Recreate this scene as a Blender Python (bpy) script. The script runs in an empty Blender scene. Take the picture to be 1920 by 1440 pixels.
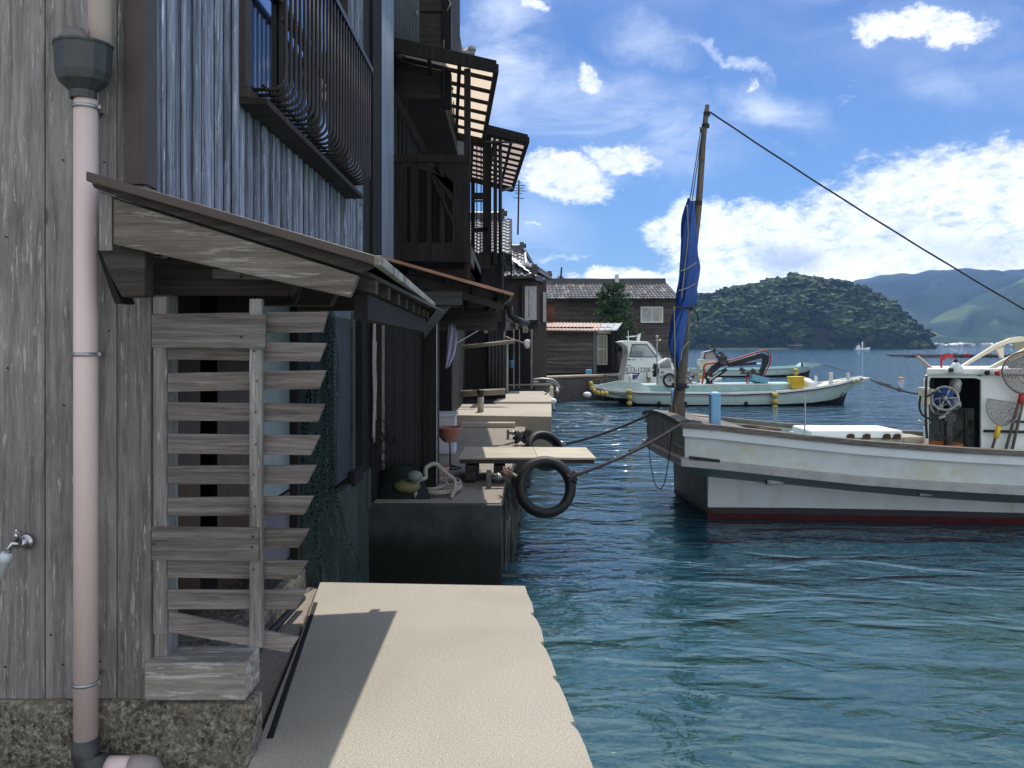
import bpy, math, random
from mathutils import Vector, Matrix, noise as mnoise
R = math.radians
random.seed(7)
sc = bpy.context.scene
COL = sc.collection
F, CX, HY, EYE = 1480.0, 960.0, 648.0, 1.5
WL = -0.70                                   # water level, metres (quay top is 0)

def P(px, py, Y):                             # a point seen at (px,py) that stands Y metres ahead
    return Vector(((px-CX)*Y/F, Y, EYE+(HY-py)*Y/F))
def G(px, py, z=0.0):                         # the point of the level z seen at (px,py)
    Y = (EYE-z)*F/(py-HY)
    return Vector(((px-CX)*Y/F, Y, z))

# ---------------------------------------------------------------- mesh helper
class MB:
    def __init__(s): s.v = []; s.f = []; s.sm = []
    def add(s, vs, fs, smooth=False):
        b = len(s.v); s.v += [Vector(p) for p in vs]
        s.f += [tuple(i+b for i in q) for q in fs]; s.sm += [smooth]*len(fs); return s
    def box(s, x0, x1, y0, y1, z0, z1):
        x0, x1 = sorted((x0, x1)); y0, y1 = sorted((y0, y1)); z0, z1 = sorted((z0, z1))
        return s.add([(x0,y0,z0),(x1,y0,z0),(x1,y1,z0),(x0,y1,z0),(x0,y0,z1),(x1,y0,z1),(x1,y1,z1),(x0,y1,z1)],
            [(0,3,2,1),(4,5,6,7),(0,1,5,4),(1,2,6,5),(2,3,7,6),(3,0,4,7)])
    def obox(s, c, size, m=None):
        hx, hy, hz = size[0]/2, size[1]/2, size[2]/2; m = m or Matrix.Identity(3); c = Vector(c)
        p = [c+m@Vector(q) for q in [(-hx,-hy,-hz),(hx,-hy,-hz),(hx,hy,-hz),(-hx,hy,-hz),(-hx,-hy,hz),(hx,-hy,hz),(hx,hy,hz),(-hx,hy,hz)]]
        return s.add(p, [(0,3,2,1),(4,5,6,7),(0,1,5,4),(1,2,6,5),(2,3,7,6),(3,0,4,7)])
    def beam(s, a, b, w, h, up=(0,0,1)):      # box running a->b, w across, h along up
        a, b = Vector(a), Vector(b); d = (b-a); L = d.length; d.normalize(); up = Vector(up)
        sd = d.cross(up)
        if sd.length < 1e-4: sd = d.cross(Vector((0,1,0)))
        sd.normalize(); u = sd.cross(d)
        m = Matrix((d, sd, u)).transposed()
        return s.obox((a+b)/2, (L, w, h), m)
    def prism(s, pts, off):                    # planar polygon pushed along off
        off = Vector(off); pts = [Vector(p) for p in pts]; n = len(pts)
        fs = [tuple(range(n)), tuple(range(2*n-1, n-1, -1))]
        fs += [(i, i+n, (i+1) % n+n, (i+1) % n) for i in range(n)]
        return s.add(pts+[p+off for p in pts], fs)
    def tube(s, pts, r, n=8, closed=False, cap=True):
        pts = [Vector(p) for p in pts]; m = len(pts); vs = []; prev = None
        rr = r if isinstance(r, (list, tuple)) else [r]*m
        for i, p in enumerate(pts):
            if closed: t = pts[(i+1) % m]-pts[i-1]
            else: t = pts[min(i+1, m-1)]-pts[max(i-1, 0)]
            t.normalize()
            if prev is None:
                prev = t.orthogonal().normalized()
            prev = (prev-t*prev.dot(t))
            if prev.length < 1e-5: prev = t.orthogonal()
            prev.normalize(); q = t.cross(prev)
            for k in range(n):
                a = 2*math.pi*k/n; vs.append(p+(prev*math.cos(a)+q*math.sin(a))*rr[i])
        fs = []
        for i in range(m if closed else m-1):
            j = (i+1) % m
            for k in range(n):
                l = (k+1) % n; fs.append((i*n+k, i*n+l, j*n+l, j*n+k))
        if cap and not closed:
            fs.append(tuple(range(n-1, -1, -1))); fs.append(tuple((m-1)*n+k for k in range(n)))
        return s.add(vs, fs, True)
    def lathe(s, c, prof, n=20, axis=(0,0,1), cap=True):
        c = Vector(c); ax = Vector(axis).normalized(); a = ax.orthogonal().normalized(); b = ax.cross(a); vs = []
        for r, z in prof:
            for k in range(n):
                t = 2*math.pi*k/n; vs.append(c+ax*z+(a*math.cos(t)+b*math.sin(t))*r)
        fs = []
        for i in range(len(prof)-1):
            for k in range(n):
                l = (k+1) % n; fs.append((i*n+k, i*n+l, (i+1)*n+l, (i+1)*n+k))
        if cap:
            if prof[0][0] > 1e-4: fs.append(tuple(range(n-1, -1, -1)))
            if prof[-1][0] > 1e-4: fs.append(tuple((len(prof)-1)*n+k for k in range(n)))
        return s.add(vs, fs, True)
    def ball(s, c, r, n=14, sq=(1,1,1), m=8):
        c = Vector(c); vs = []; fs = []
        for i in range(m+1):
            ph = math.pi*i/m
            for k in range(n):
                t = 2*math.pi*k/n
                vs.append(c+Vector((math.sin(ph)*math.cos(t)*sq[0], math.sin(ph)*math.sin(t)*sq[1], math.cos(ph)*sq[2]))*r)
        for i in range(m):
            for k in range(n):
                l = (k+1) % n; fs.append((i*n+k, (i+1)*n+k, (i+1)*n+l, i*n+l))
        return s.add(vs, fs, True)
    def loft(s, rows, closed=False, smooth=True):
        n = len(rows[0]); vs = [p for r in rows for p in r]; fs = []
        for i in range(len(rows)-1):
            for k in range(n if closed else n-1):
                l = (k+1) % n; fs.append((i*n+k, i*n+l, (i+1)*n+l, (i+1)*n+k))
        return s.add(vs, fs, smooth)
    def corr(s, o, u, v, pitch, amp, nn, seg=6, rnd=0.0):   # corrugated sheet: waves step along u, run along v
        o, u, v = Vector(o), Vector(u), Vector(v); nn = Vector(nn).normalized()
        w = max(1, int(round(u.length/pitch))); k = w*seg
        rows = []
        for j in range(2):
            row = []
            for i in range(k+1):
                a = 2*math.pi*i/seg
                row.append(o+u*(i/k)+v*j+nn*amp*math.sin(a))
            rows.append(row)
        return s.loft(rows)
    def mesh(s, name, org):
        me = bpy.data.meshes.new(name); me.from_pydata([tuple(p-org) for p in s.v], [], s.f)
        me.polygons.foreach_set('use_smooth', s.sm); me.update(); return me

ORG = {}
def setp(o, label=None, cat=None, group=None, kind=None):
    if label: o['label'] = label
    if cat: o['category'] = cat
    if group: o['group'] = group
    if kind: o['kind'] = kind
    return o
def T(name, label, cat, loc=(0,0,0), group=None):           # an Empty at a thing's base
    o = bpy.data.objects.new(name, None); COL.objects.link(o); o.location = loc; o.empty_display_size = 0.2
    ORG[o.name] = Vector(loc); return setp(o, label, cat, group)
def link(name, mb, mat, parent=None, bevel=0, thick=0, flat=False, label=None):
    org = ORG[parent.name] if parent else Vector((0,0,0))
    o = bpy.data.objects.new(name, mb.mesh(name, org)); COL.objects.link(o); ORG[o.name] = org
    o.data.materials.append(mat)
    if parent: o.parent = parent
    if thick:
        m = o.modifiers.new('Solidify', 'SOLIDIFY'); m.thickness = thick; m.offset = 0
    if bevel:
        m = o.modifiers.new('Bevel', 'BEVEL'); m.width = bevel; m.segments = 2; m.limit_method = 'ANGLE'; m.angle_limit = R(40)
    if label: o['label'] = label
    return o
def solo(name, mb, mat, label, cat, group=None, kind=None, **k):   # a thing that is one mesh, its origin at its base
    c = Vector((0,0,0))
    if kind is None:
        n = len(mb.v); c = sum(mb.v, Vector())/n; c.z = min(p.z for p in mb.v)
    o = bpy.data.objects.new(name, mb.mesh(name, c)); COL.objects.link(o); o.location = c; ORG[o.name] = c
    o.data.materials.append(mat)
    if k.get('thick'):
        m = o.modifiers.new('Solidify', 'SOLIDIFY'); m.thickness = k['thick']; m.offset = 0
    if k.get('bevel'):
        m = o.modifiers.new('Bevel', 'BEVEL'); m.width = k['bevel']; m.segments = 2; m.limit_method = 'ANGLE'; m.angle_limit = R(40)
    return setp(o, label, cat, group, kind)
def dup(root, delta, label=None, group=None, rz=0):
    def cp(o, par):
        c = o.copy(); COL.objects.link(c); c.parent = par
        for ch in list(o.children): cp(ch, c)
        return c
    kids = list(root.children)
    r = root.copy(); COL.objects.link(r); r.location = root.location+Vector(delta); r.rotation_euler.z += rz
    for ch in kids: cp(ch, r)
    if label: r['label'] = label
    if group: r['group'] = group
    return r
def text(body, size, loc, mat, parent, name='lettering', rot=(R(90),0,0), ex=0.002, sx=1.0):
    cu = bpy.data.curves.new(name, 'FONT'); cu.body = body; cu.size = size; cu.extrude = ex
    t = bpy.data.objects.new(name, cu); me = bpy.data.meshes.new_from_object(t)
    bpy.data.objects.remove(t)
    o = bpy.data.objects.new(name, me); COL.objects.link(o); me.materials.clear(); me.materials.append(mat)
    o.parent = parent; o.location = Vector(loc)-ORG[parent.name]; o.rotation_euler = rot; o.scale = (sx, 1, 1)
    return o

# ---------------------------------------------------------------- materials
class NT:
    def __init__(s, name):
        s.m = bpy.data.materials.new(name); s.m.use_nodes = True; s.t = s.m.node_tree
        s.b = s.t.nodes['Principled BSDF']; s.out = s.t.nodes['Material Output']
    def n(s, typ, **k):
        nd = s.t.nodes.new(typ)
        for a, b in k.items():
            if a.startswith('i_'):
                key = a[2:]; key = int(key) if key.isdigit() else key.replace('_', ' ')
                s.set(nd.inputs[key], b)
            else: setattr(nd, a, b)
        return nd
    def set(s, inp, v):
        if isinstance(v, bpy.types.NodeSocket): s.t.links.new(v, inp)
        else:
            if isinstance(v, (tuple, list)) and len(v) == 3 and inp.type == 'RGBA': v = (*v, 1)
            inp.default_value = v
    def coords(s, scale=(1,1,1), island=False, rot=(0,0,0)):
        tc = s.n('ShaderNodeTexCoord'); v = tc.outputs['Object']
        if island:
            ge = s.n('ShaderNodeNewGeometry')
            sc_ = s.n('ShaderNodeMath', operation='MULTIPLY', i_0=ge.outputs['Random Per Island'], i_1=37.0)
            ad = s.n('ShaderNodeVectorMath', operation='ADD', i_0=v, i_1=sc_.outputs[0]); v = ad.outputs[0]
        mp = s.n('ShaderNodeMapping', i_Vector=v, i_Scale=scale, i_Rotation=rot); return mp.outputs[0]
    def noise(s, vec, scale=1, detail=4, rough=.55, dist=0):
        return s.n('ShaderNodeTexNoise', i_Vector=vec, i_Scale=scale, i_Detail=detail, i_Roughness=rough, i_Distortion=dist).outputs['Fac']
    def ramp(s, fac, stops, interp='LINEAR'):
        r = s.n('ShaderNodeValToRGB', i_Fac=fac); e = r.color_ramp.elements; r.color_ramp.interpolation = interp
        while len(e) < len(stops): e.new(.5)
        for el, (p, c) in zip(e, stops):
            el.position = p; el.color = (*c, 1) if isinstance(c, (tuple, list)) else (c, c, c, 1)
        return r.outputs[0]
    def mix(s, fac, a, b, mode='MIX'):
        m = s.n('ShaderNodeMix', data_type='RGBA', blend_type=mode)
        s.set(m.inputs[0], fac); s.set(m.inputs[6], a); s.set(m.inputs[7], b); return m.outputs[2]
    def math(s, op, a, b=0.0, clamp=False):
        m = s.n('ShaderNodeMath', operation=op, use_clamp=clamp); s.set(m.inputs[0], a); s.set(m.inputs[1], b); return m.outputs[0]
    def bump(s, h, st=.3, d=.01):
        b = s.n('ShaderNodeBump', i_Height=h, i_Strength=st, i_Distance=d); s.t.links.new(b.outputs[0], s.b.inputs['Normal'])
    def fin(s, col, rough=.8, metal=0, spec=.4):
        s.set(s.b.inputs['Base Color'], col); s.set(s.b.inputs['Roughness'], rough); s.set(s.b.inputs['Metallic'], metal)
        s.b.inputs['Specular IOR Level'].default_value = spec
        return s.m

def wood(name, c0, c1, c2, axis='z', cross=28, along=1.3, tone=.35, bump=.5, knots=True, fleck=None, fl=.62, rough=.85):
    t = NT(name); sx = {'x': (along, cross, cross), 'y': (cross, along, cross), 'z': (cross, cross, along)}[axis]
    v = t.coords(sx, True); a = t.noise(v, 1, 7, .62, .5)
    v2 = t.coords(tuple(q*5 for q in sx), True); b = t.noise(v2, 1, 4, .6)
    g = t.math('ADD', t.math('MULTIPLY', a, .65), t.math('MULTIPLY', b, .35))
    col = t.ramp(g, [(.33, c0), (.5, c1), (.66, c2)])
    big = t.noise(t.coords((1.7,1.7,1.7), True), 1, 4, .6, .3)
    col = t.mix(t.ramp(big, [(.35, 0), (.7, 1)]), col, t.mix(1, col, (.72,.70,.66), 'MULTIPLY'))
    if fleck:
        v3 = t.coords(tuple(q*(3.0 if q == along else 2.3) for q in sx), True); f = t.noise(v3, 1.0, 7, .74, .25)
        pa = t.noise(t.coords((2.4,2.4,2.4), True), 1, 4, .6); f2 = t.math('ADD', f, t.math('MULTIPLY', t.math('SUBTRACT', pa, .5), .22))
        col = t.mix(t.ramp(f2, [(fl, 0), (fl+.05, 1)]), col, fleck)
        col = t.mix(t.math('MULTIPLY', t.ramp(f, [(.30, 1), (.38, 0)]), .7), col, tuple(q*.5 for q in c0))
    if knots:
        kx = {'x': (2.0, 7, 7), 'y': (7, 2.0, 7), 'z': (7, 7, 2.0)}[axis]
        vo = t.n('ShaderNodeTexVoronoi', i_Vector=t.coords(kx, True), i_Scale=1.0, feature='F1', i_Randomness=1.0)
        kf = t.ramp(vo.outputs['Distance'], [(.04, 1), (.085, 0)])
        col = t.mix(t.math('MULTIPLY', kf, .7), col, tuple(q*.45 for q in c0))
    ge = t.n('ShaderNodeNewGeometry')
    tn = t.math('ADD', t.math('MULTIPLY', ge.outputs['Random Per Island'], tone), 1-tone/2)
    tt = t.n('ShaderNodeCombineColor', i_0=tn, i_1=tn, i_2=tn).outputs[0]
    col = t.mix(1, col, tt, 'MULTIPLY')
    t.bump(g, bump, .006); return t.fin(col, rough, 0, .25)

def plain(name, c, rough=.6, metal=0, var=.2, scale=6, bump=0, spec=.4, tone=0, c2=None, dirt=None, dl=.6, streak=False):
    t = NT(name); v = t.coords((scale, scale, scale*(.12 if streak else 1))); n = t.noise(v, 1, 5, .6)
    c2 = c2 or tuple(q*(1-var) for q in c)
    col = t.ramp(n, [(.35, c2), (.65, c)])
    if dirt:
        d = t.noise(t.coords((scale*.6, scale*.6, scale*(.1 if streak else .6))), 1.3, 6, .68, .2)
        col = t.mix(t.ramp(d, [(dl, 0), (dl+.12, 1)]), col, dirt)
    if tone:
        ge = t.n('ShaderNodeNewGeometry')
        tn = t.math('ADD', t.math('MULTIPLY', ge.outputs['Random Per Island'], tone), 1-tone/2)
        col = t.mix(1, col, t.n('ShaderNodeCombineColor', i_0=tn, i_1=tn, i_2=tn).outputs[0], 'MULTIPLY')
    if bump: t.bump(n, bump, .01)
    return t.fin(col, rough, metal, spec)

def concrete(name, c, c2, speck=160, bump=.3, stain=(.2,.19,.16), st=.62):
    t = NT(name); a = t.noise(t.coords((1.3,1.3,1.3)), 1, 6, .6, .3); b = t.noise(t.coords((speck,)*3), 1, 3, .7)
    col = t.ramp(a, [(.3, c2), (.7, c)])
    col = t.mix(.7, col, t.ramp(b, [(.34, tuple(q*.45 for q in c)), (.5, c), (.68, tuple(min(1, q*1.5) for q in c))]), 'MIX')
    lo = t.noise(t.coords((.55,.55,.55)), 1, 4, .6, .8); col = t.mix(t.math('MULTIPLY', t.ramp(lo, [(.48, 0), (.60, 1)]), .35), col, t.mix(1, col, (.74,.74,.64), 'MULTIPLY'))
    d = t.noise(t.coords((2.2,2.2,2.2)), 1, 7, .65, .6)
    col = t.mix(t.math('MULTIPLY', t.ramp(d, [(st, 0), (st+.16, 1)]), .6), col, stain)
    t.bump(b, bump, .004); return t.fin(col, .9, 0, .25)

def agg(name):                                               # rough concrete with pebbles showing
    t = NT(name); vo = t.n('ShaderNodeTexVoronoi', i_Vector=t.coords((75,75,75)), i_Scale=1.0)
    n1 = t.noise(t.coords((55,55,55)), 1, 6, .75, .4); n2 = t.noise(t.coords((16,16,16)), 1, 5, .7, .3)
    col = t.ramp(t.math('ADD', t.math('MULTIPLY', n1, .7), t.math('MULTIPLY', n2, .3)), [(.38, (.03,.028,.025)), (.46, (.16,.145,.12)), (.53, (.30,.27,.215)), (.60, (.58,.53,.43))])
    col = t.mix(t.math('MULTIPLY', t.ramp(vo.outputs['Color'], [(.80, 0), (.84, 1)]), .7), col, (.05,.047,.042))
    big = t.noise(t.coords((2.6,2.6,6)), 1, 5, .65); col = t.mix(t.math('MULTIPLY', t.ramp(big, [(.5, 0), (.62, 1)]), .75), col, (.30,.265,.20))
    t.bump(n1, 1.0, .02); return t.fin(col, .92, 0, .2)

M = {}
M['plank'] = wood('weathered_plank', (.115,.108,.105), (.245,.235,.23), (.37,.36,.355), 'z', 38, 2.4, .30, .5, fleck=(.43,.42,.415), fl=.575)
M['plankx'] = wood('weathered_slat', (.065,.055,.052), (.165,.147,.142), (.28,.258,.25), 'x', 55, 2.4, .45, .8, fleck=(.36,.34,.33), fl=.66)
M['barge'] = wood('flaking_bargeboard', (.10,.085,.073), (.17,.145,.125), (.26,.225,.20), 'x', 30, 1.4, .2, .6, fleck=(.30,.28,.265), fl=.56)
M['blockw'] = wood('bleached_timber', (.17,.155,.135), (.30,.28,.25), (.42,.40,.37), 'x', 20, 1.5, .2, .6, fleck=(.47,.46,.43), fl=.53)
M['siding'] = wood('grey_board_siding', (.07,.08,.105), (.28,.32,.40), (.56,.61,.72), 'z', 40, 1.6, .7, .6, fleck=(.66,.71,.82), fl=.58)
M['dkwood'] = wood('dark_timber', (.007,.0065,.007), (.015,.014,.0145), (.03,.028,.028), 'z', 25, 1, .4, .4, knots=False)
M['dkwoodx'] = wood('dark_timber_across', (.025,.021,.019), (.055,.046,.041), (.10,.088,.08), 'x', 25, 1, .4, .4, knots=False)
M['midwood'] = wood('greyed_dark_timber', (.035,.036,.038), (.075,.078,.08), (.13,.135,.135), 'x', 25, 1.2, .4, .4)
M['brownwood'] = wood('brown_stained_timber', (.013,.0105,.010), (.025,.021,.0205), (.045,.038,.037), 'z', 25, 1, .3, .25, knots=False)
M['farwood'] = wood('lapped_brown_boards', (.05,.043,.039), (.11,.095,.087), (.21,.19,.178), 'x', 14, .5, .6, .4, knots=False)
M['palewood'] = wood('pale_dry_timber', (.30,.25,.19), (.48,.42,.33), (.62,.56,.46), 'x', 26, 1.2, .3, .4, fleck=(.25,.2,.16), fl=.68)
M['mastw'] = wood('mast_timber', (.07,.062,.053), (.15,.132,.112), (.25,.225,.195), 'z', 26, .8, .2, .4)
M['brownmetal'] = plain('brown_flashing', (.075,.055,.045), .55, 0, .25, 5, dirt=(.15,.12,.10), dl=.68)
M['edgemetal'] = plain('weathered_roof_edge', (.33,.31,.27), .6, 0, .5, 14, dirt=(.06,.05,.03), dl=.52)
M['pvcpink'] = plain('faded_pink_pvc', (.76,.62,.58), .42, 0, .10, 4, streak=True, dirt=(.48,.38,.34), dl=.62)
M['pvcgrey'] = plain('dark_grey_pvc', (.055,.06,.062), .4, 0, .3, 12, dirt=(.3,.3,.28), dl=.78)
M['galv'] = plain('galvanised_metal', (.42,.45,.46), .4, .8, .35, 25)
M['chrome'] = plain('worn_chrome', (.55,.56,.58), .22, 1, .3, 20)
M['hose'] = plain('pale_blue_plastic', (.62,.70,.74), .4)
M['concL'] = concrete('sandy_concrete', (.37,.335,.275), (.29,.265,.22), 150, .16, (.34,.30,.23), .6)
M['concD'] = concrete('worn_quay_concrete', (.27,.235,.195), (.175,.15,.125), 90, .3, (.12,.10,.08), .56)
M['concE'] = concrete('pale_quay_concrete', (.43,.38,.31), (.33,.29,.235), 90, .3, (.3,.26,.2), .6)
M['concF'] = concrete('dark_quay_stone', (.13,.12,.105), (.07,.068,.06), 12, .5, (.03,.032,.028), .5)
t = NT('shade_darkened_concrete'); sz = t.n('ShaderNodeSeparateXYZ', i_0=t.n('ShaderNodeNewGeometry').outputs['Position'])
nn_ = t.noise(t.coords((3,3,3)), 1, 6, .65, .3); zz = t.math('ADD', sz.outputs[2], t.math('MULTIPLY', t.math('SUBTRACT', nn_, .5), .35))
cw = t.mix(t.n('ShaderNodeMapRange', i_0=zz, i_1=-.36, i_2=-.18, i_3=0.0, i_4=1.0).outputs[0], (.008,.010,.009), t.ramp(nn_, [(.35, (.028,.032,.038)), (.65, (.055,.06,.068))]))  # tide band, near-black below to paint in the deep shade
t.bump(nn_, .4, .02); M['concS'] = t.fin(cw, .6, 0, .3)
M['mossw'] = plain('mossy_plaster', (.055,.065,.055), .85, 0, .4, 2.5, .3, dirt=(.018,.036,.024), dl=.5, streak=True)
M['agg'] = agg('pebbled_concrete')
M['rubber'] = plain('black_rubber', (.018,.018,.019), .6, 0, .4, 20, .3)
M['ropew'] = plain('pale_rope', (.42,.40,.34), .9, 0, .4, 60, .6)
M['roped'] = plain('dark_rope', (.06,.055,.06), .9, 0, .5, 70, .6, c2=(.025,.025,.03))
M['ropeb'] = plain('brown_rope', (.20,.12,.09), .9, 0, .5, 60, .6)
M['iron'] = plain('black_iron', (.02,.02,.022), .5, .3, .3, 20)
M['grille'] = plain('bronze_grille_bars', (.055,.048,.045), .4, .4, .3, 8)
M['frame'] = plain('bronze_window_frame', (.075,.058,.05), .45, .2, .2, 5)
M['darkpanel'] = plain('dark_sheet_panel', (.019,.0185,.023), .6, 0, .25, 3, dirt=(.05,.045,.045), dl=.75)
M['orange'] = plain('rusty_orange_sheet', (.50,.25,.15), .6, 0, .3, 4, dirt=(.28,.15,.10), dl=.58)
M['copper'] = plain('copper_coloured_roofing', (.52,.35,.27), .5, 0, .2, 3, dirt=(.40,.27,.21), dl=.6)
M['white'] = plain('white_boat_paint', (.74,.76,.74), .35, 0, .06, 3, dirt=(.55,.55,.47), dl=.6)
M['hullw'] = plain('grimy_white_hull', (.62,.67,.67), .4, 0, .16, 3.2, dirt=(.55,.56,.46), dl=.50)
M['hulll'] = plain('white_lower_hull', (.66,.71,.73), .35, 0, .10, 3.0, dirt=(.52,.54,.46), dl=.57, streak=True)
M['strake'] = plain('greying_rub_rail', (.42,.43,.42), .6, 0, .25, 7, dirt=(.28,.27,.24), dl=.6)
M['under'] = plain('shaded_green_flare', (.30,.37,.35), .6, 0, .25, 3, dirt=(.16,.22,.17), dl=.55)  # dark green paints in the underside's shade and the light off the water
M['stemd'] = plain('dark_grey_stem', (.085,.09,.085), .6, 0, .4, 4, dirt=(.04,.055,.045), dl=.5)  # dark grey for the lower square end, darker than the hull sides
M['stemb'] = plain('brownish_bow_boards', (.44,.39,.34), .7, 0, .3, 5, dirt=(.26,.22,.18), dl=.55)
M['red'] = plain('dark_red_antifouling', (.10,.014,.016), .6, 0, .3, 4, dirt=(.03,.015,.02), dl=.55)
M['black'] = plain('black_antifouling', (.012,.012,.018), .5, 0, .3, 4)
M['gunw'] = wood('worn_gunwale_capping', (.08,.07,.064), (.16,.143,.13), (.28,.255,.235), 'x', 20, 1, .2, .4, knots=False)
M['teal'] = plain('pale_turquoise_hull', (.50,.64,.62), .4, 0, .12, 2, dirt=(.36,.40,.30), dl=.58)
M['tealdk'] = plain('turquoise_deck_paint', (.36,.58,.57), .5, 0, .2, 2.5, dirt=(.45,.42,.3), dl=.55)
M['cream'] = plain('cream_deck_paint', (.66,.60,.44), .5, 0, .15, 3)
M['yellow'] = plain('yellow_float_plastic', (.68,.50,.10), .5, 0, .3, 12, dirt=(.4,.34,.15), dl=.6)
M['yellowc'] = plain('bright_yellow_plastic', (.80,.55,.03), .4, 0, .1, 6)
M['basket'] = plain('light_blue_plastic', (.16,.45,.55), .45, 0, .2, 8)
M['bluep'] = plain('sky_blue_post_paint', (.20,.44,.72), .4, 0, .08, 4, dirt=(.14,.33,.55), dl=.62)
M['tarp'] = plain('blue_tarpaulin', (.012,.085,.36), .45, 0, .3, 9, .35, c2=(.008,.055,.26))
M['foam'] = plain('white_foam', (.85,.86,.85), .7, 0, .05, 8)
M['orangep'] = plain('orange_plastic', (.62,.19,.05), .5, 0, .2, 8)
M['navy'] = plain('purple_stripe_paint', (.06,.04,.22), .4)
M['ink'] = plain('black_lettering_paint', (.03,.03,.035), .5)
M['redp'] = plain('red_hose', (.45,.02,.02), .4)
M['machine'] = plain('greasy_machine_metal', (.10,.10,.10), .5, .4, .6, 20, c2=(.03,.03,.03))
M['machine2'] = plain('light_machine_metal', (.42,.43,.42), .4, .3, .5, 25)
M['lilac'] = plain('lilac_cloth', (.50,.50,.72), .9)
M['clay'] = plain('terracotta_plastic', (.36,.16,.12), .5, 0, .2, 6)
M['stucco'] = plain('brown_stucco', (.105,.08,.07), .85, 0, .2, 3, .2)
M['lilacw'] = plain('mauve_stucco', (.20,.175,.18), .85, 0, .2, 3)
M['pale'] = plain('pale_window_frame', (.55,.56,.54), .5)
M['tile'] = plain('grey_roof_tile', (.17,.17,.175), .38, 0, .25, 4, tone=.5)
M['tileg'] = plain('glazed_grey_tile', (.30,.30,.31), .3, 0, .25, 4, tone=.35)
M['tiledk'] = plain('dark_ridge_tile', (.075,.075,.08), .4, 0, .3, 5)
t = NT('brown_glazed_tile')
ge = t.n('ShaderNodeNewGeometry')
M['tileb'] = t.fin(t.ramp(ge.outputs['Random Per Island'], [(0, (.05,.05,.05)), (.35, (.13,.12,.115)), (.62, (.10,.105,.11)), (.85, (.20,.165,.145)), (1, (.34,.33,.32))]), .4)
M['fender'] = M['yellow']
M['town'] = plain('far_house_wall', (.55,.53,.5), .8)
M['townr'] = plain('far_house_roof', (.30,.31,.33), .7)
M['bamboo'] = plain('weathered_bamboo', (.22,.19,.14), .6, 0, .3, 10)
M['bluebk'] = plain('blue_bucket_plastic', (.10,.38,.62), .4)

def glass(name, col, rough=.05, mixf=.5):
    t = NT(name); t.fin(col, rough, 0, .9); t.b.inputs['Coat Weight'].default_value = 1; t.b.inputs['Coat Roughness'].default_value = .03
    return t.m
M['glass'] = glass('dark_window_glass', (.05,.065,.08))
M['glassm'] = plain('sky_reflecting_glass', (.36,.40,.47), .06, 1, .05)
M['glassb'] = plain('frosted_pane', (.24,.30,.32), .25, 0, .15, 3)
M['glasst'] = glass('grey_boat_window', (.16,.20,.22))
t = NT('translucent_corrugated_plastic')                     # lets the sun through
tr = t.n('ShaderNodeBsdfTranslucent', i_Color=(.72,.60,.46,1)); df = t.n('ShaderNodeBsdfDiffuse', i_Color=(.5,.42,.33,1))
mx = t.n('ShaderNodeMixShader', i_0=.3); t.t.links.new(tr.outputs[0], mx.inputs[1]); t.t.links.new(df.outputs[0], mx.inputs[2])
t.t.links.new(mx.outputs[0], t.out.inputs[0]); M['trans'] = t.m
t = NT('pinkish_translucent_plastic')
tr = t.n('ShaderNodeBsdfTranslucent', i_Color=(.42,.34,.31,1)); df = t.n('ShaderNodeBsdfDiffuse', i_Color=(.5,.4,.36,1))
mx = t.n('ShaderNodeMixShader', i_0=.35); t.t.links.new(tr.outputs[0], mx.inputs[1]); t.t.links.new(df.outputs[0], mx.inputs[2])
t.t.links.new(mx.outputs[0], t.out.inputs[0]); M['trans2'] = t.m
def foliage(name, a, b, c, sc=1.2):
    t = NT(name); ge = t.n('ShaderNodeNewGeometry'); n = t.noise(t.coords((sc,)*3), 1, 3, .6)
    f = t.math('ADD', t.math('MULTIPLY', ge.outputs['Random Per Island'], .55), t.math('MULTIPLY', n, .45))
    return t.fin(t.ramp(f, [(.15, a), (.5, b), (.85, c)]), .8, 0, .2)
M['pine'] = foliage('pine_needles', (.018,.045,.018), (.035,.085,.025), (.07,.13,.04), 2)
M['forest'] = foliage('forest_leaves', (.008,.02,.009), (.022,.048,.016), (.085,.125,.035), .10)
def netmat(name, col, scale, dens):                           # fine mesh netting: threads with holes between
    t = NT(name); v = t.coords((scale,)*3); vo = t.n('ShaderNodeTexVoronoi', i_Vector=v, i_Scale=1.0, feature='DISTANCE_TO_EDGE', i_Randomness=.55)
    f = t.ramp(vo.outputs['Distance'], [(dens, 1), (dens+.03, 0)])
    t.fin(col, .8); t.set(t.b.inputs['Alpha'], f); return t.m
M['netg'] = netmat('green_netting', (.003,.017,.013), 32, .09)
M['netr'] = netmat('reddish_netting', (.13,.065,.065), 60, .06)
M['netd'] = netmat('dark_netting', (.03,.035,.04), 45, .16)
M['netdk'] = plain('dark_green_sheet', (.003,.013,.011), .8, 0, .5, 5)
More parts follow.
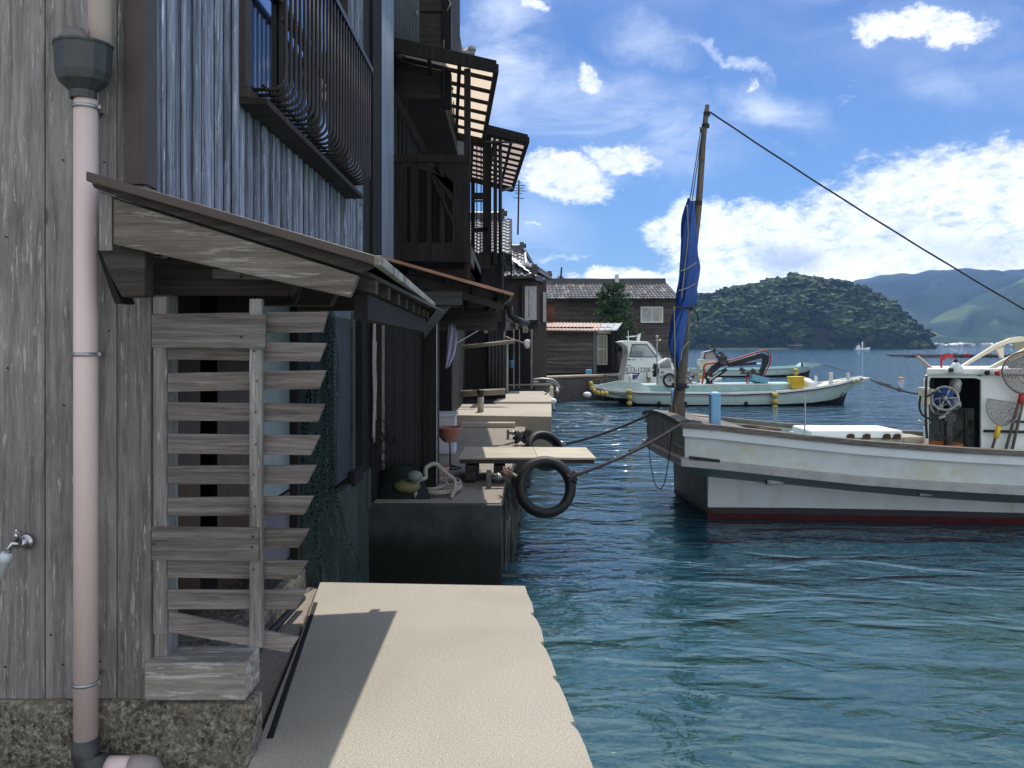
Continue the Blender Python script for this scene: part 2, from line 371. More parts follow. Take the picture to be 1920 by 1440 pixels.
# ---------------------------------------------------------------- camera, sun, sky
cam = bpy.data.cameras.new('camera'); co = bpy.data.objects.new('camera', cam); COL.objects.link(co); sc.camera = co
co.location = (0, 0, EYE); co.rotation_euler = (R(90), 0, 0)
cam.sensor_width = 36; cam.lens = 36*F/1920; cam.shift_y = -(720-HY)/1920; cam.clip_end = 20000; cam.clip_start = .05
SUN_EL, SUN_AZ = R(60), R(10)                # azimuth measured from +Y towards +X
sd = Vector((math.cos(SUN_EL)*math.sin(SUN_AZ), math.cos(SUN_EL)*math.cos(SUN_AZ), math.sin(SUN_EL)))
sl = bpy.data.lights.new('sun', 'SUN'); sl.energy = 3.0; sl.angle = R(.55); sl.color = (1, .955, .87)
so = bpy.data.objects.new('sun', sl); COL.objects.link(so); so.rotation_euler = sd.to_track_quat('Z', 'Y').to_euler()
w = bpy.data.worlds.new('World'); sc.world = w; w.use_nodes = True; wt = w.node_tree; wt.nodes.clear()
def wn(typ, **k):
    nd = wt.nodes.new(typ)
    for a, b in k.items():
        if a.startswith('i_'):
            key = a[2:]; key = int(key) if key.isdigit() else key.replace('_', ' ')
            if isinstance(b, bpy.types.NodeSocket): wt.links.new(b, nd.inputs[key])
            else: nd.inputs[key].default_value = b
        else: setattr(nd, a, b)
    return nd
def wm(op, a, b=0.0, clamp=False): return wn('ShaderNodeMath', operation=op, use_clamp=clamp, i_0=a, i_1=b).outputs[0]
sky = wn('ShaderNodeTexSky', sky_type='NISHITA', sun_disc=False, sun_elevation=SUN_EL, sun_rotation=SUN_AZ, air_density=1.0, dust_density=.6, ozone_density=3.0)
tc = wn('ShaderNodeTexCoord'); sp = wn('ShaderNodeSeparateXYZ', i_0=tc.outputs['Generated'])
az = wm('ARCTAN2', sp.outputs[0], sp.outputs[1]); el = wm('ARCSINE', sp.outputs[2])
vec = wn('ShaderNodeCombineXYZ', i_0=az, i_1=el).outputs[0]
# warp the direction a little so cloud outlines are uneven
wz = wn('ShaderNodeTexNoise', i_Vector=vec, i_Scale=11.0, i_Detail=9.0, i_Roughness=.7)
wv = wn('ShaderNodeVectorMath', operation='SUBTRACT', i_0=wz.outputs['Color'], i_1=(.5,.5,.5))
wv = wn('ShaderNodeVectorMath', operation='MULTIPLY', i_0=wv.outputs[0], i_1=(.11,.07,0))
vw = wn('ShaderNodeVectorMath', operation='ADD', i_0=vec, i_1=wv.outputs[0]).outputs[0]
def ae(px, py):
    a = math.atan((px-CX)/F); return a, math.atan((HY-py)/F*math.cos(a))
def blob(px, py, rx, ry, rot=0, gain=1.0, hard=.35, v=None):
    a, e = ae(px, py)
    s = wn('ShaderNodeVectorMath', operation='SUBTRACT', i_0=v or vw, i_1=(a, e, 0))
    r = wn('ShaderNodeVectorRotate', rotation_type='Z_AXIS', i_Vector=s.outputs[0], i_Angle=R(rot))
    m = wn('ShaderNodeVectorMath', operation='MULTIPLY', i_0=r.outputs[0], i_1=(F/rx, F/ry, 1))
    l = wn('ShaderNodeVectorMath', operation='LENGTH', i_0=m.outputs[0])
    mr = wn('ShaderNodeMapRange', interpolation_type='SMOOTHSTEP', i_1=1.0, i_2=hard, i_3=0.0, i_4=gain); wt.links.new(l.outputs['Value'], mr.inputs[0])
    return mr.outputs[0]
def mx_all(l):
    o = l[0]
    for q in l[1:]: o = wm('MAXIMUM', o, q)
    return o
cum = mx_all([blob(1790, 450, 350, 190, 0, 1, .6), blob(1290, 430, 110, 70, 0, 1, .4), blob(1420, 450, 170, 85, 0, 1, .5), blob(1860, 320, 170, 70, 0, 1, .4), blob(1500, 500, 300, 95, 0, 1, .6), blob(1330, 450, 120, 60, 20, 1, .6), blob(1640, 420, 130, 80, 15, 1, .6),
    blob(1830, 350, 110, 70, 0, 1, .6), blob(1200, 545, 190, 55, 0, 1, .55), blob(1060, 330, 130, 62, 8, 1, .5), blob(1160, 290, 90, 34, 14, .9, .4), blob(1720, 55, 130, 40, 12, 1, .45),
    blob(1110, 148, 52, 32, 15, .95, .4), blob(1000, 5, 38, 20, 10, .8, .3), blob(1408, 162, 24, 12, 5, .8, .2), blob(997, 418, 24, 7, 4, .7, .2), blob(1500, 560, 420, 60, 0, .9, .5), blob(1050, 485, 80, 15, -8, .55, .2),
    blob(2300, 520, 520, 170, 0, .9, .6), blob(300, 420, 600, 120, 0, .9, .5), blob(-400, 500, 900, 150, 0, .8, .5)])
n1 = wn('ShaderNodeTexNoise', i_Vector=wn('ShaderNodeMapping', i_Vector=vec, i_Scale=(1, 1.7, 1)).outputs[0], i_Scale=14.0, i_Detail=9.0, i_Roughness=.66)
n3 = wn('ShaderNodeTexNoise', i_Vector=wn('ShaderNodeMapping', i_Vector=vec, i_Rotation=(0,0,R(-20)), i_Scale=(1, 2.2, 1)).outputs[0], i_Scale=42.0, i_Detail=8.0, i_Roughness=.7)
dens = wm('SUBTRACT', wm('ADD', wm('ADD', cum, wm('MULTIPLY', n1.outputs[0], 1.5)), wm('MULTIPLY', n3.outputs[0], 1.7)), 1.60)
dens = wn('ShaderNodeMapRange', interpolation_type='SMOOTHSTEP', i_0=dens, i_1=.22, i_2=1.15, i_3=0.0, i_4=1.0).outputs[0]
# thin high streaks
cn = wn('ShaderNodeTexNoise', i_Vector=wn('ShaderNodeMapping', i_Vector=vec, i_Rotation=(0,0,R(-28)), i_Scale=(2.2, 7, 1)).outputs[0], i_Scale=2.4, i_Detail=8.0, i_Roughness=.6, i_Distortion=.5)
cb = mx_all([blob(1360, 105, 180, 14, 29, .5, 0), blob(1150, 235, 330, 120, 10, .55, .1), blob(950, 120, 120, 240, 0, .5, .1), blob(1210, 70, 120, 60, 10, .35, 0), blob(1450, 205, 150, 50, 20, .5, 0), blob(1000, 480, 130, 200, 0, .38, 0), blob(1760, 170, 160, 60, 30, .22, 0), blob(2500, -600, 1800, 700, 20, .5, 0), blob(300, -700, 1300, 500, 0, .5, 0)])
gls = wn('ShaderNodeVectorMath', operation='MULTIPLY', i_0=wn('ShaderNodeVectorMath', operation='SUBTRACT', i_0=vec, i_1=(.175, .95, 0)).outputs[0], i_1=(1/1.15, 1/.58, 0)).outputs[0]
gll = wn('ShaderNodeVectorMath', operation='LENGTH', i_0=gls).outputs['Value']
glow = wn('ShaderNodeMapRange', interpolation_type='SMOOTHSTEP', i_0=gll, i_1=1.0, i_2=.35, i_3=0.0, i_4=.85).outputs[0]  # unseen bright sky near the sun, added to brighten the water's reflections
cir = wm('MULTIPLY', cb, wn('ShaderNodeMapRange', i_0=cn.outputs[0], i_1=.36, i_2=.62, i_3=.15, i_4=1.15).outputs[0], True)
grey = mx_all([blob(1480, 492, 95, 36, 5, .8, .2), blob(1690, 425, 70, 40, -20, .45, 0), blob(1600, 470, 60, 22, 0, .3, 0), blob(1850, 545, 200, 30, 0, .35, 0), blob(1350, 540, 160, 30, 0, .28, 0), blob(1800, 470, 130, 40, 8, .4, .1), blob(1430, 470, 50, 22, 10, .35, 0), blob(1085, 360, 90, 18, 5, .25, 0)])
n2 = wn('ShaderNodeTexNoise', i_Vector=vec, i_Scale=26.0, i_Detail=6.0, i_Roughness=.6)
grey = wm('ADD', grey, wm('MULTIPLY', n2.outputs[0], .32), True)
beh = wn('ShaderNodeMapRange', i_0=sp.outputs[1], i_1=.05, i_2=-.5, i_3=0.0, i_4=.8).outputs[0]  # unseen cloud cover behind the camera, added as fill for the shaded walls
beh = wm('MULTIPLY', beh, wn('ShaderNodeMapRange', i_0=n1.outputs[0], i_1=.35, i_2=.55, i_3=.3, i_4=1.2).outputs[0], True)
dens = wm('MAXIMUM', dens, beh)
cc = wn('ShaderNodeMix', data_type='RGBA', i_0=grey, i_6=wn('ShaderNodeMix', data_type='RGBA', i_0=wn('ShaderNodeMapRange', i_0=el, i_1=.02, i_2=.22, i_3=0.0, i_4=1.0).outputs[0], i_6=(14,14,14,1), i_7=(8.4,8.5,8.7,1)).outputs[2], i_7=(5.4, 6.0, 6.8, 1)).outputs[2]
zen = wn('ShaderNodeMapRange', i_0=el, i_1=0.0, i_2=.42, i_3=0.0, i_4=1.0).outputs[0]
tint = wn('ShaderNodeMix', data_type='RGBA', i_0=zen, i_6=(.43, .60, .79, 1), i_7=(.255, .40, .63, 1)).outputs[2]
tinted = wn('ShaderNodeMix', data_type='RGBA', blend_type='MULTIPLY', i_0=1.0, i_6=sky.outputs[0], i_7=tint).outputs[2]
g1 = wm('MULTIPLY', glow, wn('ShaderNodeMapRange', i_0=cn.outputs[0], i_1=.3, i_2=.6, i_3=.55, i_4=1.1).outputs[0], True)
tinted = wn('ShaderNodeMix', data_type='RGBA', i_0=g1, i_6=tinted, i_7=(12.0, 14.5, 18.0, 1)).outputs[2]
s1 = wn('ShaderNodeMix', data_type='RGBA', i_0=cir, i_6=tinted, i_7=(8.2, 8.6, 9.3, 1)).outputs[2]
s2 = wn('ShaderNodeMix', data_type='RGBA', i_0=dens, i_6=s1, i_7=cc).outputs[2]
bg = wn('ShaderNodeBackground', i_Color=s2, i_Strength=.1); wo = wn('ShaderNodeOutputWorld'); wt.links.new(bg.outputs[0], wo.inputs[0])
w.cycles.sampling_method = 'MANUAL'; w.cycles.sample_map_resolution = 1024
sc.view_settings.view_transform = 'Standard'; sc.view_settings.look = 'None'; sc.view_settings.gamma = 1; sc.view_settings.exposure = 0.68
sc.render.engine = 'CYCLES'; sc.cycles.max_bounces = 6; sc.cycles.diffuse_bounces = 3; sc.cycles.glossy_bounces = 3; sc.cycles.transparent_max_bounces = 12; sc.cycles.volume_bounces = 0
sc.cycles.caustics_reflective = False; sc.cycles.caustics_refractive = False

# ---------------------------------------------------------------- water and sea bed
t = NT('sea_water'); nt = t.t
tcw = t.n('ShaderNodeNewGeometry'); pos = tcw.outputs['Position']
def wnoise(sx, sy, scale, det, rough=.55, dist=0, rot=0):
    mp = t.n('ShaderNodeMapping', i_Vector=pos, i_Scale=(sx, sy, 1), i_Rotation=(0, 0, R(rot)))
    return t.noise(mp.outputs[0], scale, det, rough, dist)
sepw = t.n('ShaderNodeSeparateXYZ', i_0=pos)
wa = wnoise(.75, 1.5, 1.5, 2.5, .5, .6, 12)       # long ripples
wb = wnoise(.8, 1.5, 5.0, 3, .55, .4, -14)       # small ripples
wc = wnoise(.35, .8, .45, 2, .5, .2, 8)          # slow swell
h = t.math('ADD', t.math('ADD', t.math('MULTIPLY', wa, 1.25), t.math('MULTIPLY', wb, .24)), t.math('MULTIPLY', wc, 1.3))
ws = t.n('ShaderNodeMapRange', i_0=sepw.outputs[1], i_1=3.0, i_2=22.0, i_3=.38, i_4=1.0)
bp = t.n('ShaderNodeBump', i_Height=h, i_Strength=ws.outputs[0], i_Distance=.15)
fr = t.n('ShaderNodeFresnel', i_IOR=1.65, i_Normal=bp.outputs[0])
gl = t.n('ShaderNodeBsdfGlossy', i_Color=(.86,.95,1,1), i_Roughness=.04, i_Normal=bp.outputs[0])
trn = t.n('ShaderNodeBsdfTransparent', i_Color=(.80,.95,.93,1))
dep = t.n('ShaderNodeMapRange', i_0=sepw.outputs[1], i_1=3.0, i_2=7.5, i_3=0.0, i_4=1.0)
body = t.mix(dep.outputs[0], (.055,.165,.145), (.014,.050,.075))
dfw = t.n('ShaderNodeSubsurfaceScattering', falloff='BURLEY', i_Color=body, i_Scale=1.0, i_Radius=(.5,.8,.9))
tf = t.n('ShaderNodeMapRange', i_0=sepw.outputs[1], i_1=3.0, i_2=7.5, i_3=.15, i_4=.92)
m1 = t.n('ShaderNodeMixShader', i_0=tf.outputs[0], i_1=trn.outputs[0], i_2=dfw.outputs[0])
m2 = t.n('ShaderNodeMixShader', i_0=fr.outputs[0], i_1=m1.outputs[0], i_2=gl.outputs[0])
nt.links.new(m2.outputs[0], t.out.inputs[0]); M['water'] = t.m
mb = MB(); mb.add([(-890,-110,WL),(2280,-110,WL),(2280,2440,WL),(-890,2440,WL)], [(0,1,2,3)])
solo('water', mb, M['water'], 'blue green harbour water with small ripples', 'water', kind='structure')
t = NT('sea_bed_stones'); v = t.coords((1,1,1)); a = t.noise(t.coords((2.2,1.6,1)), 1, 6, .65, .6); b = t.noise(t.coords((7,7,1)), 1, 5, .6)
col = t.ramp(a, [(.3, (.06,.16,.12)), (.45, (.18,.36,.31)), (.56, (.42,.58,.50)), (.68, (.25,.27,.13))])
col = t.mix(.35, col, t.ramp(b, [(.35, (.03,.08,.06)), (.65, (.5,.7,.6))])); t.fin(col, .9); M['bed'] = t.m
mb = MB(); rows = []
for j in range(24):
    y = -6+j*2.0
    rows.append([Vector((x, y, -1.55-.10*max(0, y)-.02*max(0, x)+.22*mnoise.noise(Vector((x*.6, y*.6, 3))))) for x in [-8+i*1.2 for i in range(36)]])
mb.loft(rows); solo('sea_bed', mb, M['bed'], 'pale green sea bed seen through the shallow water', 'sea bed', kind='structure')

# ---------------------------------------------------------------- wooded hill across the bay
HP = [(1040,652),(1100,622),(1180,590),(1280,568),(1340,562),(1400,549),(1450,540),(1490,533),(1560,541),(1590,543),(1620,557),(1660,577),(1690,602),(1720,632),(1745,656),(1800,670)]
def interp(tab, x):
    if x <= tab[0][0]: return tab[0][1]
    for (a, b), (c, d) in zip(tab, tab[1:]):
        if x <= c: return b+(d-b)*(x-a)/(c-a)
    return tab[-1][1]
YR = 520.0
def hillz(x, y):
    px = CX+F*x/y; top = EYE+(HY-interp(HP, px))*YR/F
    d = abs(y-YR)/(58 if y < YR else 110)
    return WL-3+(max(top-WL+3, 0))*max(0, 1-d**2.2)+2.0*mnoise.noise(Vector((x*.03, y*.03, 0)))
M['hillg'] = plain('hill_ground_cover', (.02,.032,.014), .9, 0, .5, .08, c2=(.01,.018,.008))
mb = MB(); mb.loft([[Vector((x, y, hillz(x, y))) for x in [20+i*4 for i in range(70)]] for y in [456+j*6 for j in range(30)]])
solo('hill', mb, M['hillg'], 'low rounded island hill under dense dark trees', 'hill', kind='structure')
rr = random.Random(11)
ico = []
for q in range(6):
    import bmesh
    bm = bmesh.new(); bmesh.ops.create_icosphere(bm, subdivisions=3, radius=1)
    vs = []
    for v in bm.verts:
        p = v.co.copy(); n = mnoise.noise(p*1.9+Vector((q*9.1, 0, 0)))*.5+mnoise.noise(p*4.3+Vector((0, q*5, 0)))*.42+rr.uniform(-.09, .09)
        p *= 1+n; p.z *= .72; vs.append(p)
    ico.append((vs, [tuple(v.index for v in f.verts) for f in bm.faces])); bm.free()
mb = MB(); cnt = 0; tries = 0
while cnt < 1150 and tries < 9000:
    tries += 1
    x = rr.uniform(40, 290); y = YR-rr.random()**.7*62+rr.uniform(0, 14); z = hillz(x, y)
    if z < WL-.5: continue
    r = rr.choice((2.2,3.0,3.6,4.4,5.6))*rr.uniform(.85,1.15)*(.6 if z < 4 else 1); vs, fs = ico[rr.randrange(6)]
    a = rr.uniform(0, 6.28); ca, sa = math.cos(a), math.sin(a); sx = rr.uniform(.85, 1.25)
    mb.add([(x+(p.x*ca-p.y*sa)*r*sx, y+(p.x*sa+p.y*ca)*r, z+r*.45+p.z*r) for p in vs], fs); cnt += 1
solo('hill_forest', mb, M['forest'], 'dense dark green woodland covering the island hill', 'forest', kind='stuff')
# pale shore below the wood
M['shore'] = plain('pale_shore', (.34,.36,.22), .9, 0, .3, .1, c2=(.12,.17,.08))
mb = MB(); pts = [P(1330, 650, 452), P(1420, 650, 448), P(1500, 650, 452), P(1500, 650, 466), P(1330, 650, 466)]
mb.prism([(p.x, p.y, WL-.5) for p in pts], (0, 0, 1.25)); solo('shore', mb, M['shore'], 'narrow pale grassy shore at the foot of the hill', 'shore', kind='structure')
# far mountains
def mountain(name, prof, Y, depth, mat, label, seed, amp):
    mb = MB(); rows = []; n = 150
    x0, x1 = prof[0][0], prof[-1][0]
    for j in range(46):
        f = j/45; y = Y-depth*(1-f); row = []
        for i in range(n+1):
            px = x0+(x1-x0)*i/n; x = (px-CX)*Y/F; top = EYE+(HY-interp(prof, px))*Y/F-WL
            s = f**.85
            ridge = 1-abs(mnoise.noise(Vector((x/(Y*.07), y/(Y*.10), seed))))*1.6
            z = WL-1+top*s+amp*(ridge-.5)*math.sin(math.pi*min(1, f))+amp*.10*mnoise.noise(Vector((x/(Y*.02), y/(Y*.02), seed)))*s
            row.append(Vector((x*(y/Y)**.6, y, z)))
        rows.append(row)
    rows.append([p+Vector((0, 200, -300)) for p in rows[-1]])
    mb.loft(rows); solo(name, mb, mat, label, 'mountain', kind='structure')
tm = NT('mountain_woods'); nf = tm.noise(tm.coords((.02,.02,.02)), 1, 6, .65); nb = tm.noise(tm.coords((.0022,.0022,.0022)), 1, 3, .5)
colm = tm.ramp(nf, [(.3, (.008,.018,.012)), (.6, (.022,.042,.025))]); colm = tm.mix(tm.ramp(nb, [(.56, 0), (.64, 1)]), colm, (.04,.06,.03)); M['mtn'] = tm.fin(colm, .9, 0, .1)
tm = NT('mountain_woods_with_clearings'); nf = tm.noise(tm.coords((.03,.03,.03)), 1, 6, .65); nb = tm.noise(tm.coords((.005,.005,.012)), 1, 3, .5)
colm = tm.ramp(nf, [(.3, (.010,.024,.012)), (.6, (.035,.065,.028))]); colm = tm.mix(tm.ramp(nb, [(.52, 0), (.60, 1)]), colm, (.10,.14,.045)); M['mtn2'] = tm.fin(colm, .9, 0, .1)
mountain('far_mountain', [(1380,640),(1480,590),(1560,548),(1600,525),(1650,516),(1700,512),(1760,506),(1820,502),(1870,510),(1900,506),(1960,498),(2080,505),(2250,540),(2500,600)], 2200, 900, M['mtn'], 'hazy blue mountain ridge beyond the bay', 2, 60)
mountain('near_mountain', [(1640,656),(1700,628),(1740,600),(1790,575),(1840,552),(1900,530),(1960,505),(2060,470),(2200,450),(2500,500)], 1500, 420, M['mtn2'], 'green hazy mountain slope with light clearings on the right', 5, 45)
mb = MB(); mb.box(560, 1500, 1060, 1500, WL-2, WL+.9); solo('far_shore', mb, M['shore'], 'flat shore under the mountains', 'shore', kind='structure')

# haze: one closed box of even air
bpy.data.materials.new('haze_air'); hm = bpy.data.materials['haze_air']; hm.use_nodes = True; ht = hm.node_tree; ht.nodes.clear()
pv = ht.nodes.new('ShaderNodeVolumePrincipled'); pv.inputs['Color'].default_value = (.26,.46,.88,1); pv.inputs['Density'].default_value = .00024; pv.inputs['Anisotropy'].default_value = .3
ho = ht.nodes.new('ShaderNodeOutputMaterial'); ht.links.new(pv.outputs[0], ho.inputs['Volume'])
mb = MB(); mb.box(-900, 2300, -120, 2460, -310, 300); solo('haze', mb, hm, 'thin bluish haze over the bay', 'haze', kind='stuff')
# ================================================================ near boathouse
XF = -1.352
H = T('near_boathouse', 'weathered grey timber boathouse filling the left edge, with bronze window grille and small pent roof', 'boathouse', (XF, 2.9, 0))
def boards_front(mb, pxs, py0, py1, Y, th=.03, jit=.003, rnd=random.Random(3)):
    for a, b in zip(pxs, pxs[1:]):
        p = P(a, py0, Y); q = P(b, py1, Y); j = rnd.uniform(0, jit)
        mb.box(p.x+.0012, q.x-.0012, Y+j, Y+th+j, q.z, p.z)
# gable wall facing the camera
mb = MB(); zb = P(0, 1336, 2.9).z; zt = 6.2
xs = [-2.6, -2.31, -2.03, -1.887, -1.714, -1.45, XF+.012]
rnd = random.Random(5)
for a, b in zip(xs, xs[1:]):
    j = rnd.uniform(0, .004); mb.box(a+.0018, b-.0018, 2.9-j, 2.94, zb+(j-.002)*2, zt)
mb.box(-2.6, XF, 2.945, 3.0, 0, zt)
GW = link('gable_wall', mb, M['plank'], H, bevel=.002)
for q in ((14,690),(118,300),(192,214),(196,304),(120,760),(205,620),(12,444),(95,1190),(188,1240),(118,1246),(10,1250)): link('nail', MB().lathe(P(q[0],q[1],2.893), [(.0035,0),(.003,.004)], 8, (0,-1,0)), M['iron'], GW)
mb = MB(); mb.box(P(237,0,2.89).x, P(268,0,2.89).x, 2.872, 2.897, P(0,345,2.87).z, zt); mb.box(XF, XF+.018, 2.872, 2.97, P(0,345,2.87).z, zt)
link('corner_flashing', mb, M['brownmetal'], H, bevel=.002)
# board siding with cover battens along the water front
def siding(mb, y0, y1, z0, z1, seed, x=XF, bw=(.09, .15), cover=True):
    r = random.Random(seed); y = y0
    while y < y1:
        wd = min(r.uniform(*bw), y1-y)
        mb.box(x-.03, x+r.uniform(0, .006), y+.001, y+wd-.001, z0, z1)
        if cover:
            k = r.uniform(.028, .042); mb.box(x+.007, x+.024+r.uniform(0, .006), y+wd-k/2, y+wd+k/2, z0, z1)
            if r.random() < .6:
                c = y+wd*r.uniform(.35, .65); mb.box(x+.0065, x+.014, c-.012, c+.012, z0, z1)
        y += wd
YS = 6.85; SILL = 2.76
mb = MB(); siding(mb, 2.99, 3.84, 1.95, zt, 1); siding(mb, 3.845, 7.0, 1.95, SILL-.03, 2); siding(mb, 3.84, 6.30, 4.35, zt, 4); siding(mb, 6.305, 7.0, SILL-.028, zt, 5)
link('board_siding', mb, M['siding'], H, bevel=.006)
mb = MB(); mb.box(XF-.12, XF+.02, 7.02, 7.39, -.2, zt); mb.box(XF-.12, XF+.05, 7.4, 7.9, -.2, zt)
link('corner_post', mb, M['dkwood'], H, bevel=.006)
mb = MB(); mb.corr((XF+.02, 7.92, .6), (0, .95, 0), (0, 0, 5.6), .058, .009, (1, 0, 0)); link('metal_siding_strip', mb, plain('light_metal_cladding', (.24,.29,.36), .5, .2, .2, 6, streak=True), H, thick=.002)
# window behind the grille
wf = MB(); wz0, wz1 = SILL, 4.3
wf.box(XF-.02, XF+.06, 3.84, 3.92, wz0, wz1); wf.box(XF-.02, XF+.06, 6.22, 6.30, wz0, wz1); wf.box(XF-.02, XF+.075, 3.84, 6.30, wz0-.05, wz0); wf.box(XF-.02, XF+.06, 3.92, 6.22, wz1, wz1+.05)
W = link('window', wf, M['frame'], H, bevel=.003)
mf = MB()
for y in (4.65, 5.45): mf.box(XF-.015, XF+.02, y-.025, y+.025, wz0, wz1)
mf.box(XF-.012, XF+.012, 3.92, 6.22, 3.5, 3.535); mf.box(XF-.012, XF+.018, 3.92, 6.22, wz0+.001, wz0+.045); link('mullions', mf, M['frame'], W, bevel=.002)
g = MB(); g.box(XF-.03, XF-.02, 3.92, 6.22, wz0+.045, wz1); link('pane', g, M['glassm'], W)
# grille bars: out from the wall, round the bend, then up
g = MB(); y = 3.90; r0 = .075; ox = .235
while y < 6.26:
    pts = [(XF+.05, y, SILL+.005), (XF+ox-r0, y, SILL+.005)]
    for a in (20, 40, 60, 80, 90): pts.append((XF+ox-r0+r0*math.sin(R(a)), y, SILL+.005+r0*(1-math.cos(R(a)))))
    pts.append((XF+ox, y, 3.66)); g.tube(pts, .0098, 8); y += .088
g.box(XF+ox-.016, XF+ox+.016, 3.86, 6.27, 3.66, 3.70)
g.beam((XF+.13, 3.86, SILL+.018), (XF+.13, 6.27, SILL+.018), .012, .008); g.beam((XF+ox-.012, 3.86, 3.1), (XF+ox-.012, 6.27, 3.1), .008, .016)
link('window_grille', g, M['grille'], H)
mb = MB(); mb.box(XF+.02, XF+.16, 3.84, 6.32, SILL-.085, SILL-.052); link('window_sill', mb, M['dkwoodx'], H, bevel=.003)
# small awning above the grille far end is out of frame; eaves of the main roof high above
mb = MB(); mb.box(-4.5, XF+.55, 2.55, 8.85, 6.25, 6.33)
for k in range(13): mb.box(XF, XF+.5, 2.7+k*.48, 2.76+k*.48, 6.17, 6.25)
link('main_roof', mb, M['dkwoodx'], H, bevel=.005)
# inner skin so the house is solid
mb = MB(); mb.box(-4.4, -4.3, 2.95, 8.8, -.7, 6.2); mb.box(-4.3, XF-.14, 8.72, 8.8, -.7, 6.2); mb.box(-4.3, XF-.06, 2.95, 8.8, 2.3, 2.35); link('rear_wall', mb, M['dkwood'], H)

# ---- pent roof over the doorway
p = lambda a, b, Y=2.62: P(a, b, Y)
RT = MB()
a, b = p(172, 337), p(702, 492)                                   # upper edge of the roof at its near end
y1 = 5.45; dx = -.10
def roofpt(t, Y, dz=0): q = a.lerp(b, t); k = (Y-2.62)/(y1-2.62); return Vector((q.x+dx*k*t, Y, q.z+dz))
RT.prism([roofpt(0,2.62), roofpt(1,2.62), roofpt(1,2.62,-.03), roofpt(0,2.62,-.03)], (0, .05, 0))
rf = MB(); rf.loft([[roofpt(0,2.62,.012), roofpt(1,2.62,.012)], [roofpt(0,y1,.012), roofpt(1,y1,.012)]], smooth=False)
pent = link('pent_roof', rf, M['brownmetal'], H, thick=.02)
RT2 = MB(); RT2.prism([roofpt(-.01,2.6,.022), roofpt(1.005,2.6,.022), roofpt(1.005,2.6,-.010), roofpt(-.01,2.6,-.010)], (0, .03, 0)); link('roof_edge_trim', RT2, M['brownmetal'], pent, bevel=.004)
e0, e1 = roofpt(1.0, 2.6, .016), roofpt(1.0, y1, .016)
mb = MB(); mb.beam(e0+Vector((.012,0,-.012)), e1+Vector((.012,0,-.012)), .028, .034); link('eave_flashing', mb, M['edgemetal'], pent, bevel=.004)
# bargeboard
pts = [p(212,372,2.64), p(672,517,2.64), p(656,558,2.64), p(212,458,2.64)]
mb = MB(); mb.prism(pts, (0, .035, 0)); link('bargeboard', mb, M['barge'], pent, bevel=.004)
pts = [p(176,352,2.645), p(216,365,2.645), p(215,368,2.645), p(676,512,2.645), p(700,498,2.645), p(172,343,2.645)]
mb = MB(); mb.prism(pts, (0, .04, 0)); link('verge_board', mb, M['dkwoodx'], pent)
# soffit boards and eave board
mb = MB()
for k in range(9):
    t0, t1 = .05+k*.104, .05+k*.104+.1
    mb.prism([roofpt(t0,2.68,-.035), roofpt(t1,2.68,-.035), roofpt(t1,2.68,-.05), roofpt(t0,2.68,-.05)], (0, y1-2.68, 0))
link('roof_underside', mb, M['dkwoodx'], pent)
for k in range(8):
    mb = MB(); y = 2.75+k*.36; mb.prism([roofpt(.55,y,-.052), roofpt(.985,y,-.052), roofpt(.985,y,-.10), roofpt(.55,y,-.10)], (0, .06, 0)); link('rafter', mb, M['dkwoodx'], pent)
mb = MB(); q = roofpt(.93, 2.75, -.11); q2 = roofpt(.93, y1-.05, -.11); mb.beam(q+Vector((0,0,-.05)), q2+Vector((0,0,-.05)), .05, .09); link('eave_purlin', mb, M['dkwood'], pent, bevel=.004)
# left hanging post with its curved bracket
mb = MB(); mb.prism([p(184,358,2.66), p(210,368,2.66), p(210,470,2.66), p(186,470,2.66)], (0, .09, 0)); link('hanging_post', mb, M['plank'], pent, bevel=.003)
mb = MB(); mb.prism([p(186,468,2.67), p(212,456,2.67), p(272,470,2.67), p(271,555,2.67), p(228,557,2.67), p(205,515,2.67)], (0, .07, 0)); link('bracket', mb, M['dkwoodx'], pent, bevel=.004)
mb = MB(); mb.prism([p(181,470,2.7), p(188,470,2.7), p(228,568,2.7), p(214,569,2.7)], (0, .1, 0)); link('bracket', mb, M['dkwood'], pent, bevel=.002)
# beams carrying the roof, with chamfered ends, one behind another
for Yb, x0, xe, yt, yb, c in ((2.86, 272, 552, 485, 552, 14), (3.45, 480, 628, 520, 573, 12), (4.3, 560, 700, 520, 582, 10)):
    mb = MB(); mb.prism([p(x0,yt,Yb), p(xe,yt,Yb), p(xe,yb-c*1.8,Yb), p(xe-c*.9,yb,Yb), p(x0,yb,Yb)], (0, .09, 0)); link('beam', mb, M['dkwoodx'], pent, bevel=.004)
mb = MB(); mb.box(P(400,0,2.80).x, P(452,0,2.80).x, 2.79, 2.855, P(0,522,2.8).z, P(0,505,2.8).z); mb.box(P(452,0,2.8).x, P(495,0,2.8).x, 2.8, 2.855, P(0,523,2.8).z, P(0,508,2.8).z); link('packing_blocks', mb, M['plankx'], pent, bevel=.002)
# dangling cable
mb = MB(); mb.tube([p(563,528,2.75), p(562,545,2.76), p(558,560,2.8), p(553,570,2.85), p(545,560,2.9), p(538,548,2.95)], .0035, 6); link('cable', mb, M['rubber'], pent)

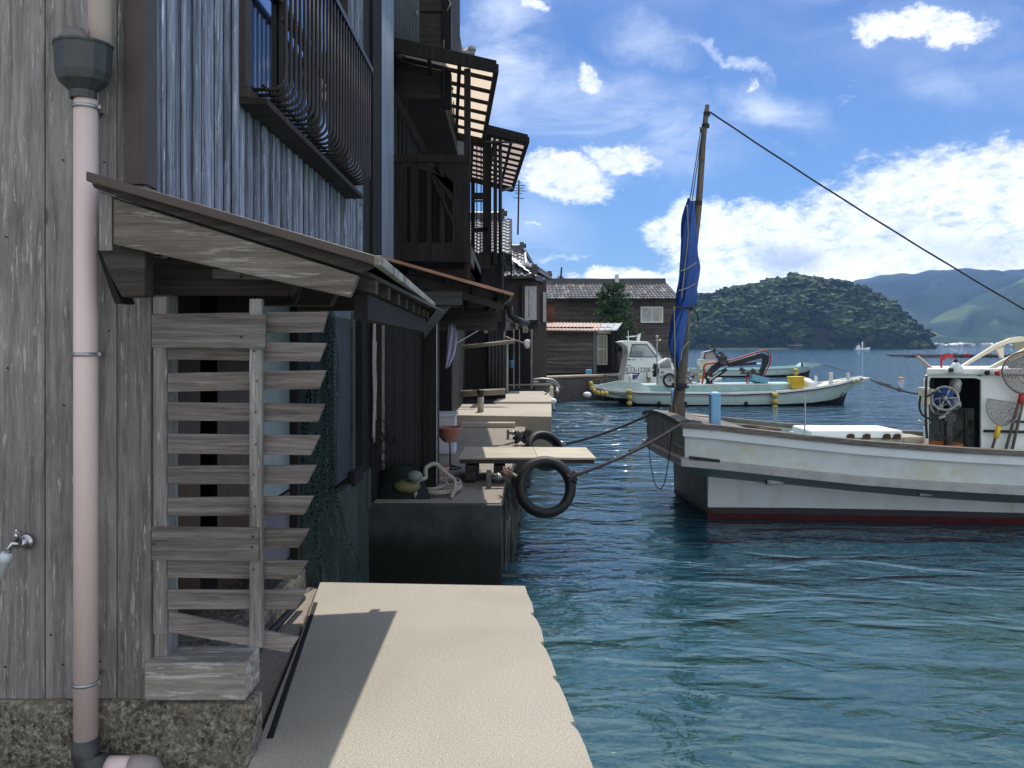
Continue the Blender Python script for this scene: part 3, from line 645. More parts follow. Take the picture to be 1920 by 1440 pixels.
# ---- ground floor front: posts, ribbed sheets, door pane, sheets, low wall
mb = MB()
for px0, px1, d in ((268, 287, 0), (287, 313, .02)):
    a0, b0 = P(px0, 0, 2.89), P(px1, 0, 2.89); mb.box(a0.x+.001, b0.x-.001, 2.875+d, 2.99, P(0,1250,2.89).z, P(0,480,2.89).z)
link('door_jamb', mb, M['plank'], H, bevel=.003)
mb = MB(); yy = lambda px, X=XF: -X*F/(CX-px)
mb.corr((XF-.02, yy(300), .33), (0, yy(384)-yy(300), 0), (0, 0, 1.45), .024, .005, (1,0,0)); mb.corr((XF-.02, yy(415), .33), (0, yy(480)-yy(415), 0), (0, 0, 1.45), .024, .005, (1,0,0))
link('ribbed_sheet', mb, plain('brown_ribbed_plastic', (.065,.045,.038), .5, 0, .3, 6), H, thick=.002)
mb = MB(); mb.box(XF-.25, XF-.2, 3.0, 4.2, .2, 2.2); link('inner_wall', mb, M['dkwood'], H)
dm = MB(); y0, y1_ = yy(488), yy(549); dm.box(XF-.05, XF+.01, y0-.03, y0, .1, 1.95); dm.box(XF-.06, XF+.03, y1_, y1_+.06, -.1, 2.0); dm.box(XF-.05, XF+.01, y0, y1_, 1.95, 2.0); dm.box(XF-.045, XF, y0, y1_, .12, .2)
D = link('sliding_door', dm, M['dkwood'], H, bevel=.003)
mb = MB(); mb.box(XF-.03, XF-.02, y0, y1_, .62, 1.95); link('pane', mb, M['glassb'], D)
mb = MB(); mb.box(XF-.031, XF-.019, y0, y1_, .2, .6); link('lower_panel', mb, plain('mauve_grey_door_panel', (.12,.115,.14), .6), D)
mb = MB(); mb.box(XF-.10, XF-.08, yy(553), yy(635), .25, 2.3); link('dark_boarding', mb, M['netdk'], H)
mb = MB(); mb.box(XF-.10, XF+.0, yy(626), yy(657), .42, 1.78); link('post', mb, plain('blue_grey_post', (.03,.036,.046), .7, 0, .3, 4, streak=True), H, bevel=.004)
mb = MB(); mb.corr((XF+.0, yy(600), 1.72), (0, 1.3, 0), (0, 0, 1.0), .058, .009, (1,0,0)); link('metal_apron', mb, plain('pale_blue_metal_cladding', (.28,.34,.42), .5, .2, .2, 6, streak=True), H, thick=.002)
mb = MB(); mb.box(XF-.02, XF+.02, yy(657)+.01, yy(662), .42, 1.78); link('post_trim', mb, M['midwood'], H, bevel=.002)
mb = MB(); mb.box(XF-.3, XF+.03, yy(560), 7.43, -1.5, .36); mb.box(XF+.03, XF+.05, yy(681), yy(686), .0, .36); link('foundation_wall', mb, M['mossw'], H, bevel=.006)
mb = MB(); mb.box(XF-.04, XF+.06, yy(652), yy(668), .34, .46); link('corbel', mb, M['dkwood'], H, bevel=.004)
mb = MB(); mb.box(-2.6, P(472,0,2.86).x, 2.86, 2.999, -.8, P(0,1318,2.86).z); mb.box(-2.6, XF+.05, 2.97, yy(560), -.8, .1)
F1 = link('foundation', mb, M['agg'], H, bevel=.02)
mb = MB(); mb.box(P(270,0,2.835).x, P(460,0,2.835).x, 2.835, 3.0, P(0,1314,2.835).z, P(0,1243,2.835).z); o = link('timber_sill', mb, M['blockw'], H, bevel=.006)

# ---- rain pipe
PC = P(161, 0, 2.80).x; py_ = 2.80
mb = MB(); mb.tube([(PC, py_, P(0,1400,py_).z), (PC, py_, P(0,165,py_).z)], .040, 24)
DP = link('rain_pipe', mb, M['pvcpink'], H)
mb = MB(); mb.tube([(P(185,0,2.80).x, py_+.01, P(0,92,py_).z), (P(184,0,2.80).x, py_+.01, 6.2)], .039, 24); link('upper_pipe', mb, M['pvcpink'], DP)
hz = P(0,172,py_).z; ht_ = P(0,87,py_).z; hx = P(159,0,py_).x
mb = MB(); n = 12; prof = [(.042, hz-.03), (.046, hz-.03), (.046, hz-.002), (.05, hz), (.082, hz+.03), (.093, hz+.06), (.098, ht_-.01), (.102, ht_-.005), (.102, ht_+.003), (.095, ht_+.003), (.09, ht_-.05)]
rows = [[Vector((hx+r*math.cos(2*math.pi*(k+.5)/n), py_-.01+r*.86*math.sin(2*math.pi*(k+.5)/n), z)) for k in range(n)] for r, z in prof]
mb.loft(rows, True, False); link('rain_hopper', mb, M['pvcgrey'], DP, bevel=.002)
mb = MB(); c = P(138, 72, 2.79); mb.tube([P(163,92,2.77), P(158,78,2.77), P(149,70,2.77), P(138,69,2.77), P(130,75,2.77), P(127,96,2.77)], [.020,.022,.033,.036,.036,.034], 16); link('stub_elbow', mb, plain('light_grey_pvc', (.17,.165,.16), .5), DP)
for yb in (201, 664, 1279):
    z = P(0, yb, py_).z; mb = MB(); mb.lathe((PC, py_, z-.008), [(.041,0), (.0455,.002), (.0455,.012), (.041,.014)], 24); mb.box(PC+.035, PC+.055, py_-.004, py_+.004, z-.006, z+.006); mb.box(PC-.006, PC+.006, py_+.03, 2.9, z-.008, z+.008)
    link('pipe_clamp', mb, M['galv'], DP)
z = P(0,1425,py_).z
mb = MB(); mb.tube([(PC, py_, z+.08), (PC, py_, z+.02), (PC+.01, py_-.002, z-.005), (PC+.03, py_-.004, z-.02), (PC+.08, py_-.006, z-.022)], .046, 20); link('elbow', mb, M['pvcgrey'], DP)
mb = MB(); mb.tube([(PC+.07, py_-.006, z-.022), (PC+.19, py_-.01, z-.022)], .038, 20); link('horizontal_pipe', mb, M['pvcpink'], DP)
mb = MB(); mb.tube([(PC+.165, py_-.01, z-.022), (PC+.20, py_-.01, z-.022), (PC+.235, py_-.014, z-.024), (PC+.243, py_-.02, z-.04), (PC+.245, py_-.02, z-.12)], .043, 20); link('elbow', mb, plain('translucent_grey_pvc', (.35,.30,.29), .3, 0, .2, 8), DP)

# ---- garden tap on the gable wall
c = P(47, 1016, 2.88); Tp = T('water_tap', 'chrome garden tap on the grey plank wall at the left edge', 'tap', c)
mb = MB(); mb.lathe(c+Vector((0,.012,0)), [(.028,0), (.030,.004), (.024,.012), (.013,.016), (.013,.06)], 20, (0,-1,0)); mb.tube([c+Vector((0,-.045,0)), P(34,1017,2.81), P(25,1020,2.80), P(18,1028,2.80), P(13,1040,2.80)], [.013,.014,.011,.009,.009], 12)
link('spout', mb, M['chrome'], Tp)
mb = MB(); q = P(31,1010,2.81); mb.tube([q, q+Vector((0,0,.02))], .008, 10); mb.beam(q+Vector((-.012,0,.024)), q+Vector((.018,-.004,.024)), .012, .008); mb.tube([q+Vector((0,0,.02)), q+Vector((0,0,.034))], .006, 8); link('handle', mb, M['chrome'], Tp)
mb = MB(); mb.tube([P(13,1036,2.80), P(9,1052,2.80), P(9,1053,2.80), P(1,1084,2.80)], [.019,.020,.016,.015], 14); link('hose_connector', mb, M['hose'], Tp)

# ---- slatted screen in front of the doorway
SY = 2.72
SG = T('slatted_screen', 'tall slatted timber screen with slanting slat ends beside the pink rain pipe', 'screen', P(450, 1215, SY))
def fr(mb, x0, x1, y0, y1, Y, th):
    a_, b_ = P(x0, y1, Y), P(x1, y0, Y); mb.box(a_.x, b_.x, Y, Y+th, a_.z, b_.z)
slats = [(585,625,615,607),(640,676,612,600),(696,732,612,600),(755,790,609,597),(814,852,600,584),(872,908,593,577),(931,967,588,572),(990,1026,580,562),(1050,1085,577,557),(1106,1143,573,556)]
mb = MB()
for i, (y0, y1__, xt, xb) in enumerate(slats):
    e = random.Random(i).uniform(-3, 3); mb.prism([P(314,y0+e+1,SY), P(xt,y0-e+1,SY), P(xb-2,y1__-e,SY), P(314,y1__+e,SY)], (0, .016, 0))
mb.prism([P(316,1148,SY), P(560,1196,SY), P(541,1224,SY), P(316,1186,SY)], (0, .016, 0))
link('slats', mb, M['plankx'], SG, bevel=.002)
mb = MB(); fr(mb, 287, 313, 556, 1190, SY+.02, .03); link('stile', mb, M['plank'], SG, bevel=.003)
mb = MB(); fr(mb, 467, 491, 560, 1215, SY-.03, .028); link('stile', mb, M['plank'], SG, bevel=.003)
for y0, y1__, xe in ((588, 654, 498), (988, 1053, 485)):
    mb = MB(); mb.prism([P(284,y0,SY-.045), P(xe,y0+2,SY-.045), P(xe-1,y1__-1,SY-.045), P(284,y1__-2,SY-.045)], (0, .014, 0))
    link('cross_rail', mb, M['plankx'], SG, bevel=.002)
for q in ((474,1006),(472,1026),(452,632),(288,1020)): link('nail', MB().lathe(P(q[0],q[1],SY-.046), [(.004,0),(.003,.003)], 8, (0,-1,0)), M['iron'], SG)

for q in [(y0+y1__)/2 for (y0, y1__, a_, b_) in slats][1:9]: link('nail', MB().lathe(P(479+random.Random(q).uniform(-4,4), q, SY-.031), [(.0032,0),(.003,.003)], 8, (0,-1,0)), plain('rusty_nail', (.10,.045,.03), .8), SG) if q not in (1007.5,) else None
# ---- hanging net and ropes on the front
mb = MB(); rows = []
for j in range(16):
    z = 1.75-j*.155; row = []
    for i in range(20):
        f = i/19; y = 4.95+f*(.85+.7*max(0, (j-9)/6)); row.append(Vector((XF+.05+.035*math.sin(f*19+j*.5)+.03*mnoise.noise(Vector((f*4, j*.4, 0)))+.02*max(0, j-8), y, z-.1*math.sin(f*6)*(j > 8))))
    rows.append(row)
mb.loft(rows); solo('fishing_net', mb, M['netg'], 'green fishing net hanging in the doorway behind the slatted screen', 'net')
for k, (px, yt, yb) in enumerate(((681, 560, 820), (686, 600, 830), (691, 640, 790))):
    q = P(px, yt, 7.25); mb = MB(); X = XF+.07
    pts = [(X, 7.3+k*.06+.02*math.sin(i*.9+k), q.z-(P(0,yt,7.3).z-P(0,yb,7.3).z)*i/12) for i in range(13)]
    mb.tube(pts, .010, 6); solo('rope', mb, M['ropew'], ['longest pale rope hanging on the dark corner post', 'middle pale rope hanging on the dark corner post', 'short pale rope hanging nearest the ribbed strip'][k], 'rope', 'ropes hanging on the dark post')
# ================================================================ quays and what stands on them
def slab(name, top, z0, z1, mat, label, bevel=.012, kind='structure', cat='quay'):
    mb = MB(); mb.prism([(x, y, z0) for x, y in top], (0, 0, z1-z0)); return solo(name, mb, mat, label, cat, kind=kind, bevel=bevel)
def g2(px, py, z=0): q = G(px, py, z); return (q.x, q.y)
ed = [(985,1098),(989,1112),(998,1130),(1001,1147),(995,1149),(1006,1160),(1015,1178),(1020,1202),(1013,1204),(1024,1216),(1034,1238),(1044,1266),(1036,1268),(1049,1282),(1060,1306),(1078,1352),(1070,1354),(1085,1370),(1098,1398),(1112,1436)]
top = [g2(*q) for q in ed]; top += [(.34,2.5),(.30,2.3),(.38,2.1),(.42,1.4),(.42,-14),(-.75,-14),(-.82,1.6)]; top += [g2(470,1425), g2(560,1200), g2(600,1091)]
slab('quay_slab', top, -1.3, 0, M['concL'], 'near sandy concrete quay slab with chipped water edge', .006)
slab('foot_ledge', [(-1.31,2.98),(-.99,2.98),(-1.235,5.02),(-1.31,5.02)][::-1], -1.3, -.035, M['concD'], 'low concrete ledge between boathouse and slab')
slab('foot_ledge', [(-9,-14),(-.80,-14),(-.83,-1.5),(-.9,1.6),(-.99,2.68),(-9,2.68)][::-1], -1.3, -.03, M['concD'], 'low concrete ground under the rain pipe')
mb = MB(); a, b = G(503,1385), G(590,1130); mb.beam((a.x+.006, a.y, -.006), (b.x+.006, b.y, -.006), .026, .02); solo('groove_shade_strip', mb, M['iron'], 'black strip standing in for the dark groove left of the near slab', 'rail', bevel=.004)  # black strip laid in for the shade of the groove
mb = MB(); mb.tube([(-1.25,3.6,.03),(-1.22,4.6,.03)], .02, 8); solo('drain_pipe', mb, M['rubber'], 'black pipe on the low ledge behind the slatted screen', 'pipe')
# second quay
slab('quay_slab', [(-1.36,7.5), (-.106,7.5), (-.08,8.6), (0.02,10.2), g2(985,832), g2(985,800), (-1.9,14.85), (-1.9,7.5)], -1.5, 0, M['concD'], 'second quay slab with raised front lip')
mb = MB(); mb.prism([(*g2(681,952), -1.5), (*g2(941,954), -1.5), (*g2(941,954), .035), (*g2(681,952), .035)], (0, .17, 0)); solo('quay_front', mb, M['concS'], 'dark front face of the second quay, shade painted in towards the water', 'quay', kind='structure', bevel=.012)
mb = MB(); mb.prism([(*g2(700,951), .037), (*g2(938,952), .037), (*g2(938,952), .045), (*g2(700,951), .045)], (0, .15, 0)); solo('quay_lip', mb, M['concD'], 'concrete lip on the second quay', 'quay', kind='structure', bevel=.003)
# third quay: higher, two decks
Q3 = .18
slab('quay_slab', [g2(846,778,Q3), g2(1034,781,Q3), g2(1034,757,Q3), g2(930,757,Q3), (-1.9,18), (-1.9,g2(846,778,Q3)[1])], -1.5, Q3, M['concE'], 'third quay slab, pale and sunlit')
slab('quay_slab', [g2(925,757,Q3), g2(1034,757,Q3), (1.10,22.0), (-.05,22.0)], -1.5, Q3+.05, M['concE'], 'raised far end of the third quay')
slab('quay_step', [(-.93,14.4),(.06,14.4),(.06,14.62),(-.93,14.62)][::-1], 0, .09, M['concE'], 'low kerb before the third quay')
# rocks below the second quay edge
mb = MB(); r = random.Random(9)
for k in range(150):
    y = 7.6+r.random()*7; x = -.07+ (y-7.4)*.055+r.uniform(-.03,.03); s = r.uniform(.02,.055)
    vs, fs = ico[r.randrange(6)]
    mb.add([(x+p_.x*s, y+p_.y*s, r.uniform(-.65,-.03)+p_.z*s) for p_ in vs], fs)
solo('barnacles', mb, M['stemd'], 'crusted shells along the second quay edge', 'shells', kind='stuff')
# far quay by the brown houses
slab('far_quay', [(-2,28),(0.9,30),(2.2,31.5),(5.6,34.2),(8.45,38),(8.45,60),(-30,60),(-30,22.2),(-2,22.2)], -1.5, .22, M['concF'], 'far quay in front of the brown boathouses', .03)
slab('far_quay', [(1.0,30.3),(5.2,33.9),(5.0,34.6),(.8,31.0)], .224, .30, M['palewood'], 'pale plank edge of the far quay', .01)

# bollard
c = G(901,772,Q3); B = T('bollard', 'short grey concrete bollard with black cap on the sunlit quay', 'bollard', c)
mb = MB(); mb.lathe(c, [(.065,0),(.065,.30)], 20); link('post', mb, M['concE'], B)
mb = MB(); mb.lathe(c+Vector((0,0,.30)), [(.05,0),(.052,.03),(.072,.045),(.075,.12),(.06,.14)], 20); link('cap', mb, M['iron'], B)

# plank table over the water
def plk(px, py, Y): return P(px, py, Y)
pz = 1.5-210*8.55/F
Y0, Y1 = 8.55, 9.45; A = P(858,860,Y0); Bp = P(1118,861,Y0)
BD = T('boarding_plank', 'pale plywood board on bearers reaching out over the water between two tyres', 'plank', (A.x, Y0, 0))
mb = MB(); mb.prism([(P(860,0,Y0).x,Y0,pz-.02),(P(1008,0,Y0).x,Y0,pz-.02),(P(1004,0,Y0).x,Y1,pz-.02),(P(872,0,Y1).x,Y1,pz-.02)][::-1], (0,0,.02)); mb.prism([(P(1008.5,0,Y0).x,Y0,pz-.02),(P(1118,0,Y0).x,Y0,pz-.024),(P(1099,0,Y1).x,Y1,pz-.024),(P(1004.5,0,Y0).x,Y1,pz-.02)][::-1], (0,0,.02)); link('boards', mb, M['palewood'], BD, bevel=.002)
mb = MB(); mb.beam((A.x+.02,Y0+.03,pz-.044),(Bp.x-.02,Y0+.03,pz-.046),.05,.044); link('bearer', mb, M['dkwoodx'], BD, bevel=.003); mb = MB(); mb.beam((A.x+.1,Y1-.03,pz-.055),(Bp.x-.12,Y1-.03,pz-.058),.05,.066); link('bearer', mb, M['dkwoodx'], BD, bevel=.003)
mb = MB(); mb.box(A.x+.08,A.x+.2,Y0+.02,Y1-.02,0.036,pz-.09); link('support', mb, M['dkwoodx'], BD, bevel=.004); mb = MB(); mb.box(-.2,-.08,Y0+.02,Y1-.02,0.0,pz-.09); link('support', mb, M['dkwoodx'], BD, bevel=.004)

# tyres
def tyre(name, c, ro, ri, wdt, ax, label):
    ax = Vector(ax).normalized(); t = T(name, label, 'tyre', c, 'tyres hung as fenders'); h_ = wdt/2
    prof = [(ri,-h_*.5),(ri+.012,-h_*.85),(ri+(ro-ri)*.45,-h_),(ro-.03,-h_*.86),(ro-.006,-h_*.66)]
    for q in (-.42,-.14,.14,.42): prof += [(ro,h_*(q-.11)),(ro,h_*(q+.11)),(ro-.008,h_*(q+.12)),(ro-.008,h_*(q+.16))]
    prof += [(ro-.006,h_*.66),(ro-.03,h_*.86),(ri+(ro-ri)*.45,h_),(ri+.012,h_*.85),(ri,h_*.5),(ri+.012,h_*.4),(ro-.03,h_*.3),(ro-.03,-h_*.3),(ri+.012,-h_*.4),(ri,-h_*.5)]
    mb = MB(); mb.lathe(c, prof, 48, ax, cap=False); link('tread_and_sidewall', mb, M['rubber'], t)
    return t
c1 = P(1022, 913, 7.9); tyre('tyre', c1, .305, .212, .17, (.12, -.93, .30), 'black tyre hanging over the water in front of the plank')
c2 = P(1022, 845, 11.7); tyre('tyre', c2, .31, .215, .18, (.35, -.75, .55), 'black tyre half hidden behind the plank')
# wrapped rope knots on the tyres
def knot(c, r, mat, label, seed=0, n=26):
    rr_ = random.Random(seed); pts = []
    for i in range(n):
        a = i*1.9; pts.append(Vector(c)+Vector((math.cos(a), math.sin(a*.7), math.sin(a*1.3)))*r*rr_.uniform(.6,1))
    mb = MB(); mb.tube(pts, r*.28, 6); return mb
# mooring cleats
def ropeline(a, b, sag, r, n=30, wob=.0):
    a, b = Vector(a), Vector(b); out = []
    for i in range(n+1):
        f = i/n; p_ = a.lerp(b, f); p_.z -= sag*4*f*(1-f); p_.x += wob*mnoise.noise(Vector((f*14,1,0))); p_.z += wob*mnoise.noise(Vector((f*14,7,0))); out.append(p_)
    return out
def twisted(mb, pts, r, turns):                                # a laid rope of three strands
    L = len(pts)
    for s in range(3):
        q = []
        for i, p_ in enumerate(pts):
            t_ = (pts[min(i+1,L-1)]-pts[max(i-1,0)]).normalized(); u = t_.orthogonal().normalized() if i == 0 else (u-t_*u.dot(t_)).normalized(); v_ = t_.cross(u)
            a = 2*math.pi*(turns*i/L+s/3); q.append(p_+(u*math.cos(a)+v_*math.sin(a))*r*.52)
        mb.tube(q, r*.55, 6)
    return mb
def cleat(c, label, sc_=1.0):
    t = T('mooring_post', label, 'mooring post', c, 'iron mooring posts on the second quay')
    mb = MB(); mb.box(c.x-.012*sc_, c.x+.04*sc_, c.y-.012*sc_, c.y+.03*sc_, c.z, c.z+.19*sc_); link('upright', mb, plain('grey_iron_upright', (.2,.2,.19), .6, .4, .4, 20), t, bevel=.003)
    mb = MB(); mb.tube([c+Vector((.04,0,.12))*sc_, c+Vector((.20,0,.11))*sc_], .03*sc_, 10); mb.lathe(c+Vector((.1,0,.115))*sc_, [(.035,0),(.04,.01),(.04,.02),(.035,.03)], 12, (1,0,0)); link('bar', mb, M['galv'], t)
    return t
cA = G(914,914); cleat(cA, 'rusty iron mooring post by the water-side tyre')
cB = G(951,823); cleat(cB, 'small iron mooring post beyond the plank', .8)
mb = knot(P(950,886,7.95), .055, M['roped'], '', 4); solo('rope_knot', mb, M['ropeb'], 'brown rope knot tied to the rusty mooring post', 'knot')
mb = knot(P(976,819,11.9), .10, M['roped'], '', 5); solo('rope_knot', mb, M['roped'], 'black frayed rope heap by the half hidden tyre', 'knot')
mb = MB(); twisted(mb, ropeline(P(950,882,7.95), P(985,903,7.85), .0, .02, 16), .017, 5); solo('mooring_rope', mb, M['ropew'], 'short pale rope from the mooring post to the hanging tyre', 'rope')
mb = knot(P(985,905,7.85), .05, M['roped'], '', 6); solo('rope_knot', mb, M['roped'], 'dark knot on the left of the hanging tyre', 'knot')
mb = knot(P(1072,893,7.9), .06, M['roped'], '', 7); solo('rope_knot', mb, M['roped'], 'dark knot on the right of the hanging tyre', 'knot')
# ================================================================ second house: balcony, canopy, shed, lean-to
H2 = T('balcony_house', 'dark timber house with slatted balcony side and brown canopy, next to the grey boathouse', 'house', (-1.4, 8.9, 0))
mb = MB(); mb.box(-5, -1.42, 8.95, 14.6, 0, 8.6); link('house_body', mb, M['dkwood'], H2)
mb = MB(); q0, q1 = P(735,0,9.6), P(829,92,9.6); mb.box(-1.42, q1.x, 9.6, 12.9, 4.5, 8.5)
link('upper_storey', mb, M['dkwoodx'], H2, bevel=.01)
mb = MB(); mb.box(q1.x, P(846,0,9.6).x, 9.57, 9.72, 4.4, 8.5); link('corner_board', mb, M['dkwood'], H2, bevel=.006)
for z in (5.05, 5.55): 
    mb = MB(); mb.box(-1.40, q1.x-.003, 9.56, 9.597, z, z+.09); link('ledger', mb, M['dkwoodx'], H2, bevel=.004)
mb = MB(); mb.corr((-1.40, 9.30, 4.9), (.28, .25, 0), (0, 0, 3.0), .05, .008, (.6,-.8,0)); link('metal_cladding', mb, plain('dull_blue_metal_cladding', (.13,.15,.17), .6, 0, .2, 6, streak=True), H2, thick=.002)
mb = MB(); mb.box(-1.42, -.45, 9.3, 14.5, 8.5, 8.62); link('roof', mb, M['dkwood'], H2)
# canopy
def canopy(name, par, nl, nr, Yn, Yf, dxf, rows, cols, sheet, lips):
    A_, B_ = P(*nl, Yn), P(*nr, Yn); C_ = Vector((A_.x+dxf, Yf, A_.z)); D_ = Vector((B_.x+dxf, Yf, B_.z)); dn = Vector((0,0,-1))
    u = (B_-A_); v = (C_-A_)
    mb = MB(); mb.prism([A_, B_, B_+dn*.14, A_+dn*.17], (v.normalized())*.04); cp = link(name, mb, M['brownwood'], par, bevel=.004)
    mb = MB(); mb.beam(B_+dn*.09, D_+dn*.09, .05, .10); link('outer_beam', mb, M['brownwood'], cp, bevel=.004)
    mb = MB(); mb.beam(A_+dn*.09+u*.02, C_+dn*.09+u*.02, .05, .12); link('wall_beam', mb, M['dkwood'], cp)
    mb = MB(); mb.beam(C_+dn*.09, D_+dn*.09, .04, .12); link('far_board', mb, M['brownwood'], cp)
    for k in range(rows):
        f = (k+1)/(rows+1); mb = MB(); mb.beam(A_+v*f+dn*.065, B_+v*f+dn*.065, .045, .04); link('batten', mb, M['brownwood'], cp)
    for f in cols:
        mb = MB(); mb.beam(A_+u*f+dn*.11, C_+u*f+dn*.11, .045, .05); link('rafter', mb, M['brownwood'], cp)
    mb = MB(); mb.corr(A_+dn*.03, v, u, .06, .009, (0,0,1)); link('translucent_sheet', mb, sheet, cp)
    return cp, A_, B_, C_, D_
cp, A_, B_, C_, D_ = canopy('canopy', H2, (733,68), (931,113), 8.95, 12.2, -.27, 6, (.36,.65), M['trans'], 1)
mb = MB(); mb.box(P(870,0,9.0).x, P(882,0,9.0).x, 9.0, 9.09, 3.6, P(0,128,9.0).z); link('canopy_post', mb, M['brownwood'], cp, bevel=.004)
mb = MB(); mb.beam(P(733,165,9.1), P(798,287,9.1), .06, .07); link('stair_brace', mb, M['brownwood'], H2, bevel=.004)
for px in (745, 752, 760): 
    mb = MB(); mb.box(P(px,0,9.3).x, P(px+4,0,9.3).x, 9.3, 9.33, 3.7, 4.75); link('baluster', mb, M['dkwood'], H2)
mb = MB(); mb.tube([P(832,75,9.05), P(832,180,9.05)], .006, 5); mb.tube([P(850,190,9.1), P(853,250,9.1)], .006, 5); link('hanging_rod', mb, M['iron'], cp); mb = MB(); mb.beam(P(790,170,10), P(850,166,10), .02, .03)
for k in range(9): mb.beam(P(800+k*6,168,10), P(801+k*6,176,10), .008, .008)
link('drying_rack', mb, M['iron'], cp)
mb = MB(); mb.tube([P(838,20,9.3), P(845,6,9.3), P(838,-6,9.3)], .008, 6); mb.beam(P(782,20,9.45), P(784,28,9.45), .02, .03); link('roof_hook', mb, M['galv'], H2)
# balcony
BY = 8.98
def bpt(px, py, Y=BY): return P(px, py, Y)
bl = MB(); bl.box(-1.4, bpt(882,0).x, BY+.9, BY+3.1, bpt(0,490).z, bpt(0,470).z); BAL = link('balcony', bl, M['dkwood'], H2)
def bd(name, pts, Yo=0, th=.03, mat=None):
    mb = MB(); mb.prism([P(a, b, BY+Yo) for a, b in pts], (0, th, 0)); return link(name, mb, mat or M['brownwood'], BAL, bevel=.004)
bd('top_rail', [(731,288),(872,290),(880,294),(880,305),(731,303)], -.02, .05)
bd('stile', [(731,303),(762,303),(762,455),(731,455)]); bd('stile', [(850,303),(882,303),(882,455),(850,455)])
bd('bottom_board', [(731,455),(882,455),(882,491),(731,489)])
bd('upper_board', [(762,303),(800,303),(840,345),(850,362),(850,340),(850,380),(838,366),(808,322),(762,312)], .0)
bd('gusset', [(815,303),(850,303),(850,345)], .002)
for a, b in ((769,783),(800,808),(824,833)): bd('slat', [(a,312),(b,312),(b,456),(a,456)], .004, .03)
bd('slim_brace', [(808,332),(813,330),(850,412),(850,424)], -.025, .02)
mb = MB(); mb.box(bpt(762,0,9.4).x, bpt(850,0,9.4).x, 9.35, 9.38, bpt(0,470).z, bpt(0,300).z); link('shade_backing', mb, M['dkwood'], BAL)  # dark sheet added for the shade between the slats
mb = MB(); mb.box(bpt(760,0,9.1).x, bpt(766,0,9.1).x, 9.05, 9.08, bpt(0,460).z, bpt(0,303).z); link('slat', mb, M['dkwood'], BAL)
mb = MB()
for q in ((874,296),(873,472),(873,482)): link('bolt', MB().lathe(bpt(*q)+Vector((0,-.022,0)), [(.012,0),(.008,.008)], 8, (0,-1,0)), M['iron'], BAL)
mb = MB(); mb.box(bpt(872,0).x, bpt(882,0).x, BY+.03, BY+3.1, bpt(0,490).z, bpt(0,455).z); link('outer_beam', mb, M['brownwood'], BAL)
mb = MB(); mb.box(bpt(870,0,9.1).x, bpt(879,0,9.1).x, 9.08, 9.16, 1.9, bpt(0,488).z-.003); link('balcony_post', mb, M['brownwood'], BAL, bevel=.004)
# ground floor shed wall with corner post
mb = MB(); SYd = 7.95; mb.box(P(722,0,SYd).x, P(795,0,SYd).x, SYd, SYd+.04, .0, 2.15); mb.box(-1.42, -1.02, SYd+.06, 10.4, 0, 2.1)
for a in (740, 760, 779): mb.box(P(a,0,SYd).x, P(a,0,SYd).x+.012, SYd-.006, SYd, .0, 2.1)
SHD = link('shed_wall', mb, M['darkpanel'], H2, bevel=.002)
mb = MB(); mb.box(P(792,0,7.9).x, P(821,0,7.9).x, 7.9, 8.06, .0, 2.02); link('corner_post', mb, M['dkwood'], H2, bevel=.006)
mb = MB(); mb.box(P(819,0,7.9).x-.004, P(819,0,7.9).x+.006, 7.885, 7.898, .0, 1.75); link('post_edge_strip', mb, M['galv'], H2)
mb = MB(); mb.box(P(712,0,7.98).x, P(722,0,7.98).x, 7.94, 8.02, .25, 2.3); link('pale_post', mb, M['plank'], H2, bevel=.004)
# lean-to with rusty sheets
LA, LB = P(716,483,7.7), P(963,553,7.7)
lv = Vector((-.37, 5.2, 0))
mb = MB(); mb.corr(LA, lv, LB-LA, .075, .010, (0,0,1), 6); LT = link('lean_to_roof', mb, M['orange'], H2, thick=.004)
u = LB-LA
mb = MB(); d_ = Vector((0,.04,-.022)); mb.loft([[LA+d_, LB+d_+Vector((-.02,0,0))], [LA+lv+d_, LB+lv+d_+Vector((-.02,0,0))]], smooth=False); link('roof_underside', mb, M['dkwoodx'], LT, thick=.008)  # dark sheet added to paint in the shade under the rusty roof
mb = MB(); mb.beam(LA+Vector((.0,-.012,-.0)), LB+Vector((0,-.012,0)), .02, .03); link('sheet_edge', mb, M['orange'], LT, bevel=.003)
for f in (.22, .50, .71, .9):
    mb = MB(); mb.beam(LA+u*f+Vector((0,.05,-.05)), LA+u*f+lv+Vector((0,0,-.05)), .07, .07); link('purlin', mb, M['dkwood'], LT, bevel=.004)
for f0, f1, dz in ((.02,.56,-.115),(.3,.92,-.14)):
    mb = MB(); mb.beam(LA+u*f0+Vector((0,.12+dz*.3+.1,dz)), LA+u*f1+Vector((0,.12+dz*.3+.1,dz)), .05, .07); link('rafter', mb, M['dkwoodx'], LT, bevel=.004)
mb = MB(); mb.box(P(785,0,7.8).x, P(866,0,7.8).x, 7.79, 7.88, P(0,572,7.8).z, P(0,546,7.8).z); link('beam', mb, M['midwood'], LT, bevel=.004)
mb = MB(); mb.box(P(780,0,7.83).x, P(795,0,7.83).x, 7.80, 7.88, P(0,545,7.8).z, P(0,522,7.8).z); link('short_post', mb, M['dkwood'], LT)
mb = MB(); mb.prism([P(830,566,7.82), P(852,566,7.82), P(794,636,7.82), P(794,612,7.82)], (0, .05, 0)); link('knee_brace', mb, M['midwood'], LT, bevel=.004)
mb = MB(); mb.beam(LB+Vector((-.03,.05,-.02)), LB+lv+Vector((-.03,0,-.02)), .02, .03); link('eave_strip', mb, M['palewood'], LT)
mb = MB(); mb.box(-1.2, -.2, 10.45, 10.5, 1.7, 2.0); link('back_beam', mb, M['dkwoodx'], LT)
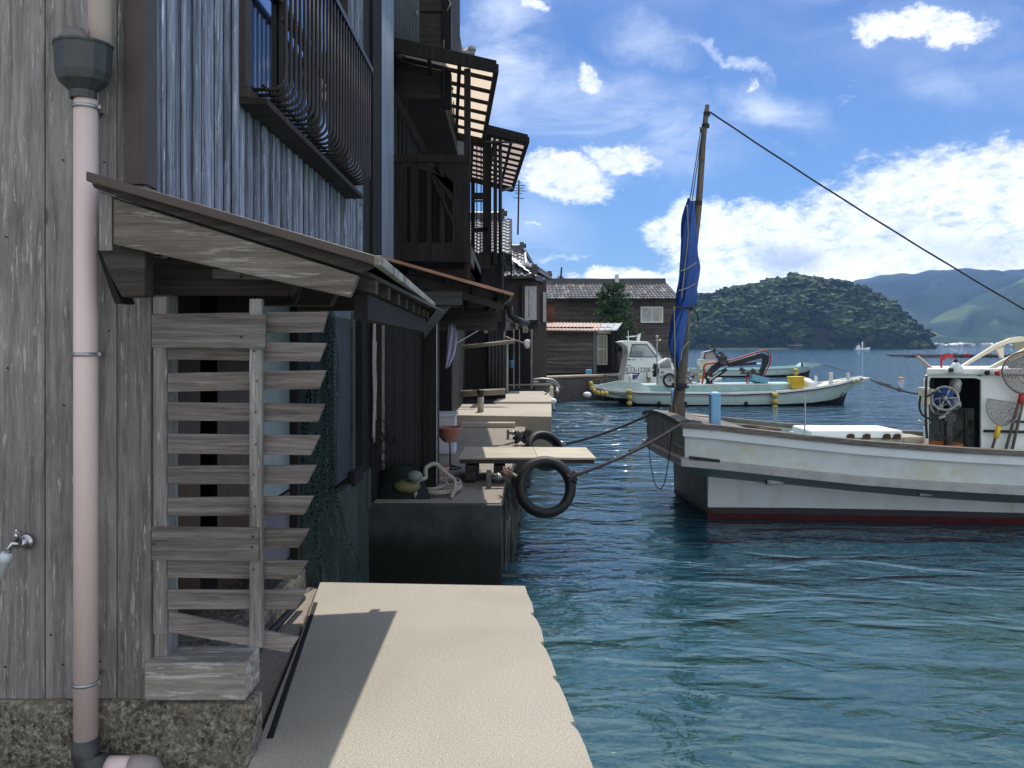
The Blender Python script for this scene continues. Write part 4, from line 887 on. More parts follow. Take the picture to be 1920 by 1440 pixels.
# gutter end, black
mb = MB(); q = P(945,572,13); mb.tube([q, q+Vector((.12,0,.02))], .09, 10); mb.tube([P(955,575,13), P(958,592,13), P(970,600,13), P(988,606,13.4)], .055, 12); link('black_gutter_pipe', mb, M['rubber'], LT)

# ---- ground floor behind the lean-to: dark recess, poles
H3 = T('far_balcony_house', 'dark house with open lattice balcony and pinkish canopy beyond the first balcony', 'house', (-1.8, 14.7, 0))
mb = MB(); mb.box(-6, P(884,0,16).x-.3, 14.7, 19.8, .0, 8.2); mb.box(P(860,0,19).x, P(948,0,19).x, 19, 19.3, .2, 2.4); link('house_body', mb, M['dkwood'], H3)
mb = MB(); mb.corr((P(915,0,18.9).x, 18.9, .3), (.42,0,0), (0,0,1.6), .08, .008, (0,-1,0)); link('ribbed_sheet', mb, M['darkpanel'], H3, thick=.002)
mb = MB(); mb.box(-1.9, P(940,0,14.4).x, 14.3, 14.4, 1.95, 2.15); link('floor_beam', mb, M['dkwoodx'], H3)
cp3, A3, B3, C3, D3 = canopy('canopy', H3, (885,226), (990,252), 13.2, 17.4, -.26, 9, (.42,.72), M['trans2'], 1)
def post3(px0, px1, Y, py0, py1, mat='brownwood', name='balcony_post'):
    mb = MB(); mb.box(P(px0,0,Y).x, P(px1,0,Y).x, Y, Y+.1, P(0,py1,Y).z, P(0,py0,Y).z); return link(name, mb, M[mat], H3, bevel=.004)
post3(905, 918, 13.4, 245, 500); post3(925, 932, 13.3, 265, 494); post3(883, 890, 13.8, 340, 540, 'dkwood'); post3(916, 921, 13.45, 245, 480, 'dkwood')
post3(884, 918, 13.3, 478, 505, 'brownwood', 'floor_edge'); post3(884, 905, 13.35, 361, 372, 'brownwood', 'rail'); post3(884, 915, 13.4, 427, 434, 'dkwood', 'rail')
for px in (893, 899, 905, 908): post3(px, px+2, 13.42, 434, 478, 'dkwood', 'baluster')
for px in (893, 901): post3(px, px+1.6, 13.42, 262, 434, 'dkwood', 'rod')
mb = MB(); mb.beam(P(885,377,13.4), P(905,377,13.4), .02, .03)
for k in range(5): mb.beam(P(886+k*4.2,377,13.4), P(886+k*4.2,371,13.4), .008, .008)
link('clothes_hooks', mb, M['iron'], H3)
mb = MB(); mb.box(P(910,0,14.8).x, P(918,0,14.8).x, 14.8, 14.9, 3.0, 4.9); link('pale_column', mb, M['pale'], H3)
mb = MB(); mb.tube([P(884,505,13.4), P(928,502,13.4)], .03, 6); mb.prism([P(884,512,13.4), P(928,505,13.4), P(925,535,13.4), P(884,540,13.4)], (0,.05,0)); link('underfloor_board', mb, M['dkwood'], H3)
mb = MB(); mb.tube([P(938,262,13.3), P(938,345,13.35), P(938,490,13.35)], .03, 8); mb.tube([P(960,352,15.2), P(938,358,13.6)], .025, 8); link('downpipe', mb, M['iron'], H3)
mb = MB(); mb.beam(P(905,265,13.2), P(985,268,13.3), .03, .03); mb.beam(P(928,240,13.2), P(975,256,13.2), .02, .02); link('awning_stay', mb, M['iron'], H3)
# tall white mottled pole and bamboo rails
pm = plain('mottled_white_pole', (.50,.50,.48), .6, 0, .4, 5, c2=(.16,.15,.17))
mb = MB(); mb.tube([G(911,738,.2), P(911,560,18)], .065, 12); solo('support_pole', mb, pm, 'tall mottled white pole standing before the dark recess', 'pole')
for i, (a, b, y_, lab) in enumerate((((857,652),(966,640),17.6,'upper bamboo rail in front of the white pole'), ((857,738),(948,734),17.2,'thick log lying at the foot of the white pole'))):
    mb = MB(); mb.tube([P(*a, y_), P(*b, y_)], .045 if i == 0 else .07, 10); solo('bamboo_rail', mb, M['bamboo'], lab, 'rail')
mb = MB(); mb.box(P(852,0,17.3).x, P(909,0,17.3).x, 17.3, 17.36, P(0,616,17.3).z, P(0,607,17.3).z); solo('cross_beam', mb, M['dkwoodx'], 'dark plank fixed across to the white pole below the rusty roof', 'beam')
mb = MB(); mb.beam(P(857,643,16), P(900,618,16.4), .012, .012); solo('thin_rod', mb, M['galv'], 'thin bright diagonal rod in the dark recess', 'rod')
# towel, bucket, basin on stand, white box, float, rope coil, baskets
mb = MB(); rows = []
for j in range(9):
    f = j/8; c_ = P(848-10*f+3*math.sin(f*3), 608+84*f, 9.4); wd = .05+.07*math.sin(math.pi*min(1, f*.9+.1))
    rows.append([c_+Vector((wd*(i/7-.5)*1.0, .02*math.sin(i*1.6+j*.3), .03*(i/7)*(1 if j > 6 else 0))) for i in range(8)])
mb.loft(rows); solo('hanging_towel', mb, M['lilac'], 'lilac towel hanging beside the dark shed post', 'towel', thick=.004)
mb = MB(); mb.beam(P(846,606,9.35), P(850,606,11), .012, .012); solo('towel_rail', mb, M['iron'], 'short rail from which the lilac towel hangs', 'rail')
c = G(838,766,Q3)+Vector((0,-.1,0)); t = T('bucket', 'small blue bucket on the sunlit quay by the shed', 'bucket', c)
mb = MB(); mb.lathe(c, [(.09,0),(.12,.24),(.128,.25),(.128,.262),(.114,.262),(.085,.01)], 20); link('pail', mb, M['bluebk'], t); mb = MB(); mb.tube([c+Vector((.12*math.cos(a_*.31416), 0, .26+.10*math.sin(a_*.31416))) for a_ in range(11)], .004, 5); link('handle', mb, M['galv'], t)
c = G(844,879); t = T('washbasin_stand', 'thin black iron stand carrying the terracotta basin', 'stand', c)
mb = MB(); mb.tube([c, c+Vector((0,0,.26)), c+Vector((-.01,0,.33))], .009, 8); mb.tube([c+Vector((.13*math.cos(a_*.314), .10*math.sin(a_*.314), .012)) for a_ in range(20)], .008, 6, True)
for a_ in range(3): mb.tube([c+Vector((0,0,.05)), c+Vector((.13*math.cos(a_*2.1), .10*math.sin(a_*2.1), .012))], .006, 5)
mb.tube([c+Vector((-.0+.08*math.cos(a_*.314), .08*math.sin(a_*.314), .335)) for a_ in range(20)], .006, 6, True); link('wire_frame', mb, M['iron'], t)
c2_ = c+Vector((-.01,0,.345)); mb = MB(); mb.lathe(c2_, [(.085,0),(.12,.045),(.148,.135),(.16,.15),(.16,.165),(.148,.165),(.138,.135),(.10,.03),(0.001,.02)], 28, cap=False); solo('washbasin', mb, M['clay'], 'round terracotta coloured washbasin on its iron stand', 'basin')
mb = MB(); q = G(854,800); mb.box(-1.25, -.79, 10.9, 11.3, 0, .52); bx = solo('storage_box', mb, plain('lilac_white_box', (.62,.63,.70), .5), 'pale lilac storage box behind the terracotta basin', 'box', bevel=.01)
mb = MB(); mb.box(-1.27, -.77, 10.88, 11.32, .521, .56); link('lid', mb, plain('pale_box_lid', (.62,.63,.68), .5), bx)
mb = MB(); c = G(825,905); mb.lathe(c+Vector((.0,0,0)), [(.06,0),(.10,.12),(.11,.18),(.10,.18),(.08,.1),(.05,.02)], 16); solo('plant_pot', mb, plain('pinkish_plastic', (.45,.25,.24), .5), 'pink tub at the foot of the shed post', 'tub')
# floats at the foot of the dark wall
c = P(778,893,7.55); mb = MB(); mb.ball(c, .075, 18, (1.0,.85,.72)); solo('float', mb, plain('grey_green_float', (.19,.23,.20), .6, 0, .3, 10), 'grey green float lying on the yellowish one', 'float')
c = P(763,910,7.6); mb = MB(); mb.ball(c+Vector((0,0,-.01)), .12, 18, (1.1,.8,.55)); solo('float', mb, plain('olive_yellow_float', (.17,.165,.07), .6, 0, .3, 10), 'olive yellow float beside the coiled rope', 'float')
mb = MB(); c = P(752,905,7.75)
rows = [[c+Vector((r_*.30*math.cos(a_*.42), r_*.2*math.sin(a_*.42), -.18+.36*(1-r_**3)+.02*mnoise.noise(Vector((a_,r_*5,0))))) for a_ in range(16)] for r_ in (.02,.3,.6,.85,1)]
mb.loft(rows); solo('net_heap', mb, M['netdk'], 'dark heap of folded net behind the floats', 'net')
mb = MB(); r = random.Random(2)
for k in range(9):
    c = P(r.uniform(690,720), r.uniform(800,850), 7.5); rad = r.uniform(.10,.22)
    mb.tube([c+Vector((rad*math.cos(a_*.314), .05*math.sin(a_*.6+k), rad*math.sin(a_*.314)*.9)) for a_ in range(20)], .004, 5, True)
for k in range(4): mb.tube([P(700+k*8,812,7.5), P(715+k*10,860,7.5), P(722+k*9,905,7.55)], .004, 5)
solo('wire_trap', mb, M['iron'], 'tangle of thin black wire hoops leaning on the post foot', 'wire')
# thick pale rope coil on the second quay front
mb = MB()
def coil(cx, cy, z, rx, ry, turns, r, seed, n=40):
    rr_ = random.Random(seed); pts = []
    for i in range(int(n*turns)):
        a = 2*math.pi*i/n; k = 1+.12*mnoise.noise(Vector((i*.06, seed, 0)))
        pts.append(Vector((cx+rx*k*math.cos(a), cy+ry*k*math.sin(a), z+.012*(i/n)+.03*max(0, mnoise.noise(Vector((i*.05, seed+3, 0)))))))
    return pts
cc_ = G(822,915)
twisted(mb, coil(cc_.x+.02, 8.12, .03, .22, .34, 2.7, .02, 1), .020, 40); twisted(mb, coil(cc_.x+.07, 8.2, .05, .17, .26, 3.3, .02, 6), .013, 34); twisted(mb, coil(cc_.x-.04, 8.05, .07, .15, .22, 1.6, .02, 8), .018, 18)
arc = [P(778,935,7.62), P(780,912,7.62), P(786,900,7.65), P(798,896,7.7), P(798,880,7.72), P(806,872,7.75), P(818,870,7.78), P(828,880,7.8), P(842,892,7.85), P(853,902,7.9), P(852,918,7.8), P(846,935,7.7)]
def smooth(pts, k=6):
    pts = [Vector(p_) for p_ in pts]; out = []
    for i in range(len(pts)-1):
        p0, p1, p2, p3 = pts[max(i-1,0)], pts[i], pts[i+1], pts[min(i+2,len(pts)-1)]
        for j in range(k):
            t_ = j/k; out.append(.5*((2*p1)+(p2-p0)*t_+(2*p0-5*p1+4*p2-p3)*t_*t_+(3*p1-p0-3*p2+p3)*t_**3))
    out.append(pts[-1]); return out
twisted(mb, smooth(arc), .022, 12)
solo('rope_coil', mb, M['ropew'], 'thick pale rope coiled on the front of the second quay', 'rope')

# ---------------------------------------------------------------- tiled roofs
def tiled(o, along, up, nc, nr, mat, name, par, amp=.03, seg=5, wave=True):
    o, along, up = Vector(o), Vector(along), Vector(up); nn = along.cross(up).normalized()
    if nn.z < 0: nn = -nn
    mb = MB()
    for j in range(nr):
        for i in range(nc):
            rows = []
            for e in (0, 1):
                row = []
                for s_ in range(seg+1):
                    a = s_/seg; hgt = amp*(math.sin(a*math.pi*2)*.6+.4) if wave else amp*math.sin(a*math.pi)
                    row.append(o+along*((i+a)/nc)+up*((j+(1.04 if e else 0))/nr)+nn*(hgt+(.035 if e == 0 else 0)))
                rows.append(row)
            drop = [p_-nn*.035 for p_ in rows[0]]
            mb.loft([drop]+rows, smooth=False)
    return link(name, mb, mat, par)
def ridge(par, a, b, r=.14, ends=True, name='ridge'):
    mb = MB(); a, b = Vector(a), Vector(b); mb.beam(a+Vector((0,0,.04)), b+Vector((0,0,.04)), r*1.6, .12); mb.tube([a+Vector((0,0,.14)), b+Vector((0,0,.14))], r*.62, 10)
    if ends:
        d = (b-a).normalized(); mb.obox(b+Vector((0,0,.14)), (.16,.3,.34)); mb.tube([b+Vector((0,0,.2))-d*.05, b+Vector((0,0,.2))+d*.16], .1, 8)
    return link(name, mb, M['tiledk'], par, bevel=.01)
# third house: high tiled gable seen behind the balconies
H4 = T('tiled_gable_house', 'house with bright grey tiled gable roof seen through the far balcony', 'house', (-2, 21, .2))
ex, ez = P(957,480,21).x, P(0,476,21).z; rx, rz = P(968,412,23.6).x, P(0,412,23.6).z
mb = MB(); mb.box(-6, ex-.22, 21.4, 28, .2, ez-.05); w4 = link('wall', mb, M['dkwood'], H4)
mb = MB(); mb.prism([(ex-.2,21.4,ez), (ex-.2,25.8,ez), (ex-.2,23.6,rz-.12)], (-.1,0,0)); link('gable', mb, M['dkwood'], H4)
tiled((-3.2,20.95,ez), (ex+3.2,0,0), (0,2.65,rz-ez), 12, 11, M['tileg'], 'roof', H4, .045)
tiled((ex,26.2,ez), (-ex-3.2,0,0), (0,-2.6,rz-ez), 12, 11, M['tileg'], 'rear_roof', H4, .045)
mb = MB(); mb.beam((ex+.02,20.95,ez-.12), (ex+.02,23.6,rz-.08), .05, .22); mb.beam((ex+.02,26.2,ez-.12), (ex+.02,23.6,rz-.08), .05, .22); link('bargeboard', mb, M['brownwood'], H4)
ridge(H4, (-3.2,23.6,rz), (ex+.02-.28,23.6,rz), .17)
# fourth house: brown stucco with windows and hipped tiled roof
H5 = T('brown_stucco_house', 'brown stucco house with pale tall windows and small hipped tile roof', 'house', (0, 27, .2))
wy = 27.0; xl, xr = -1.9, P(1009,0,wy).x; ze = P(0,519,wy).z
mb = MB(); mb.box(xl, xr, wy, 33, .2, ze+.1); link('wall', mb, M['stucco'], H5)
x2 = P(1025,0,28).x
mb = MB(); mb.box(xr, x2, 28, 33, .2, ze); link('side_wing', mb, M['stucco'], H5)
tiled((xl,26.3,P(0,519,26.3).z), (P(1000,0,26.3).x-xl,0,0), (0,1.6,.62), 12, 4, M['tile'], 'lower_roof', H5, .05)
q = P(990,519,27.5)
tiled((P(1000,0,26.3).x,26.3,P(0,519,26.3).z), (P(1032,0,30).x-P(1000,0,26.3).x,3.7,P(0,527,30).z-P(0,519,26.3).z), (-.9,.9,.75), 12, 5, M['tile'], 'hip_roof', H5, .05)
gx = P(984,0,29).x; gz0 = P(0,516,28.2).z; gz1 = P(0,470,29.6).z; gx1 = P(993,0,29).x
tiled((xl,27.6,gz0), (gx-xl,0,0), (0,2.0,gz1-gz0), 9, 7, M['tile'], 'upper_roof', H5, .05)
mb = MB(); mb.prism([(gx-.05,27.9,gz0-.1), (gx+.35,31.3,gz0-.3), (gx-.05,29.6,gz1-.1)], (-.08,0,0)); link('gable', mb, M['dkwood'], H5)
mb = MB(); mb.beam((gx+.02,27.6,gz0-.1), (gx+.02,29.6,gz1-.04), .06, .16); mb.beam((gx+.02,29.6,gz1-.04), (gx+.75,31.4,gz0+.0), .06, .16); link('bargeboard', mb, M['tiledk'], H5)
ridge(H5, (xl,29.6,gz1), (gx-.1,29.6,gz1), .15); ridge(H5, P(985,507,27.2), P(1002,513,26.5), .12, True, 'hip_ridge'); ridge(H5, P(1003,508,27), P(1030,524,30), .12, True, 'hip_ridge')
mb = MB(); mb.beam(P(935,521,26.3), P(999,519,26.3), .05, .08); link('gutter', mb, M['brownmetal'], H5); mb = MB(); mb.beam(P(1003,522,26.3), P(1033,531,30), .05, .10); link('gutter', mb, M['brownmetal'], H5)
def window5(x0, x1, yt, yb, Y, name='window'):
    a_, b_ = P(x0,yb,Y), P(x1,yt,Y); mb = MB(); w_ = .05
    mb.box(a_.x,b_.x,Y-.06,Y,b_.z-w_,b_.z); mb.box(a_.x,b_.x,Y-.06,Y,a_.z,a_.z+w_); mb.box(a_.x,a_.x+w_,Y-.06,Y,a_.z+w_,b_.z-w_); mb.box(b_.x-w_,b_.x,Y-.06,Y,a_.z+w_,b_.z-w_)
    m_ = (a_.x+b_.x)/2; zc = (a_.z+b_.z)/2
    mb.box(m_-.05,m_+.05,Y-.055,Y-.02,a_.z+w_,b_.z-w_); mb.box(a_.x+w_,m_-.05,Y-.05,Y-.02,zc-.02,zc+.02); mb.box(m_+.05,b_.x-w_,Y-.05,Y-.02,zc-.02,zc+.02)
    f_ = link(name, mb, M['pale'], H5); mb = MB(); mb.box(a_.x+w_,b_.x-w_,Y-.018,Y-.01,a_.z+w_,b_.z-w_); link('pane', mb, M['glass'], f_)
    return f_
f_ = window5(984, 1006, 537, 600, wy-.3); window5(1018, 1024, 548, 604, 27.95)
mb = MB(); mb.box(P(990,0,wy).x, P(998,0,wy).x, wy-.345, wy-.322, P(0,598,wy-.3).z+.05, P(0,540,wy-.3).z-.05); link('curtain', mb, plain('grey_curtain', (.33,.36,.40), .9), f_)
mb = MB(); mb.box(P(978,0,wy).x, P(1011,0,wy).x, wy-.28, wy-.003, P(0,602,wy-.3).z, P(0,534,wy-.3).z); link('bay', mb, M['stucco'], H5)
mb = MB(); mb.prism([P(973,603,26.5), P(1013,606,26.5), P(1011,600,26.7), P(976,598,26.7)], (0,.3,0)); link('bay_sill', mb, M['dkwood'], H5)
mb = MB(); mb.box(P(935,0,26.2).x, P(940,0,26.2).x, 22, 22.1, 2.2, 3.6); link('corner_pipe', mb, M['iron'], H5)
# lower fronts below it
H6 = T('lean_to_store', 'low dark waterfront store with small tin roofs below the brown stucco house', 'shed', (0, 22, .2))
mb = MB(); mb.box(-3, P(948,0,22.4).x, 22.4, 26.9, .2, 2.1); mb.box(P(935,0,25).x, P(1000,0,25).x, 25, 26.9, .2, 2.2); link('wall', mb, M['dkwood'], H6)
mb = MB(); mb.box(P(935,0,25).x, P(963,0,25).x, 24.9, 24.98, P(0,620,25).z, P(0,590,25).z); link('mauve_wall', mb, M['lilacw'], H6)
mb = MB(); mb.prism([P(931,592,24.8), P(937,594,24.8), P(996,618,24.8), P(996,622,24.8), P(931,596,24.8)], (0,.3,0)); link('gutter_roof', mb, M['brownmetal'], H6)
mb = MB(); mb.corr(P(922,623,21.6), (0,2.2,0), P(983,643,21.6)-P(922,623,21.6), .12, .015, (0,0,1)); link('tin_roof', mb, M['copper'], H6, thick=.004)
mb = MB(); mb.box(P(950,0,21.9).x, P(953,0,21.9).x, 21.9, 21.97, .2, 1.75); link('post', mb, M['pale'], H6)
for a, b in ((962,965),(973,975),(995,999)):
    mb = MB(); mb.box(P(a,0,23.9).x, P(b,0,23.9).x, 23.9, 24, .2, 2.0); link('post', mb, M['plank'], H6)
for a, b, yt, yb in ((942,956,603,618),(966,972,604,618),(980,990,607,624)):
    mb = MB(); mb.box(P(a,0,24.6).x, P(b,0,24.6).x, 24.6, 24.7, P(0,yb,24.6).z, P(0,yt,24.6).z); link('board_panel', mb, M['plank'], H6)
mb = MB(); mb.ball(P(989,645,24), .12, 12, (1,.6,1.2)); link('white_lamp', mb, M['foam'], H6)

# ---------------------------------------------------------------- big lapped-board boathouse
H7 = T('lapped_board_boathouse', 'long brown lapped-board boathouse with tiled roof and one white window', 'boathouse', (5, 40, .22))
Yh = 40.0; x0, x1 = P(1040,0,Yh).x, P(1268,0,Yh).x; zt = P(0,563,Yh).z
def lapped(mb, x0, x1, Y, z0, z1, hgt=.24):
    z = z0
    while z < z1:
        h_ = min(hgt, z1-z); mb.prism([(x0,Y-.035,z),(x0,Y,z),(x0,Y,z+h_),(x0,Y-.008,z+h_)], (x1-x0,0,0)); z += hgt
mb = MB(); lapped(mb, x0, x1, Yh, .22, zt+.1, .235); link('wall', mb, M['farwood'], H7)
mb = MB(); mb.box(x0, x1, Yh+.002, 46, .22, zt+.1); link('wall_core', mb, M['dkwood'], H7)
mb = MB(); mb.box(x1, x1+.12, Yh-.08, Yh+.1, .22, zt+.1); link('corner_board', mb, M['plank'], H7)
re0, re1 = P(1026,561,39.3), P(1273,561,39.3); rz = P(0,532,42.8).z
tiled(re0, (re1.x-re0.x+.1,0,0), (0,3.5,rz-re0.z), 37, 9, M['tileb'], 'roof', H7, .05, 4, False)
tiled((re1.x+.1,46.5,re0.z), (re0.x-re1.x-.1,0,0), (0,-3.7,rz-re0.z), 20, 6, M['tileb'], 'rear_roof', H7, .05, 4, False)
mb = MB(); mb.box(re0.x+.2, re1.x, 42.6, 43.0, rz, rz+.16); mb.tube([(re0.x+.1,42.8,rz+.2), (re1.x,42.8,rz+.2)], .1, 8); link('ridge', mb, M['tiledk'], H7)
mb = MB(); a_, b_ = P(1201,605,Yh-.05), P(1243,575,Yh-.05); wd = .05
mb.box(a_.x,b_.x,Yh-.1,Yh-.03,b_.z-wd,b_.z); mb.box(a_.x,b_.x,Yh-.1,Yh-.03,a_.z,a_.z+wd); mb.box(a_.x,a_.x+wd,Yh-.1,Yh-.03,a_.z+wd,b_.z-wd); mb.box(b_.x-wd,b_.x,Yh-.1,Yh-.03,a_.z+wd,b_.z-wd); mb.box((a_.x+b_.x)/2-.02,(a_.x+b_.x)/2+.02,Yh-.09,Yh-.05,a_.z+wd,b_.z-wd)
f_ = link('window', mb, M['foam'], H7); mb = MB(); mb.box(a_.x+wd,b_.x-wd,Yh-.06,Yh-.045,a_.z+wd,b_.z-wd); link('pane', mb, M['glass'], f_)
mb = MB(); mb.box(a_.x+wd,a_.x+.32,Yh-.075,Yh-.062,a_.z+wd,b_.z-wd); link('curtain', mb, plain('pale_curtain', (.5,.55,.52), .9), f_); mb = MB(); mb.box(b_.x-.22,b_.x-wd,Yh-.075,Yh-.062,a_.z+wd,b_.z-wd); link('curtain', mb, plain('cream_curtain', (.6,.58,.46), .9), f_)
mb = MB(); q = P(1157,520,42); mb.box(q.x-.1,q.x+.1,42,42.2,rz,q.z+.15); link('chimney', mb, M['galv'], H7)
# shed in front with copper-coloured roof
H8 = T('copper_roof_shed', 'small brown board shed with copper coloured sheet roof and glazed door', 'shed', (2, 35, .3))
Ys = 34.5; x0, x1 = P(1017,0,Ys).x, P(1112,0,Ys).x; zr = P(0,617,Ys).z; zb_ = .30
mb = MB(); lapped(mb, x0, x1, Ys, zb_, zr+.05, .19); link('wall', mb, M['farwood'], H8)
mb = MB(); mb.box(x0, x1+.9, Ys+.35, 37, zb_, zr+.1); mb.box(x0, x1, Ys+.002, Ys+.35, zb_, zr+.1); link('wall_core', mb, M['dkwood'], H8)
mb = MB(); mb.box(x1, P(1119,0,Ys).x, Ys-.06, Ys+.1, zb_-.1, zr); link('corner_post', mb, plain('blue_grey_timber', (.16,.17,.19), .8, 0, .3, 5, streak=True), H8)
e0, e1 = P(1006,618,34.0), P(1122,619,34.0); b0, b1 = P(1020,605,36.4), P(1128,606,36.4); e2, b2 = P(1157,618,34.0), P(1166,606,36.4)
mb = MB(); mb.add([e0,e1,b1,b0,e0+Vector((0,0,-.05)),e1+Vector((0,0,-.05)),b1+Vector((0,0,-.05)),b0+Vector((0,0,-.05))], [(0,1,2,3),(7,6,5,4),(0,4,5,1),(3,2,6,7),(0,3,7,4),(1,5,6,2)])
for k in range(18):
    f = k/17; mb.beam(e0.lerp(e1,f)+Vector((0,0,.02)), b0.lerp(b1,f)+Vector((0,0,.02)), .03, .03)
link('roof', mb, M['copper'], H8)
mb = MB(); mb.add([e1,e2,b2,b1,e1+Vector((0,0,-.05)),e2+Vector((0,0,-.05)),b2+Vector((0,0,-.05)),b1+Vector((0,0,-.05))], [(0,1,2,3),(7,6,5,4),(0,4,5,1),(3,2,6,7),(0,3,7,4),(1,5,6,2)])
for k in range(4):
    f = k/3; mb.beam(e1.lerp(e2,f)+Vector((0,0,.02)), b1.lerp(b2,f)+Vector((0,0,.02)), .04, .03)
link('porch_roof', mb, plain('grey_sheet_roof', (.40,.41,.42), .5, 0, .15, 4), H8)
mb = MB(); a_, b_ = P(1120,684,34.7), P(1139,628,34.7); wd = .04
mb.box(a_.x,b_.x,34.7,34.76,b_.z-wd,b_.z); mb.box(a_.x,b_.x,34.7,34.76,a_.z,a_.z+wd); mb.box(b_.x-wd*1.3,b_.x,34.7,34.76,a_.z+wd,b_.z-wd); mb.box(a_.x,a_.x+wd,34.7,34.76,a_.z+wd,b_.z-wd); zc = (a_.z+b_.z)/2; mb.box(a_.x+wd,b_.x-wd*1.3,34.71,34.75,zc,zc+.05); m_ = (a_.x*.4+b_.x*.6); mb.box(m_,m_+.03,34.71,34.75,a_.z+wd,b_.z-wd)
dr = link('door', mb, M['cream'], H8); mb = MB(); mb.box(a_.x+wd,b_.x-wd,34.765,34.775,a_.z+wd,b_.z-wd); link('pane', mb, plain('greenish_pane', (.30,.33,.27), .2, 0, .3, 3, streak=True), dr)
mb = MB(); mb.box(a_.x,P(1146,0,34.7).x,34.62,34.8,P(0,626,34.7).z,P(0,621,34.7).z); link('door_lintel', mb, M['cream'], H8)
for a, b in ((1147,1153),(1156,1159)):
    mb = MB(); mb.box(P(a,0,34.4).x, P(b,0,34.4).x, 34.4, 34.5, zb_, zr-.05); link('porch_post', mb, M['dkwood'], H8)
# red rusty shed sliver between
mb = MB(); a_ = P(1026,600,37); mb.box(P(1022,0,37).x, P(1040,0,37).x, 37, 39, .22, P(0,568,37).z)
t8 = T('rusty_hut', 'rusty red-brown hut squeezed between the stucco house and the boathouse', 'hut', (1.7, 37, .22))
link('wall', mb, plain('rusty_red_sheet', (.14,.05,.03), .8, 0, .6, 3, dirt=(.38,.16,.08), dl=.55), t8)
mb = MB(); mb.box(P(1019,0,36.8).x, P(1041,0,36.8).x, 36.8, 39.2, P(0,568,37).z+.003, P(0,565,37).z+.05); link('roof', mb, M['dkwood'], t8)
mb = MB(); mb.box(P(1000,0,29).x, P(1017,0,33).x, 31.5, 33.4, .22, 2.6); solo('timber_store', mb, M['farwood'], 'dark board wall of the store left of the copper roof shed', 'shed', bevel=.02)
# antennas
def antenna(px, pyb, pyt, Y, label, bars, dish=False):
    b_ = P(px, pyb, Y); t_ = P(px+2, pyt, Y); o_ = T('antenna', label, 'antenna', b_, 'roof antennas')
    mb = MB(); mb.tube([b_, t_], .0011*Y, 6); link('mast', mb, M['iron'], o_)
    mb = MB()
    for (py, w_) in bars: c_ = P(px+1.5, py, Y); mb.beam(c_-Vector((w_/2,0,.0)), c_+Vector((w_/2,.2,.02)), .0008*Y, .0008*Y)
    if bars: link('elements', mb, M['iron'], o_)
    if dish:
        c_ = P(px, pyb-5, Y); mb = MB(); mb.lathe(c_, [(.2,0),(.17,.03),(.08,.06),(.001,.07)], 18, (0,.9,-.4), cap=False); link('dish', mb, plain('pinkish_grey_dish', (.45,.38,.38), .5), o_)
antenna(971, 440, 338, 22.5, 'tall TV antenna mast at the tiled gable', [(340,.15),(347,.35),(352,.28),(357,.42),(362,.2),(371,.3)])
antenna(1028, 520, 508, 31, 'small antenna between the two tiled roofs', [(509,.12),(512,.2)])
antenna(1051, 528, 501, 42.8, 'antenna with round dish on the long boathouse ridge', [], True)
# finials seen over the first canopy
mb = MB(); Yx = 18; mb.tube([P(845,92,Yx), P(885,92,Yx)], .02, 6); mb.tube([P(885,96,Yx), P(885,88,Yx)], .09, 10); mb.tube([P(870,97,Yx), P(870,90,Yx)], .03, 6); mb.tube([P(840,98,Yx), P(890,99,Yx)], .07, 8)
link('roof_ridge_cap', mb, M['tileg'], H3)
# low wall, planks and clutter at the quay corner
for i, (a, b, y_) in enumerate(((( 945,722),(1040,721),24.5),((945,716),(1010,716),25.2))):
    mb = MB(); mb.beam(P(*a,y_), P(*b,y_), .12, .05); solo('jetty_plank', mb, M['palewood'], ['long pale jetty plank beyond the third quay','shorter jetty plank behind the long one'][i], 'plank')
mb = MB(); mb.box(P(945,0,22.3).x, P(1030,0,22.3).x, 22.2, 24, WL-.5, .02); solo('low_jetty', mb, M['concS'], 'low dark jetty beyond the third quay', 'jetty', bevel=.02)
mb = MB(); mb.tube(smooth([P(1024,716,24), P(1036,717,24), P(1044,726,24), P(1045,736,23.5)]), .05, 8); solo('bent_pipe', mb, M['ropew'], 'pale bent pipe at the end of the jetty', 'pipe')
mb = MB(); mb.tube(smooth([P(1000,712,24), P(1018,710,24), P(1040,714,24), P(1050,728,24)]), .028, 8); solo('water_hose', mb, M['galv'], 'grey hose bent over the end of the jetty', 'hose')
mb = MB(); mb.tube(smooth([G(1022,740,Q3+.05)+Vector((0,0,.1)), P(1030,736,21.6), P(1036,752,20.5), P(1039,770,20)]), .03, 8); solo('black_hose', mb, M['rubber'], 'black hose drooping off the corner of the third quay', 'hose')
